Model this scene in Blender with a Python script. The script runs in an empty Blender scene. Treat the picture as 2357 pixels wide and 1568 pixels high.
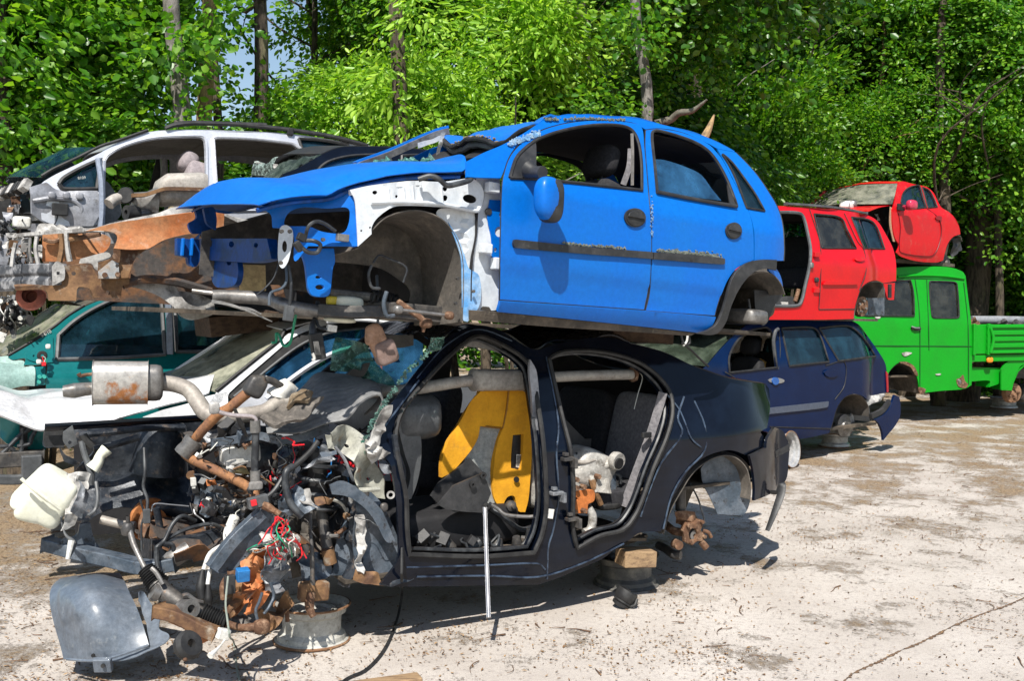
import bpy, bmesh, math, random
import numpy as np
from mathutils import Vector, Matrix, noise
from mathutils.geometry import delaunay_2d_cdt
random.seed(7)
SC=bpy.context.scene; COL=SC.collection
FP=2290.0; CAMH=1.85; PIT=math.atan(84/FP)
CAM=Vector((0,0,CAMH))
FW=Vector((0,math.cos(PIT),-math.sin(PIT))); UP=Vector((0,math.sin(PIT),math.cos(PIT)))
def ray(px,py): return FW+Vector((1,0,0))*((px-1178)/FP)+UP*((784-py)/FP)
ZM={'A':(0,350,.44643),'B':(600,350,.5102),'C':(1600,350,.5102),'D':(2150,550,.63777),'E':(0,1000,.44643),
 'F':(0,1600,.55155),'G':(500,1050,.44643),'H':(1200,1050,.70134),'I':(2000,1400,.6224),'J':(0,0,.74247),'K':(1700,0,.74968),'P':(0,0,1.47156)}
def Z(k,*pts):
    ox,oy,s=ZM[k]
    if len(pts)==1 and isinstance(pts[0],list): pts=pts[0]
    return [((ox+p[0]*s)*.67955,(oy+p[1]*s)*.67955)+tuple(p[2:]) for p in pts]
def crv(pts,n=5,closed=True):
    """Catmull-Rom through 2D/3D points; a trailing 1 on a 2D point makes a corner"""
    P=[Vector(p[:2]) if not isinstance(p,Vector) else p for p in pts]
    C=[(not isinstance(p,Vector)) and len(p)>2 and p[2]==1 for p in pts]
    N=len(P); out=[]
    for i in range(N if closed else N-1):
        a=P[i]; b=P[(i+1)%N]
        p0=P[i-1] if (i>0 or closed) else a; p3=P[(i+2)%N] if (closed or i+2<N) else b
        ta=(b-a) if C[i] or (i==0 and not closed) else (b-p0)*.5
        tb=(b-a) if C[(i+1)%N] or (i+2>=N and not closed) else (p3-a)*.5
        L=(b-a).length
        if ta.length>L*1.3: ta=ta*(L*1.3/ta.length)
        if tb.length>L*1.3: tb=tb*(L*1.3/tb.length)
        for k in range(n):
            t=k/n; t2=t*t; t3=t2*t
            out.append(a*(2*t3-3*t2+1)+ta*(t3-2*t2+t)+b*(-2*t3+3*t2)+tb*(t3-t2))
    if not closed: out.append(P[-1].copy())
    return out
class Fr:
    """a rigid frame: x rearward (to the right), y inward (away from camera), z up"""
    def __init__(s,loc=(0,0,0),yaw=0,pitch=0,roll=0,width=1.6,surf=None):
        s.M=Matrix.Translation(loc)@Matrix.Rotation(math.radians(yaw),4,'Z')@Matrix.Rotation(math.radians(pitch),4,'Y')@Matrix.Rotation(math.radians(roll),4,'X')
        s.I=s.M.inverted(); s.o=s.I@CAM; s.w=width; s.surf=surf or (lambda x,z:0.0)
    def hit(s,px,py,f=None,ax=1):
        d=s.I.to_3x3()@ray(px,py); v=0.0; o=s.o
        if not callable(f):
            c=s.surf if f is None else None
            if c is None:
                t=(f-o[ax])/d[ax]; return o+d*t
            f=c
        q=[i for i in range(3) if i!=ax]; p=o
        for _ in range(24):
            t=(v-o[ax])/d[ax]; p=o+d*t; v=max(-1.,min(2.,v*.5+.5*f(p[q[0]],p[q[1]])))
        t=(v-o[ax])/d[ax]; return o+d*t
    def S(s,pts,f=None,ax=1): return [s.hit(p[0],p[1],f,ax) for p in pts]
WF=Fr()
def wp(px,py,d): return WF.hit(px,py,d,1)          # world point at depth d
def gp(px,py,z=0): return WF.hit(px,py,z,2)         # world point at height z
PM={}
def props(o,label=None,cat=None,group=None,kind=None):
    if label: o['label']=label
    if cat: o['category']=cat
    if group: o['group']=group
    if kind: o['kind']=kind
    return o
def thing(name,label,cat,fr=None,loc=None,group=None):
    o=bpy.data.objects.new(name,None); COL.objects.link(o)
    m=fr.M if fr else Matrix.Translation(loc)
    o.matrix_world=m; PM[o.name]=m.copy(); o.empty_display_size=.2
    return props(o,label,cat,group)
def root(o):
    while o.parent: o=o.parent
    return o
def mk(name,vs,fs,mat,parent=None,fr=None,smooth=True,sharp=38,solid=0,bev=0,off=-1,sub=0,label=None):
    vs=[Vector(v) for v in vs]
    if fr: vs=[fr.M@v for v in vs]
    me=bpy.data.meshes.new(name)
    o=bpy.data.objects.new(name,me)
    if parent:
        PI=PM[root(parent).name].inverted(); vs=[PI@v for v in vs]; o.parent=parent
    else:
        c=Vector((sum(v.x for v in vs)/len(vs),sum(v.y for v in vs)/len(vs),min(v.z for v in vs)))
        vs=[v-c for v in vs]; o.location=c; PM[o.name]=Matrix.Translation(c)
    me.from_pydata([tuple(v) for v in vs],[],fs); me.validate(); me.update()
    if mat: me.materials.append(mat)
    if smooth:
        me.polygons.foreach_set('use_smooth',[True]*len(me.polygons))
        if sharp: me.set_sharp_from_angle(angle=math.radians(sharp))
    COL.objects.link(o)
    if sub:
        m=o.modifiers.new('s','SUBSURF'); m.levels=sub; m.render_levels=sub
    if solid:
        m=o.modifiers.new('t','SOLIDIFY'); m.thickness=solid; m.offset=off
    if bev:
        m=o.modifiers.new('b','BEVEL'); m.width=bev; m.segments=2; m.limit_method='ANGLE'; m.angle_limit=math.radians(40); m.harden_normals=True
    elif solid and smooth:
        m=o.modifiers.new('e','EDGE_SPLIT'); m.split_angle=math.radians(42); m.use_edge_sharp=True
    if label: o['label']=label
    return o
def inpoly(x,y,P):
    c=False; j=len(P)-1
    for i in range(len(P)):
        a=P[i]; b=P[j]
        if (a[1]>y)!=(b[1]>y) and x<(b[0]-a[0])*(y-a[1])/(b[1]-a[1])+a[0]: c=not c
        j=i
    return c
def dens(P,g):
    out=[]
    for i in range(len(P)):
        a=P[i]; b=P[(i+1)%len(P)]; L=math.hypot(b[0]-a[0],b[1]-a[1]); n=max(1,int(L/g+.5))
        for k in range(n): out.append((a[0]+(b[0]-a[0])*k/n,a[1]+(b[1]-a[1])*k/n))
    return out
def fill2(outer,holes,g):
    O=dens(outer,g); HS=[dens(h,g) for h in holes]
    V=[]; E=[]
    for L in [O]+HS:
        b=len(V); V+=L; E+=[(b+i,b+(i+1)%len(L)) for i in range(len(L))]
    B=np.array(V)
    x0,x1=min(p[0] for p in O),max(p[0] for p in O); y0,y1=min(p[1] for p in O),max(p[1] for p in O)
    r=0; y=y0+g*.5
    while y<y1:
        x=x0+g*(.5 if r%2 else .25)
        while x<x1:
            if inpoly(x,y,O) and not any(inpoly(x,y,h) for h in HS):
                if ((B[:,0]-x)**2+(B[:,1]-y)**2).min()>(.45*g)**2: V.append((x,y))
            x+=g
        y+=g*.87; r+=1
    vo,_,fo,_,_,_=delaunay_2d_cdt([Vector(v) for v in V],E,[],0,1e-6)
    F=[]
    for f in fo:
        cx=sum(vo[i].x for i in f)/3; cy=sum(vo[i].y for i in f)/3
        if inpoly(cx,cy,O) and not any(inpoly(cx,cy,h) for h in HS): F.append(tuple(f))
    return [(v.x,v.y) for v in vo],F
def panel(fr,name,outline,mat,parent,holes=(),n=5,g=.045,thick=.008,dy=0,disp=None,f=None,ax=1,mirror=False,label=None,local=False,sharp=38,bev=0,off=None):
    """traced sheet on a surface of the frame, with holes and thickness"""
    sf=(fr.surf if f is None else (f if callable(f) else (lambda a,b,c=f:c)))
    q=[i for i in range(3) if i!=ax]
    def conv(L):
        L=crv(L,n) if n>1 else [Vector(p[:2]) for p in L]
        if local: return [(p[0],p[1]) for p in L]
        H=[fr.hit(p[0],p[1],sf,ax) for p in L]
        return [(h[q[0]],h[q[1]]) for h in H]
    V,F=fill2(conv(outline),[conv(h) for h in holes],g)
    out=[]
    for a,b in V:
        c=sf(a,b)+dy+(disp(a,b) if disp else 0)
        p=[0,0,0]; p[q[0]]=a; p[q[1]]=b; p[ax]=c
        if mirror: p[1]=fr.w-p[1]
        out.append(p)
    FF=[]
    for t in F:
        A,B,C=[Vector(out[i]) for i in t]; nn=(B-A).cross(C-A)
        s=nn[ax]
        want=-1 if ax!=2 else 1
        if mirror and ax==1: want=1
        FF.append(t if s*want>0 else t[::-1])
    return mk(name,out,FF,mat,parent,fr,solid=thick,label=label,sharp=sharp,bev=bev,off=-1 if off is None else off)
def grid(name,rows,mat,parent=None,fr=None,solid=0,flip=False,sharp=38,label=None,closeu=False,closev=False,off=-1,sub=0):
    """rows: list of equal-length rows of points"""
    nr=len(rows); nc=len(rows[0]); V=[p for r in rows for p in r]; F=[]
    for i in range(nr if closev else nr-1):
        for j in range(nc if closeu else nc-1):
            a=i*nc+j; b=i*nc+(j+1)%nc; c=((i+1)%nr)*nc+(j+1)%nc; d=((i+1)%nr)*nc+j
            F.append((a,d,c,b) if flip else (a,b,c,d))
    return mk(name,V,F,mat,parent,fr,solid=solid,sharp=sharp,label=label,off=off,sub=sub)
def resample(P,n):
    P=[Vector(p) for p in P]; L=[0]
    for i in range(1,len(P)): L.append(L[-1]+(P[i]-P[i-1]).length)
    out=[]; k=0
    for i in range(n):
        t=L[-1]*i/(n-1)
        while k<len(P)-2 and L[k+1]<t: k+=1
        d=L[k+1]-L[k]; out.append(P[k].lerp(P[k+1],(t-L[k])/d if d>1e-9 else 0))
    return out
def loft(fr,name,rails,mat,parent,nu=30,nv=14,disp=None,solid=.008,flip=False,label=None,smoothv=True):
    """surface through several rails (each a list of frame points), catmull across"""
    R=[resample(crv([Vector(p) for p in r],6,False) if len(r)>2 else r,nu) for r in rails]
    rows=[]
    cols=[]
    for j in range(nu):
        c=[R[k][j] for k in range(len(R))]
        c=crv(c,8,False) if (len(c)>2 and smoothv) else c
        cols.append(resample(c,nv))
    for j,c in enumerate(cols):
        if disp: cols[j]=[p+Vector(disp(j/(nu-1),i/(nv-1))) for i,p in enumerate(c)]
    return grid(name,cols,mat,parent,fr,solid=solid,flip=flip,label=label)
def mirr(fr,pts): return [Vector((p[0],fr.w-p[1],p[2])) for p in pts]
class MB:
    """collects shapes into one mesh"""
    def __init__(s): s.V=[]; s.F=[]
    def add(s,V,F):
        b=len(s.V); s.V+=[Vector(v) for v in V]; s.F+=[tuple(b+i for i in f) for f in F]; return s
    def tube(s,pts,r,n=8,cap=True,smooth=4,sx=1.0):
        P=[Vector(p) for p in pts]
        if smooth and len(P)>2: P=crv(P,smooth,False)
        N=len(P)
        rr=r if isinstance(r,(list,tuple)) else [r,r]
        T=[(P[min(i+1,N-1)]-P[max(i-1,0)]).normalized() for i in range(N)]
        u=T[0].orthogonal().normalized(); V=[]
        for i in range(N):
            u=(u-T[i]*u.dot(T[i])); u=u.normalized() if u.length>1e-6 else T[i].orthogonal().normalized()
            w=T[i].cross(u); t=i/(N-1)*(len(rr)-1); k=min(int(t),len(rr)-2); ra=rr[k]+(rr[k+1]-rr[k])*(t-k)
            for j in range(n):
                a=2*math.pi*j/n; V.append(P[i]+u*(math.cos(a)*ra*sx)+w*(math.sin(a)*ra))
        F=[(i*n+j,i*n+(j+1)%n,(i+1)*n+(j+1)%n,(i+1)*n+j) for i in range(N-1) for j in range(n)]
        if cap: F+=[tuple(reversed(range(n))),tuple((N-1)*n+j for j in range(n))]
        return s.add(V,F)
    def sweep(s,pts,prof,upv=(0,0,1),smooth=4,closed=False,cap=True):
        """prof: 2D points (side,up)"""
        P=[Vector(p) for p in pts]
        if smooth and len(P)>2: P=crv(P,smooth,closed)
        N=len(P); n=len(prof); V=[]; up=Vector(upv)
        for i in range(N):
            a=P[(i-1)%N] if (i>0 or closed) else P[i]; b=P[(i+1)%N] if (i<N-1 or closed) else P[i]
            t=(b-a).normalized(); sd=t.cross(up).normalized(); u2=sd.cross(t)
            V+=[P[i]+sd*q[0]+u2*q[1] for q in prof]
        M=N if closed else N-1
        F=[(i*n+j,i*n+(j+1)%n,((i+1)%N)*n+(j+1)%n,((i+1)%N)*n+j) for i in range(M) for j in range(n)]
        if cap and not closed: F+=[tuple(range(n)),tuple(reversed([(N-1)*n+j for j in range(n)]))]
        return s.add(V,F)
    def lathe(s,prof,c,ax,n=32,a0=0,a1=2*math.pi):
        """prof: (radius, along) around axis"""
        c=Vector(c); ax=Vector(ax).normalized(); u=ax.orthogonal().normalized(); w=ax.cross(u)
        full=abs(a1-a0-2*math.pi)<1e-6; m=n if full else n+1; k=len(prof); V=[]
        for i in range(m):
            a=a0+(a1-a0)*i/n
            for r,h in prof: V.append(c+ax*h+(u*math.cos(a)+w*math.sin(a))*r)
        F=[(i*k+j,i*k+j+1,((i+1)%m)*k+j+1,((i+1)%m)*k+j) for i in range(n) for j in range(k-1)]
        return s.add(V,F)
    def box(s,c,sz,R=None,taper=1.0):
        c=Vector(c); x,y,z=[q/2 for q in sz]; V=[]
        for k in (-1,1):
            t=taper if k>0 else 1
            for a,b in ((-1,-1),(1,-1),(1,1),(-1,1)):
                v=Vector((a*x*t,b*y*t,k*z)); V.append(c+(R@v if R else v))
        return s.add(V,[(3,2,1,0),(4,5,6,7),(0,1,5,4),(1,2,6,5),(2,3,7,6),(3,0,4,7)])
    def prism(s,poly,h,off=None):
        """poly: 3D points, extruded by vector h"""
        P=[Vector(p) for p in poly]; h=Vector(h); n=len(P)
        return s.add(P+[p+h for p in P],[tuple(range(n)),tuple(reversed(range(n,2*n)))]+[(i,n+i,n+(i+1)%n,(i+1)%n) for i in range(n)])
    def crump(s,a,b,c,d,amp=.03,nu=10,nv=8,seed=0,fr=5,bulge=0):
        """crumpled patch with corners a,b,c,d"""
        a,b,c,d=map(Vector,(a,b,c,d)); V=[]; nn=(b-a).cross(d-a).normalized()
        for i in range(nu+1):
            for j in range(nv+1):
                u=i/nu; v=j/nv; p=(a*(1-u)+b*u)*(1-v)+(d*(1-u)+c*u)*v
                q=p*fr+Vector((seed*7.3,seed*3.1,0))
                k=noise.noise_vector(q)+noise.noise_vector(q*2.3)*.5
                p=p+Vector((k.x*.6,k.y*.6,k.z*.6))*amp+nn*(abs(noise.noise(q*1.1))*amp*2.2+bulge*math.sin(math.pi*u)*math.sin(math.pi*v)*-1)
                V.append(p)
        m=nv+1
        return s.add(V,[(i*m+j,(i+1)*m+j,(i+1)*m+j+1,i*m+j+1) for i in range(nu) for j in range(nv)])
    def out(s,name,mat,parent=None,fr=None,**k):
        return mk(name,s.V,s.F,mat,parent,fr,**k)
# ---------- materials
MATS={}
def M(name,c,c2=None,sc=3,lo=.45,hi=.6,rough=.5,metal=0,coat=0,bump=0,bsc=40,c3=None,sc3=12,lo3=.55,hi3=.65,dust=0,dustc=(.3,.27,.22),spec=.5,det=6,grime=.38,alpha=None,trans=0,ior=1.45,scl=None,streak=0):
    m=bpy.data.materials.new(name); m.use_nodes=True; nt=m.node_tree; N=nt.nodes; L=nt.links
    b=N['Principled BSDF']
    b.inputs['Roughness'].default_value=rough; b.inputs['Metallic'].default_value=metal
    b.inputs['Coat Weight'].default_value=coat; b.inputs['Coat Roughness'].default_value=.06; b.inputs['Specular IOR Level'].default_value=spec; b.inputs['IOR'].default_value=ior
    if trans: b.inputs['Transmission Weight'].default_value=trans
    tc=N.new('ShaderNodeTexCoord'); vec=tc.outputs['Object']
    if scl:
        mp=N.new('ShaderNodeMapping'); mp.inputs['Scale'].default_value=scl; L.new(vec,mp.inputs['Vector']); vec=mp.outputs[0]
    col=None
    def nz(s,d=det,ro=.6):
        t=N.new('ShaderNodeTexNoise'); t.inputs['Scale'].default_value=s; t.inputs['Detail'].default_value=d; t.inputs['Roughness'].default_value=ro
        L.new(vec,t.inputs['Vector']); return t.outputs['Fac']
    def mr(f,a,bb):
        r=N.new('ShaderNodeMapRange'); r.inputs['From Min'].default_value=a; r.inputs['From Max'].default_value=bb; L.new(f,r.inputs['Value']); return r.outputs[0]
    def mixc(f,A,B):
        x=N.new('ShaderNodeMix'); x.data_type='RGBA'; L.new(f,x.inputs['Factor'])
        for s,v in (('A',A),('B',B)):
            i=[q for q in x.inputs if q.name==s and q.type=='RGBA'][0]
            if isinstance(v,tuple): i.default_value=(*v[:3],1)
            else: L.new(v,i)
        return [q for q in x.outputs if q.type=='RGBA'][0]
    col=tuple(c)
    if c2: col=mixc(mr(nz(sc),lo,hi),col,tuple(c2))
    if c3: col=mixc(mr(nz(sc3,8,.7),lo3,hi3),col,tuple(c3))
    if grime:
        gx=N.new('ShaderNodeMapRange'); gx.inputs['From Min'].default_value=.36; gx.inputs['From Max'].default_value=.62; gx.inputs['To Min'].default_value=1-grime; gx.inputs['To Max'].default_value=1.08; L.new(nz(34,10,.82),gx.inputs['Value'])
        vm=N.new('ShaderNodeMix'); vm.data_type='RGBA'; vm.blend_type='MULTIPLY'; vm.inputs['Factor'].default_value=1; IA=[q for q in vm.inputs if q.type=='RGBA']
        if isinstance(col,tuple): IA[0].default_value=(*col[:3],1)
        else: L.new(col,IA[0])
        L.new(gx.outputs[0],IA[1]); col=[q for q in vm.outputs if q.type=='RGBA'][0]
    if dust:
        g=N.new('ShaderNodeNewGeometry'); sx=N.new('ShaderNodeSeparateXYZ'); L.new(g.outputs['Normal'],sx.inputs[0])
        a=mr(sx.outputs['Z'],.4,1.0); mm=N.new('ShaderNodeMath'); mm.operation='MULTIPLY'; L.new(a,mm.inputs[0]); L.new(mr(nz(9,8,.7),.3,.7),mm.inputs[1])
        m2=N.new('ShaderNodeMath'); m2.operation='MULTIPLY'; L.new(mm.outputs[0],m2.inputs[0]); m2.inputs[1].default_value=dust
        col=mixc(m2.outputs[0],col,tuple(dustc))
        rr=N.new('ShaderNodeMapRange'); rr.inputs['To Min'].default_value=rough; rr.inputs['To Max'].default_value=.8; L.new(m2.outputs[0],rr.inputs['Value']); L.new(rr.outputs[0],b.inputs['Roughness'])
    if isinstance(col,tuple): b.inputs['Base Color'].default_value=(*col[:3],1)
    else: L.new(col,b.inputs['Base Color'])
    if bump:
        bp=N.new('ShaderNodeBump'); bp.inputs['Strength'].default_value=1; bp.inputs['Distance'].default_value=bump; L.new(nz(bsc,6,.65),bp.inputs['Height']); L.new(bp.outputs[0],b.inputs['Normal'])
    MATS[name]=m; return m
blue=M('blue paint',(.0003,.118,.50),(.001,.125,.48),sc=2,rough=.38,coat=.08,c3=(.05,.22,.52),sc3=26,lo3=.66,hi3=.74,dust=.08,dustc=(.12,.2,.34),bump=.0005,bsc=6,spec=.3,grime=.12)
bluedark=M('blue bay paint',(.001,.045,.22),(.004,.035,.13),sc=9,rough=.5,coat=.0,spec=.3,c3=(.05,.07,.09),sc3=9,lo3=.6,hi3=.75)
primer=M('grey primer metal',(.58,.61,.64),(.48,.52,.56),sc=5,rough=.42,c3=(.2,.19,.16),sc3=11,lo3=.6,hi3=.78,bump=.002,bsc=12,grime=.12)
underbody=M('dirty underbody',(.055,.045,.035),(.12,.095,.07),sc=4,rough=.85,c3=(.2,.17,.13),sc3=18,lo3=.58,hi3=.75,bump=.004,bsc=30)
liner=M('mud coated wheelhouse',(.085,.077,.068),(.15,.13,.11),sc=5,rough=.9,c3=(.2,.18,.15),sc3=6,lo3=.57,hi3=.8,bump=.003,bsc=45)
plast=M('black plastic trim',(.022,.023,.025),(.04,.04,.042),sc=8,rough=.5,c3=(.13,.12,.10),sc3=40,lo3=.6,hi3=.8,bump=.0008,bsc=90)
plastg=M('grey plastic',(.07,.075,.08),(.11,.115,.12),sc=6,rough=.48,c3=(.2,.2,.2),sc3=30,lo3=.62,hi3=.8)
edge=M('painted crease highlight',(.07,.10,.15),(.015,.02,.035),sc=9,rough=.25,metal=.3)  # lighter tone painted in as the highlight along the black body's creases
rubber=M('black rubber',(.014,.014,.015),(.03,.03,.03),sc=12,rough=.6)
hose=M('black hose rubber',(.02,.022,.026),(.06,.065,.07),sc=14,rough=.45)
interior=M('dark interior trim',(.010,.010,.012),(.018,.018,.02),sc=6,rough=.8)
headl=M('grey headliner',(.20,.19,.18),(.15,.145,.14),sc=4,rough=.95)
fabric=M('dark seat fabric',(.018,.018,.022),(.032,.032,.036),sc=60,lo=.4,hi=.6,rough=.95,bump=.001,bsc=200)
fabricg=M('grey seat fabric',(.16,.155,.165),(.22,.21,.22),sc=50,lo=.4,hi=.6,rough=.95,bump=.001,bsc=180)
rust=M('brown rust',(.10,.05,.028),(.19,.095,.05),sc=7,rough=.85,c3=(.30,.19,.12),sc3=24,lo3=.5,hi3=.65,bump=.002,bsc=60)
rusto=M('orange scorched steel',(.46,.22,.10),(.48,.15,.045),sc=3.2,lo=.42,hi=.62,rough=.75,c3=(.52,.45,.38),sc3=5,lo3=.56,hi3=.72,bump=.0015,bsc=40)
rustb=M('rust brown beam',(.22,.12,.055),(.10,.05,.028),sc=7,rough=.8,c3=(.35,.31,.25),sc3=8,lo3=.56,hi3=.7,bump=.003,bsc=35)
rustblk=M('rust streaked dark steel',(.06,.052,.048),(.17,.08,.035),sc=5,rough=.8,c3=(.03,.03,.03),sc3=14,lo3=.5,hi3=.7,bump=.003,bsc=35)
ash=M('ash white metal',(.46,.45,.43),(.20,.19,.18),sc=7,rough=.7,c3=(.12,.11,.10),sc3=15,lo3=.55,hi3=.7,bump=.003,bsc=25)
steel=M('weathered steel',(.26,.25,.24),(.15,.145,.14),sc=8,rough=.45,metal=.55,c3=(.17,.11,.07),sc3=16,lo3=.6,hi3=.75,bump=.001,bsc=50)
steeld=M('dark greasy steel',(.06,.058,.058),(.12,.11,.10),sc=9,rough=.5,metal=.3,c3=(.2,.12,.07),sc3=20,lo3=.6,hi3=.75,bump=.002,bsc=50)
muff=M('rust streaked muffler steel',(.50,.48,.45),(.38,.36,.34),sc=6,rough=.42,metal=.5,c3=(.36,.15,.055),sc3=3.6,lo3=.535,hi3=.60,bump=.001,bsc=60)
pipe=M('tan grey exhaust pipe',(.40,.37,.33),(.31,.28,.25),sc=7,rough=.6,metal=.2,c3=(.20,.14,.10),sc3=30,lo3=.62,hi3=.75)
rustpipe=M('peeling rust pipe',(.30,.14,.06),(.19,.09,.05),sc=12,rough=.8,c3=(.09,.05,.035),sc3=35,lo3=.55,hi3=.65,bump=.003,bsc=60)
blackp=M('black navy paint',(.0025,.004,.009),(.004,.007,.015),sc=3,rough=.14,coat=.12,c3=(.02,.028,.045),sc3=30,lo3=.66,hi3=.78,dust=.5,dustc=(.07,.065,.055),bump=.0006,bsc=5,spec=.3,grime=.12)
wreckm=M('wrecked dark metal',(.016,.021,.030),(.05,.058,.07),sc=9,rough=.38,metal=.2,c3=(.16,.12,.09),sc3=17,lo3=.56,hi3=.75,bump=.004,bsc=24)
wreckg=M('bent grey metal',(.27,.28,.30),(.07,.08,.09),sc=13,lo=.4,hi=.64,rough=.4,metal=.15,c3=(.26,.14,.08),sc3=12,lo3=.6,hi3=.75,bump=.004,bsc=20)
wreckb=M('steel blue grey sheet',(.055,.075,.10),(.15,.175,.21),sc=9,lo=.4,hi=.66,rough=.42,metal=.15,c3=(.03,.03,.033),sc3=18,lo3=.54,hi3=.66,bump=.003,bsc=35)
beigem=M('pale green grey firewall',(.33,.33,.28),(.24,.24,.21),sc=7,rough=.5,c3=(.30,.15,.07),sc3=9,lo3=.63,hi3=.75,bump=.003,bsc=18)
white=M('white paint',(.74,.75,.77),(.68,.70,.72),sc=3,rough=.3,coat=.5,c3=(.42,.40,.37),sc3=10,lo3=.64,hi3=.8,bump=.0015,bsc=6,grime=.12)
whitehood=M('white paint scraped grey',(.72,.73,.75),(.36,.38,.41),sc=2.4,lo=.52,hi=.72,rough=.32,coat=.5,c3=(.45,.42,.38),sc3=16,lo3=.62,hi3=.75,bump=.002,bsc=6)
silver=M('silver paint',(.56,.58,.63),(.50,.52,.57),sc=3,rough=.36,metal=.35,coat=.4,c3=(.30,.30,.31),sc3=14,lo3=.64,hi3=.8,grime=.12)
silverin=M('grey metal inner panel',(.30,.31,.34),(.22,.225,.25),sc=5,rough=.45,metal=.15,c3=(.12,.11,.10),sc3=9,lo3=.58,hi3=.75,bump=.002,bsc=20)
teal=M('teal paint',(.003,.15,.155),(.006,.17,.175),sc=3,rough=.28,metal=.25,coat=.4,c3=(.05,.18,.16),sc3=20,lo3=.66,hi3=.8,grime=.12)
navy=M('navy paint',(.0004,.0085,.042),(.0006,.0105,.05),sc=3,rough=.26,coat=.08,c3=(.008,.018,.04),sc3=30,lo3=.62,hi3=.8,dust=.2,dustc=(.06,.06,.07),spec=.2,grime=.12)
red=M('red paint',(.54,.0015,.006),(.48,.002,.007),sc=3,rough=.36,coat=.2,spec=.3,c3=(.5,.03,.03),sc3=16,lo3=.63,hi3=.8,grime=.12)
redd=M('dusty red paint',(.52,.002,.007),(.46,.008,.012),sc=4,rough=.42,coat=.15,spec=.3,c3=(.42,.07,.05),sc3=10,lo3=.55,hi3=.75,grime=.12)
green=M('green paint',(.002,.27,.009),(.004,.245,.010),sc=3,rough=.48,coat=.08,spec=.3,c3=(.03,.22,.03),sc3=18,lo3=.64,hi3=.8,bump=.001,bsc=8,grime=.12)
wood=M('weathered wood block',(.33,.22,.12),(.22,.14,.08),sc=6,rough=.85,bump=.002,bsc=30,scl=(1,8,8),c3=(.10,.07,.045),sc3=6,lo3=.56,hi3=.7)
woodd=M('dark wood block',(.09,.055,.035),(.05,.03,.02),sc=6,rough=.85,scl=(1,6,6))
bark=M('tree bark',(.11,.085,.06),(.035,.027,.02),sc=5,lo=.42,hi=.58,rough=.95,bump=.03,bsc=4,scl=(4,4,.9),c3=(.17,.16,.08),sc3=1.2,lo3=.55,hi3=.7)
barks=M('smooth grey bark',(.24,.22,.20),(.09,.08,.07),sc=5,lo=.42,hi=.6,rough=.9,bump=.02,bsc=9,scl=(3,3,.9),c3=(.07,.08,.04),sc3=3,lo3=.52,hi3=.66)
barky=M('ochre bark',(.30,.21,.09),(.15,.105,.06),sc=2.5,rough=.95,bump=.02,bsc=5,scl=(3,3,1),c3=(.07,.055,.04),sc3=4,lo3=.5,hi3=.65)
foam=M('yellow seat foam',(.66,.31,.012),(.56,.25,.010),sc=5,rough=.95,c3=(.40,.20,.03),sc3=7,lo3=.6,hi3=.75,bump=.002,bsc=80,grime=.12)
felt=M('grey fleece backing',(.36,.37,.35),(.28,.29,.28),sc=40,lo=.4,hi=.6,rough=1,bump=.002,bsc=120)
tank=M('milky plastic tank',(.78,.78,.66),(.68,.68,.55),sc=5,rough=.4,c3=(.42,.40,.30),sc3=9,lo3=.62,hi3=.8,grime=.12)
whitepl=M('white plastic',(.75,.74,.70),(.60,.59,.55),sc=8,rough=.4,c3=(.3,.27,.22),sc3=14,lo3=.6,hi3=.75)
yellowpl=M('yellow plastic cap',(.65,.50,.04),rough=.4)
beige=M('beige foam board',(.58,.47,.26),(.46,.36,.20),sc=7,rough=.9,bump=.003,bsc=30)
matr=M('grey rubber mat',(.16,.165,.17),(.22,.22,.22),sc=5,rough=.7,c3=(.30,.28,.25),sc3=10,lo3=.58,hi3=.75)
felted=M('torn felt',(.10,.09,.08),(.17,.15,.13),sc=20,rough=1,bump=.003,bsc=60)
alum=M('cast aluminium',(.56,.54,.50),(.40,.38,.35),sc=14,rough=.5,metal=.3,c3=(.12,.10,.08),sc3=12,lo3=.56,hi3=.7,bump=.004,bsc=60)
chrome=M('bright aluminium rod',(.36,.36,.37),rough=.36,metal=.75,grime=.12)
redw=M('red wire',(.70,.02,.03),rough=.4); grnw=M('green wire',(.02,.30,.16),rough=.4); bluew=M('blue connector',(.02,.16,.42),rough=.4); whitew=M('white wire',(.6,.6,.55),rough=.4)
tealg=M('teal bay plastic',(.30,.45,.42),(.22,.36,.33),sc=4,rough=.4,c3=(.12,.15,.14),sc3=9,lo3=.6,hi3=.8)
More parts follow.
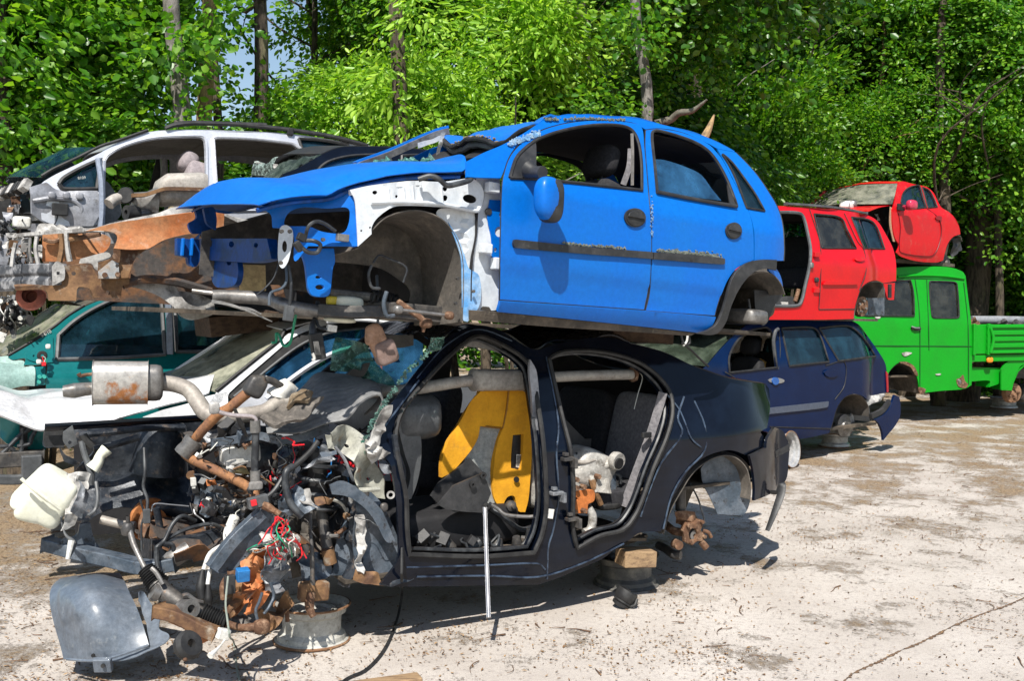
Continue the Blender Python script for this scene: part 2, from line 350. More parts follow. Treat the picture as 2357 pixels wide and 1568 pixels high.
def glassm(name,tint=(.55,.8,.75),dirt=.25,dirt_sheenc=(.25,.24,.2),rough=.02,sc=5,lo=.45,hi=.7):  # the dirt layer also carries painted reflections on the blue and teal panes
    m=bpy.data.materials.new(name); m.use_nodes=True; nt=m.node_tree; N=nt.nodes; L=nt.links; N.clear()
    o=N.new('ShaderNodeOutputMaterial'); tr=N.new('ShaderNodeBsdfTransparent'); gl=N.new('ShaderNodeBsdfGlossy'); df=N.new('ShaderNodeBsdfDiffuse')
    tr.inputs[0].default_value=(*tint,1); gl.inputs['Roughness'].default_value=rough; df.inputs[0].default_value=(*dirt_sheenc,1)
    fr=N.new('ShaderNodeFresnel'); fr.inputs[0].default_value=1.6
    m1=N.new('ShaderNodeMixShader'); L.new(fr.outputs[0],m1.inputs[0]); L.new(tr.outputs[0],m1.inputs[1]); L.new(gl.outputs[0],m1.inputs[2])
    tc=N.new('ShaderNodeTexCoord'); n=N.new('ShaderNodeTexNoise'); n.inputs['Scale'].default_value=sc; n.inputs['Detail'].default_value=10; n.inputs['Roughness'].default_value=.7; L.new(tc.outputs['Object'],n.inputs['Vector'])
    r=N.new('ShaderNodeMapRange'); r.inputs['From Min'].default_value=lo; r.inputs['From Max'].default_value=hi; r.inputs['To Min'].default_value=dirt*.25; r.inputs['To Max'].default_value=dirt; L.new(n.outputs['Fac'],r.inputs['Value'])
    m2=N.new('ShaderNodeMixShader'); L.new(r.outputs[0],m2.inputs[0]); L.new(m1.outputs[0],m2.inputs[1]); L.new(df.outputs[0],m2.inputs[2]); L.new(m2.outputs[0],o.inputs[0]); return m
glass=glassm('clear car glass',(.62,.80,.80),.15)
glassd=glassm('teal tint with painted reflections',(.14,.34,.40),.24,(.05,.17,.26),sc=2.5)  # tint plus blue patches that paint in reflections on the panes
glassdirty=glassm('dusty windscreen glass',(.25,.38,.36),.62,(.34,.33,.26),sc=5,lo=.38,hi=.62)
glasspale=glassm('pale dusty windscreen',(.25,.38,.36),.85,(.36,.36,.28),sc=4,lo=.36,hi=.58)
glassblue=glassm('blue tint with painted reflections',(.12,.34,.58),.42,(.06,.24,.50),sc=2.5)  # bluish diffuse layer paints the reflections over the tint
glassbrk=glassm('shattered green glass',(.30,.66,.56),.35,(.35,.62,.55),rough=.2,sc=30,lo=.5,hi=.6)
film=glassm('torn plastic film',(.8,.8,.78),.5,(.6,.6,.58),rough=.2)
def leafm(name,c1,c2,c3,tr=.45):
    m=bpy.data.materials.new(name); m.use_nodes=True; nt=m.node_tree; N=nt.nodes; L=nt.links; N.clear()
    o=N.new('ShaderNodeOutputMaterial'); g=N.new('ShaderNodeNewGeometry'); r=N.new('ShaderNodeValToRGB'); L.new(g.outputs['Random Per Island'],r.inputs[0])
    e=r.color_ramp.elements; e[0].color=(*c1,1); e[1].color=(*c3,1); x=e.new(.5); x.color=(*c2,1)
    pb=N.new('ShaderNodeBsdfPrincipled'); pb.inputs['Roughness'].default_value=.38; pb.inputs['Specular IOR Level'].default_value=.5; L.new(r.outputs[0],pb.inputs['Base Color'])
    t=N.new('ShaderNodeBsdfTranslucent'); mx=N.new('ShaderNodeMix'); mx.data_type='RGBA'; mx.blend_type='MULTIPLY'; mx.inputs['Factor'].default_value=1
    A=[q for q in mx.inputs if q.type=='RGBA']; L.new(r.outputs[0],A[0]); A[1].default_value=(1.35,1.35,.5,1); L.new([q for q in mx.outputs if q.type=='RGBA'][0],t.inputs[0])
    ms=N.new('ShaderNodeMixShader'); ms.inputs[0].default_value=tr; L.new(pb.outputs[0],ms.inputs[1]); L.new(t.outputs[0],ms.inputs[2]); L.new(ms.outputs[0],o.inputs[0]); return m
leafa=leafm('spring leaves',(.03,.13,.007),(.09,.25,.014),(.23,.42,.035))
leafb=leafm('bright ash leaves',(.13,.31,.018),(.25,.47,.035),(.45,.66,.10))
leafc=leafm('deep green leaves',(.018,.075,.006),(.045,.15,.009),(.14,.29,.016),tr=.35)
# ---------- world, sun, camera
SE,SA=math.radians(52),math.atan2(-.16,-1)     # direction towards the sun: (-.16,-1)
w=bpy.data.worlds.new('World'); SC.world=w; w.use_nodes=True
nt=w.node_tree; bg=nt.nodes['Background']; sk=nt.nodes.new('ShaderNodeTexSky'); sk.sky_type='NISHITA'; sk.sun_disc=False
sv=Vector((-.16,-1,0)).normalized()
sk.sun_elevation=SE; sk.sun_rotation=math.atan2(sv.x,sv.y); sk.air_density=1.2; sk.dust_density=.6
nt.links.new(sk.outputs[0],bg.inputs[0]); bg.inputs[1].default_value=.09
sd=bpy.data.lights.new('sun','SUN'); sd.energy=5.0; sd.angle=math.radians(.5); sd.color=(1,.95,.87)
so=bpy.data.objects.new('sun',sd); COL.objects.link(so)
tos=Vector((sv.x*math.cos(SE),sv.y*math.cos(SE),math.sin(SE)))
so.rotation_euler=tos.to_track_quat('Z','Y').to_euler(); so.location=(0,-5,12)
cd=bpy.data.cameras.new('camera'); co=bpy.data.objects.new('camera',cd); COL.objects.link(co); SC.camera=co
cd.sensor_width=36; cd.lens=36*FP/2356; cd.clip_end=800; cd.clip_start=.05
co.location=CAM; co.rotation_euler=(math.pi/2-PIT,0,0)
SC.view_settings.view_transform='Standard'; SC.view_settings.look='None'; SC.view_settings.exposure=.62; SC.view_settings.gamma=1
# ---------- ground
def ground_mat():
    m=bpy.data.materials.new('concrete yard with dirt'); m.use_nodes=True; nt=m.node_tree; N=nt.nodes; L=nt.links; b=N['Principled BSDF']; b.inputs['Roughness'].default_value=.9
    tc=N.new('ShaderNodeTexCoord'); V=tc.outputs['Object']
    def nz(s,d=8,ro=.6,v=V):
        t=N.new('ShaderNodeTexNoise'); t.inputs['Scale'].default_value=s; t.inputs['Detail'].default_value=d; t.inputs['Roughness'].default_value=ro; L.new(v,t.inputs['Vector']); return t.outputs['Fac']
    def mr(f,a,c,t0=0,t1=1):
        r=N.new('ShaderNodeMapRange'); r.inputs['From Min'].default_value=a; r.inputs['From Max'].default_value=c; r.inputs['To Min'].default_value=t0; r.inputs['To Max'].default_value=t1; L.new(f,r.inputs['Value']); return r.outputs[0]
    def mix(f,A,B):
        x=N.new('ShaderNodeMix'); x.data_type='RGBA'
        L.new(f,x.inputs['Factor']); I=[q for q in x.inputs if q.type=='RGBA']
        for i,v in zip(I,(A,B)):
            if isinstance(v,tuple): i.default_value=(*v,1)
            else: L.new(v,i)
        return [q for q in x.outputs if q.type=='RGBA'][0]
    def math2(op,a,c):
        x=N.new('ShaderNodeMath'); x.operation=op
        for i,v in zip(x.inputs,(a,c)):
            if isinstance(v,float): i.default_value=v
            else: L.new(v,i)
        return x.outputs[0]
    col=mix(mr(nz(1.3),.35,.65),(.50,.46,.415),(.39,.35,.31))
    col=mix(mr(nz(30,6,.7),.50,.66),col,(.33,.295,.27))
    col=mix(mr(nz(140,3,.8),.54,.68),col,(.20,.16,.13))
    sx=N.new('ShaderNodeSeparateXYZ'); L.new(V,sx.inputs[0])
    # litter mask: increases with distance from the clear slab (y) and to the left
    far=mr(sx.outputs['Y'],5.0,12.5,0,.15); lef=mr(sx.outputs['X'],-.6,-3.0,0,.11)
    bias=math2('ADD',far,lef)
    mp=N.new('ShaderNodeMapping'); mp.inputs['Scale'].default_value=(.85,.75,1); mp.inputs['Rotation'].default_value=(0,0,.35); L.new(V,mp.inputs['Vector'])
    n=math2('ADD',nz(1.7,12,.74,mp.outputs[0]),bias)
    n2=math2('ADD',n,math2('MULTIPLY',nz(16,8,.8),.22))
    sp=nz(55,6,.85); n3=math2('ADD',n2,math2('MULTIPLY',sp,.30)); mk_=mr(n3,.845,.945)
    lit=mix(mr(nz(38,8,.85),.40,.58),(.10,.065,.04),(.33,.235,.14))
    lit=mix(mr(nz(70,6,.85),.54,.62),lit,(.50,.40,.26))
    col=mix(mk_,col,lit)
    gr=mr(nz(.9,6,.6),.60,.72,0,.75); col=mix(gr,col,(.20,.175,.14))
    L.new(col,b.inputs['Base Color'])
    bp=N.new('ShaderNodeBump'); bp.inputs['Distance'].default_value=.012; h=math2('ADD',math2('MULTIPLY',mk_,nz(60,6,.8)),math2('MULTIPLY',nz(80,4,.7),.25)); L.new(h,bp.inputs['Height']); L.new(bp.outputs[0],b.inputs['Normal'])
    return m
gm=ground_mat()
V=[];F=[]
nx,ny=60,60
for j in range(ny+1):
    for i in range(nx+1):
        u=(i/nx*2-1); x=140*u*abs(u)**1.2; y=-20+200*(j/ny)**1.6
        z=.012*noise.noise(Vector((x*.5,y*.5,0))) if abs(x)<20 and y<30 else 0
        V.append((x,y,z if y>9 else 0))
for j in range(ny):
    for i in range(nx): a=j*(nx+1)+i; F.append((a,a+1,a+nx+2,a+nx+1))
g=bpy.data.meshes.new('ground'); g.from_pydata(V,[],F); g.materials.append(gm); go=bpy.data.objects.new('ground',g); COL.objects.link(go); go['kind']='structure'
# ---------- loose litter: flakes, bark and twigs
litm=leafm('dry litter',(.07,.035,.018),(.20,.11,.05),(.38,.25,.13),tr=.1)
def litter():
    V=[];F=[]; rn=random.Random(3); k=0
    while k<70000:
        y=3.6+rn.random()**1.5*15; x=rn.uniform(-.6,.62)*y*1.0
        q=noise.fractal(Vector((x*.8,y*.7,0)),1,2,5)+ (y-5.2)*.05 + (.25 if x<-1.0 else 0) + rn.uniform(-.35,.35)
        if q<.30 and rn.random()>.16: k+=.2; continue
        k+=1
        L=rn.uniform(.004,.012)*(1+y*.05); W=L*rn.uniform(.15,.5); a=rn.uniform(0,6.28); z=rn.uniform(.003,.012)
        c,s=math.cos(a),math.sin(a); b=len(V); t=rn.uniform(-.3,.3)*L; u=rn.uniform(-.3,.6)*L
        V+=[(x-c*L,y-s*L,z+t),(x-s*W,y+c*W,z),(x+c*L,y+s*L,z+u),(x+s*W,y-c*W,z+.3*W)]; F+=[(b,b+3,b+1),(b+3,b+2,b+1)]
    me=bpy.data.meshes.new('leaf_litter'); me.from_pydata(V,[],F); me.materials.append(litm); o=bpy.data.objects.new('leaf_litter',me); COL.objects.link(o)
    props(o,'dry brown leaf and bark litter scattered over the concrete yard','litter',kind='stuff')
litter()
def twigs():
    rn=random.Random(11); m=MB()
    for k in range(260):
        y=4+rn.random()**1.4*11; x=rn.uniform(-.52,.52)*y
        if k<70: x=rn.uniform(-.5,-.25)*y; y=min(y,8)
        L=rn.uniform(.03,.13); a=rn.uniform(0,6.28); p=Vector((x,y,.008)); P=[p]
        for i in range(3):
            a+=rn.uniform(-.6,.6); P.append(P[-1]+Vector((math.cos(a),math.sin(a),rn.uniform(-.06,.1)))*L/2)
        for q in P: q.z=max(.004,q.z)
        m.tube(P,[rn.uniform(.0025,.006),.0015],n=4,smooth=2)
    o=m.out('twigs',rust_twig); props(o,'thin broken brown twigs lying across the concrete yard','twigs',kind='stuff')
rust_twig=M('twig bark',(.17,.10,.06),(.10,.06,.04),sc=20,rough=.9)
twigs()
# crack filled with soil between two slabs
ck=[gp(*p[:2]) for p in Z('I',(1375,1470),(1440,1415),(1560,1360),(1680,1300),(1800,1250),(1900,1200),(2000,1150),(2120,1100),(2240,1060),(2357,1010),(2500,950))]
def crack():
    rn=random.Random(5); V=[];F=[]; P=resample(crv(ck,6,False),160)
    for i,p in enumerate(P):
        w=.004+.012*rn.random()**2
        V+=[p+Vector((rn.uniform(-.01,.01),-w+rn.uniform(-.006,.006),.0045)),p+Vector((0,rn.uniform(-.003,.003),.0055+.003*rn.random())),p+Vector((0,w,.0045))]
    F=[(3*i+a,3*i+3+a,3*i+4+a,3*i+1+a) for i in range(159) for a in (0,1)]
    o=mk('soil_crack',V,F,M('crack soil',(.13,.08,.05),(.24,.15,.09),sc=60,rough=1,bump=.004,bsc=150)); o['kind']='structure'; 
crack()
# ---------- trees
def leafmesh(name,N,rad,size,mat,seed,clump=26,droop=.2,lw=.42,shape='ell',zlo=-1):
    """leaves along short sprays spread through a lumpy volume"""
    rs=np.random.RandomState(seed); nc=max(1,N//clump)
    # fans of branches leaving the centre; sprays of leaves sit along their outer parts
    nb=70; bd=rs.normal(size=(nb,3)); bd[:,2]=bd[:,2]*.8+.15; bd/=np.linalg.norm(bd,axis=1)[:,None]; bl=rs.uniform(.55,1.12,size=nb)
    k=rs.randint(nb,size=nc); t0=rs.uniform(.32,1,size=nc)
    c=bd[k]*(t0*bl[k])[:,None]; c[:,2]+=.16*np.sin(t0*3.1)-.22*t0**3
    c+=rs.normal(size=(nc,3))*.075*(1.35-t0)[:,None]
    c=c*np.array(rad)
    sd=bd[k]*.7+rs.normal(size=(nc,3))*.75; sd[:,2]=sd[:,2]*.45-droop; sd/=np.linalg.norm(sd,axis=1)[:,None]
    n=nc*clump; C=np.repeat(c,clump,0); D=np.repeat(sd,clump,0)
    t=np.tile(np.linspace(0,1,clump),nc)*rs.uniform(.2,1,size=n)**.3
    L=size*5.5
    perp=rs.normal(size=(n,3)); perp[:,2]*=.5
    P=C+D*(t*L)[:,None]+perp*size*.9
    P[:,2]-=(t**2)*L*.25
    ax=perp/np.linalg.norm(perp,axis=1)[:,None]*.8+D*.7; ax[:,2]-=.15; ax/=np.linalg.norm(ax,axis=1)[:,None]
    nr=rs.normal(size=(n,3))*.9; nr[:,2]+=.6; nr[:,1]-=.35   # leaves mostly face up and out to the light
    sdv=np.cross(ax,nr); sdv/=np.linalg.norm(sdv,axis=1)[:,None]; nv=np.cross(sdv,ax)
    s=size*rs.uniform(.5,1.25,size=n)[:,None]
    v=np.empty((n,6,3))
    v[:,0]=P; v[:,1]=P+ax*s*.35+sdv*s*lw*.5+nv*s*.10; v[:,2]=P+ax*s*.75+sdv*s*lw*.36+nv*s*.06; v[:,3]=P+ax*s-nv*s*.08
    v[:,4]=P+ax*s*.75-sdv*s*lw*.36+nv*s*.06; v[:,5]=P+ax*s*.35-sdv*s*lw*.5+nv*s*.10
    vs=v.reshape(-1,3); b=np.arange(n)*6
    f=np.stack([b,b+1,b+2,b+3, b,b+3,b+4,b+5],1).reshape(-1)
    me=bpy.data.meshes.new(name); me.vertices.add(len(vs)); me.vertices.foreach_set('co',vs.astype(np.float32).ravel())
    me.loops.add(len(f)); me.loops.foreach_set('vertex_index',f.astype(np.int32)); me.polygons.add(n*2)
    me.polygons.foreach_set('loop_start',(np.arange(n*2)*4).astype(np.int32)); me.update(calc_edges=True); me.validate()
    me.materials.append(mat); return me
CR={}
CR['a']=leafmesh('crown_a',17000,(2.2,1.8,2.2),.115,leafa,1,lw=.85)
CR['b']=leafmesh('crown_b',10000,(1.9,1.6,1.9),.17,leafb,2,clump=11,lw=.42)
CR['c']=leafmesh('crown_c',24000,(2.6,2.0,2.4),.13,leafc,3,lw=.7)
CR['d']=leafmesh('crown_d',19000,(2.2,1.8,2.4),.125,leafa,4,lw=.6)
CR['a2']=leafmesh('crown_a_small',8200,(2.2,1.8,2.2),.145,leafa,11,clump=16,lw=.85)
CR['b2']=leafmesh('crown_b_small',6800,(1.9,1.6,1.9),.215,leafb,12,clump=10,lw=.40)
CR['c2']=leafmesh('crown_c_small',11000,(2.6,2.0,2.4),.165,leafc,13,clump=18,lw=.7)
CR['d2']=leafmesh('crown_d_small',8400,(2.2,1.8,2.4),.15,leafa,14,clump=16,lw=.6)
CR['f']=leafmesh('spray_round',420,(.42,.35,.55),.10,leafa,15,clump=10,lw=.85)
CR['g']=leafmesh('spray_ash',330,(.45,.35,.5),.14,leafb,16,clump=9,lw=.4)
def crown_of(k,s): return CR[k+'2'] if (k in 'abcd' and s<.72) else CR[k]
def tree(name,x,y,h,r,mat,label,crowns,lean=(0,0),limbs=5,seed=0,group='trees behind the stacked cars',cat='tree',z0=0,barev=1):
    rn=random.Random(seed); t=thing(name,label,cat,loc=(x,y,z0),group=group)
    m=MB(); P=[]
    for i in range(7):
        f=i/6; P.append(Vector((x+lean[0]*f+rn.uniform(-.06,.06)*h*.26,y+lean[1]*f,z0-.05+h*f)))
    m.tube(P,[r*1.35,r*1.02,r*.95,r*.85,r*.7,r*.5,r*.3],n=14,smooth=4)
    for k in range(limbs):
        f=rn.uniform(.2,.9); b=P[0].lerp(P[-1],f); a=rn.uniform(0,6.28); L=rn.uniform(.12,.3)*h
        q=[b,b+Vector((math.cos(a)*L*.4,math.sin(a)*L*.4,L*.25)),b+Vector((math.cos(a)*L*.75,math.sin(a)*L*.75,L*.7)),b+Vector((math.cos(a+.4)*L,math.sin(a+.4)*L,L*1.0))]
        m.tube(q,[r*.42*(1-f*.5),r*.25,r*.08],n=7)
        for e in range(3):
            a2=rn.uniform(0,6.28); s=q[2].lerp(q[1],rn.random()); m.tube([s,s+Vector((math.cos(a2)*.5,math.sin(a2)*.5,.25)),s+Vector((math.cos(a2)*1.0,math.sin(a2)*1.0,.2+rn.random()*.5))],[r*.13,r*.04],n=4)
    m.out('trunk',mat,t)
    for (kk,dx,dy,z,s,rz) in crowns:
        o=bpy.data.objects.new('crown',crown_of(kk,s)); o.parent=t; o.location=(dx,dy,z-z0); o.scale=(s*rn.uniform(.85,1.3),s,s*rn.uniform(.75,1.15)); o.rotation_euler=(rn.uniform(-.6,.6),rn.uniform(-.6,.6),rz); COL.objects.link(o)
    return t
def at(px,d): return (px-1178)/FP*d
TR=[ # px, depth, height, radius, mat, label, crowns (kind, px, py centre, depth offset, scale)
 ('broad_tree',22,10.6,9,.155,bark,'thick dark trunk tree at the left edge of the photo above the silver minivan',[('a',60,20,.8,.75),('a',150,170,1.5,.7),('a',-80,250,1,.6),('f',60,300,-.4,1),('f',20,420,-.4,.9),('f',60,120,-.4,1)],(-.1,0)),
 ('broad_tree',405,11.3,11,.105,barks,'straight grey trunk rising behind the roof of the silver minivan',[('a',250,40,2.6,.75),('c',420,-260,2,.7),('f',385,110,-.5,1),('f',440,290,-.4,.8)],(.12,0)),
 ('broad_tree',350,12,10,.085,bark,'mossy dark trunk leaning left just left of the straight grey trunk',[('c',230,330,2.6,.6),('a',290,60,3,.6)],(-.7,0)),
 ('broad_tree',470,12.2,11,.10,barky,'ochre yellow lit trunk right of the straight grey trunk',[('d',590,-190,3,.5),('f',485,50,-.5,1)],(.15,0)),
 ('broad_tree',512,12.8,11,.06,bark,'thin dark trunk close beside the ochre yellow trunk',[('a',650,300,4,.4)],(.05,0)),
 ('broad_tree',590,13.4,11,.105,bark,'dark forked trunk with open branches against the sky',[('f',610,250,-.5,1),('a',770,-60,4,.5)],(-.1,0)),
 ('ash_tree',930,13,11,.11,bark,'dark trunk behind the bright green ash sprays',[('g',905,190,-.5,1),('g',965,10,-.5,1),('b',800,230,1,.50),('b',1010,250,.6,.45),('a',960,0,3,.8),('d',860,60,5,.7)],(0,0)),
 ('ash_tree',1130,15,10,.07,bark,'slim tree of bright leaves above the front of the blue car',[('b',1180,60,-.5,.6),('b',1080,300,-1.2,.42),('a',1280,240,1,.5)],(.2,0)),
 ('oak_tree',1290,18,12,.42,bark,'massive dark trunk in deep shade above the blue car roof',[('c',1300,-150,2,1.0),('c',1420,100,2.2,.8)],(.3,0)),
 ('broad_tree',1437,12.2,8.5,.085,barks,'slender smooth grey trunk rising right behind the blue car roof',[('f',1475,60,-.5,.8),('f',1395,240,-.4,.7),('c',1640,-120,1.5,.7),('a',1560,90,3,.5)],(.35,0)),
 ('broad_tree',1700,19,12,.17,bark,'hidden trunk in the dark leaf wall right of the slender grey trunk',[('c',1650,150,0,.95),('c',1850,40,1,.95),('d',1750,330,-1.5,.6),('c',1560,330,1,.7)],(.4,0)),
 ('broad_tree',1915,20,12,.15,barky,'brown trunk showing through leaves above the red wagon',[('c',1950,160,1,.9),('d',1990,330,-1.5,.65),('d',1850,440,-3,.45)],(-.2,0)),
 ('broad_tree',2090,20,12,.13,bark,'thin trunk half hidden in leaves above the red coupe',[('d',2060,90,-.5,.8),('d',2120,290,-1.5,.6),('c',2180,-100,1,.9)],(.3,0)),
 ('broad_tree',2225,19,12,.24,bark,'ivy grown thick trunk rising behind the green truck cab',[('d',2300,80,-1,.8),('a',2260,300,-1,.62),('d',2350,450,-.6,.7),('c',2300,620,1,.6)],(.5,0)),
 ('broad_tree',2420,20,12,.2,bark,'tree at the right edge of the photo filling it with leaves',[('d',2400,200,0,.9),('a',2420,560,-1,.7),('c',2380,650,0,.6)],(0,0)),
]
SL=[(128,13.5,.05,barks,-.4,'slim bare stem between the left edge trunk and the silver minivan roof'),(250,15,.06,bark,.3,'slim dark stem left of the mossy leaning trunk'),(680,17,.07,bark,.5,'slim leaning stem against the sky gap'),(760,18,.09,bark,-.3,'dark stem left of the bright ash sprays'),(860,17,.05,barks,.2,'thin pale stem within the bright ash sprays'),(1040,18,.06,bark,.2,'thin dark stem right of the ash trunk'),(1215,17,.11,bark,-.5,'dark leaning stem left of the massive shaded trunk'),(1560,17,.09,bark,.5,'leaning dark stem right of the slender grey trunk'),(1640,18,.07,barks,.0,'pale stem inside the dark leaf wall'),(1820,18,.08,bark,-.2,'dark stem above the red wagon roof'),(2010,19,.06,barky,.2,'thin ochre stem left of the ivy grown trunk'),(2150,18,.10,bark,.1,'dark stem just left of the ivy grown trunk'),(2300,18,.07,bark,-.3,'dark stem near the right edge above the truck bed')]
for i,(px,d,r,mt,ln,lab) in enumerate(SL):
    tree('slim_tree',at(px,d),d,10,r,mt,lab,[('d' if i%2 else 'c',.3,1.4,7.4+i%3*.6,.28,i*1.1)],(ln,0),seed=100+i,limbs=4)
for i,(nm,px,d,h,r,mt,lab,cr,lean) in enumerate(TR):
    x=at(px,d); cc=[]
    for (k,cpx,cpy,dd,s) in cr:
        p=wp(cpx,cpy,d+dd); cc.append((k,p.x-x,dd,p.z,s,i*1.3+cpx*.01))
    tree(nm,x,d,h,r,mt,lab,cc,lean,seed=i,limbs=1 if px in (405,350,470,512,930,1437) else (3 if px==590 else 7))
# bushes: leafy undergrowth behind the car rows
BU=[(90,11,330,'a',.42),(230,13,420,'a',.5),(420,14,430,'a',.5),(620,15,440,'d',.42),(820,15,360,'b',.5),(1010,15.5,390,'b',.48),(1190,15,400,'b',.45),(1340,16,330,'c',.6),(1540,16,330,'c',.62),(1700,17,430,'c',.6),(1790,15.5,500,'d',.40),(1860,17,480,'c',.55),(2010,20,500,'d',.6),(2290,21,700,'a',.6),(2350,20,560,'d',.55),(-40,12,520,'a',.5),(320,14,560,'c',.5),(60,13,640,'c',.5),(1560,18,560,'c',.6)]
BL=['round leaved shrub at the far left behind the windscreen of the silver minivan','shrub seen through the front side windows of the silver minivan','shrub with round leaves below the straight grey trunk','small shrub behind the roof rail of the silver minivan','bright ash shrub behind the dark car roof','bright ash shrub behind the far windscreen pillar of the blue car','bright shrub behind the dented roof front of the blue car','dark shrub behind the blue car roof','dark shrub around the slender grey trunk','dark leaf bank right of the blue car roof','pale leafed branch bush just right of the blue car rear window','dark bush between the blue car rear and the red wagon','bush behind the red coupe','bush behind the bed of the green truck','bush right of the ivy grown trunk','shrub at the left edge behind the silver minivan nose','dark undergrowth behind the silver minivan','dark undergrowth at the left edge low down','low bush behind the red wagon']
for i,(px,d,py,k,s) in enumerate(BU):
    p=wp(px,py,d); t=thing('shrub',BL[i],'shrub',loc=(p.x,p.y,0),group='shrubs behind the stacked cars')
    m=MB(); rn=random.Random(i+50)
    for e in range(6):
        a=e*1.05; m.tube([(p.x+math.cos(a)*.08,p.y+math.sin(a)*.08,-.02),(p.x+math.cos(a)*.25,p.y+math.sin(a)*.25,p.z*.5),(p.x+math.cos(a)*.6*s*2,p.y+math.sin(a)*.6,p.z+.5*s)],[.035,.025,.008],n=5)
    m.out('stem',bark,t)
    o=bpy.data.objects.new('foliage',crown_of(k,s)); o.parent=t; o.location=(0,0,p.z); o.scale=(s*rn.uniform(1.0,1.7),s*.8,s*rn.uniform(.7,1.15)); o.rotation_euler=(rn.uniform(-.4,.4),rn.uniform(-.6,.6),rn.uniform(-.5,.5)+3.14*(i%2)); COL.objects.link(o)
    o=bpy.data.objects.new('foliage',crown_of('c' if k!='b' else 'a',s)); o.parent=t; o.location=(0,.6,p.z-s*2.2); o.scale=(s*1.3,s*.8,s); o.rotation_euler=(0,0,i*2.7+1); COL.objects.link(o)
# far wood behind: reads as one mass
fv=[];rn=random.Random(8)
mf=leafmesh('far_wood',120000,(17,3.2,8.5),.24,leafc,9,clump=30,lw=.6)
fo=bpy.data.objects.new('far_wood',mf); COL.objects.link(fo); fo.location=(14.5,28,5.6);
mf2=leafmesh('far_wood_low',60000,(14,3,4.0),.24,leafc,19,clump=30,lw=.6)
fo2=bpy.data.objects.new('far_wood_low',mf2); COL.objects.link(fo2); fo2.location=(-10,29,1.2); props(fo2,'low far wood on the left with the sky showing above it','wood',kind='stuff'); props(fo,'far wood of deep green leaves closing the view behind the trees','wood',kind='stuff')
def sell(s,c,sz,e1=.4,e2=.4,R=None,n=28,m=16,tz=0,ty=0):
    """superellipsoid: size sz (full), squareness e (1 = ellipsoid, .2 = box); tz/ty taper along local z"""
    c=Vector(c); V=[]
    f=lambda w,e: math.copysign(abs(w)**e,w)
    for i in range(m+1):
        a=-math.pi/2+math.pi*i/m
        for j in range(n):
            b=2*math.pi*j/n
            z=f(math.sin(a),e1); k=1+tz*z
            v=Vector((f(math.cos(a),e1)*f(math.cos(b),e2)*sz[0]/2*k,f(math.cos(a),e1)*f(math.sin(b),e2)*sz[1]/2*(1+ty*z),z*sz[2]/2))
            V.append(c+(R@v if R else v))
    return s.add(V,[(i*n+j,i*n+(j+1)%n,(i+1)*n+(j+1)%n,(i+1)*n+j) for i in range(m) for j in range(n)])
MB.sell=sell
def rot(x=0,y=0,z=0):
    from mathutils import Euler
    return Euler((math.radians(x),math.radians(y),math.radians(z))).to_matrix()
def seal(fr,name,outline,mat,parent,r=.009,dy=-.004,n=5,f=None,mirror=False,closed=True):
    P=fr.S(crv(outline,n,closed),f); P=[Vector((p[0],(fr.w-p[1]-dy) if mirror else p[1]+dy,p[2])) for p in P]
    if closed: P=P+[P[0]]
    return MB().tube(P,r,n=6,smooth=0).out(name,mat,parent,fr)
def circ(k,x,y,rx,ry=None,n=12,rot_=0):
    ry=ry or rx; a=math.radians(rot_)
    return Z(k,[(x+rx*math.cos(t)*math.cos(a)-ry*math.sin(t)*math.sin(a),y+rx*math.cos(t)*math.sin(a)+ry*math.sin(t)*math.cos(a)) for t in [2*math.pi*i/n for i in range(n)]])
KREF={}
def pxtube(fr,k,pts,r,name,mat,parent,d=None,n=8,ax=1,smooth=4,sx=1.0):
    """tube through traced points; each point (x,y,depth) on the plane coordinate depth of the frame"""
    P=[]
    for p in pts:
        q=Z(k,(p[0],p[1]))[0]; P.append(fr.hit(q[0],q[1],(p[2] if len(p)>2 else d),ax))
    if fr is KREF.get('K') and k in 'FG': r=[a*.84 for a in r] if isinstance(r,(list,tuple)) else r*.84
    return MB().tube(P,r,n=n,smooth=smooth,sx=sx).out(name,mat,parent,fr)
def q(fr,k,x,y,d,ax=1):
    a=Z(k,(x,y))[0]; return fr.hit(a[0],a[1],d,ax)
def seat(fr,par,x,y,z,mat,tilt=18,head=True,w=.5,hmat=None,h=.6):
    """car seat facing local -x; x,y,z: hip point"""
    hm=hmat or mat
    R=rot(0,tilt,0); b=Vector((x,y,z))
    MB().sell(b+Vector((-.22,0,.0)),(.52,w,.17),.45,.35).sell(b+Vector((-.22,w*.42,.03)),(.48,.09,.2),.5,.5).sell(b+Vector((-.22,-w*.42,.03)),(.48,.09,.2),.5,.5).out('seat_cushion',mat,par,fr)
    up=R@Vector((0,0,1))
    MB().sell(b+up*(h*.5)+Vector((.05,0,0)),(.15,w*.95,h),.4,.35,R,tz=-.05,ty=-.12).sell(b+up*(h*.45)+Vector((.02,w*.42,0)),(.16,.09,h*.8),.5,.5,R).sell(b+up*(h*.45)+Vector((.02,-w*.42,0)),(.16,.09,h*.8),.5,.5,R).out('seat_back',mat,par,fr)
    if head:
        c=b+up*(h+.13)+Vector((.03,0,0)); MB().sell(c,(.12,.27,.2),.6,.6,R).tube([c-up*.05+Vector((0,.05,0)),c-up*.2+Vector((0,.05,0))],.007,n=6).tube([c-up*.05+Vector((0,-.05,0)),c-up*.2+Vector((0,-.05,0))],.007,n=6).out('headrest',hm,par,fr)
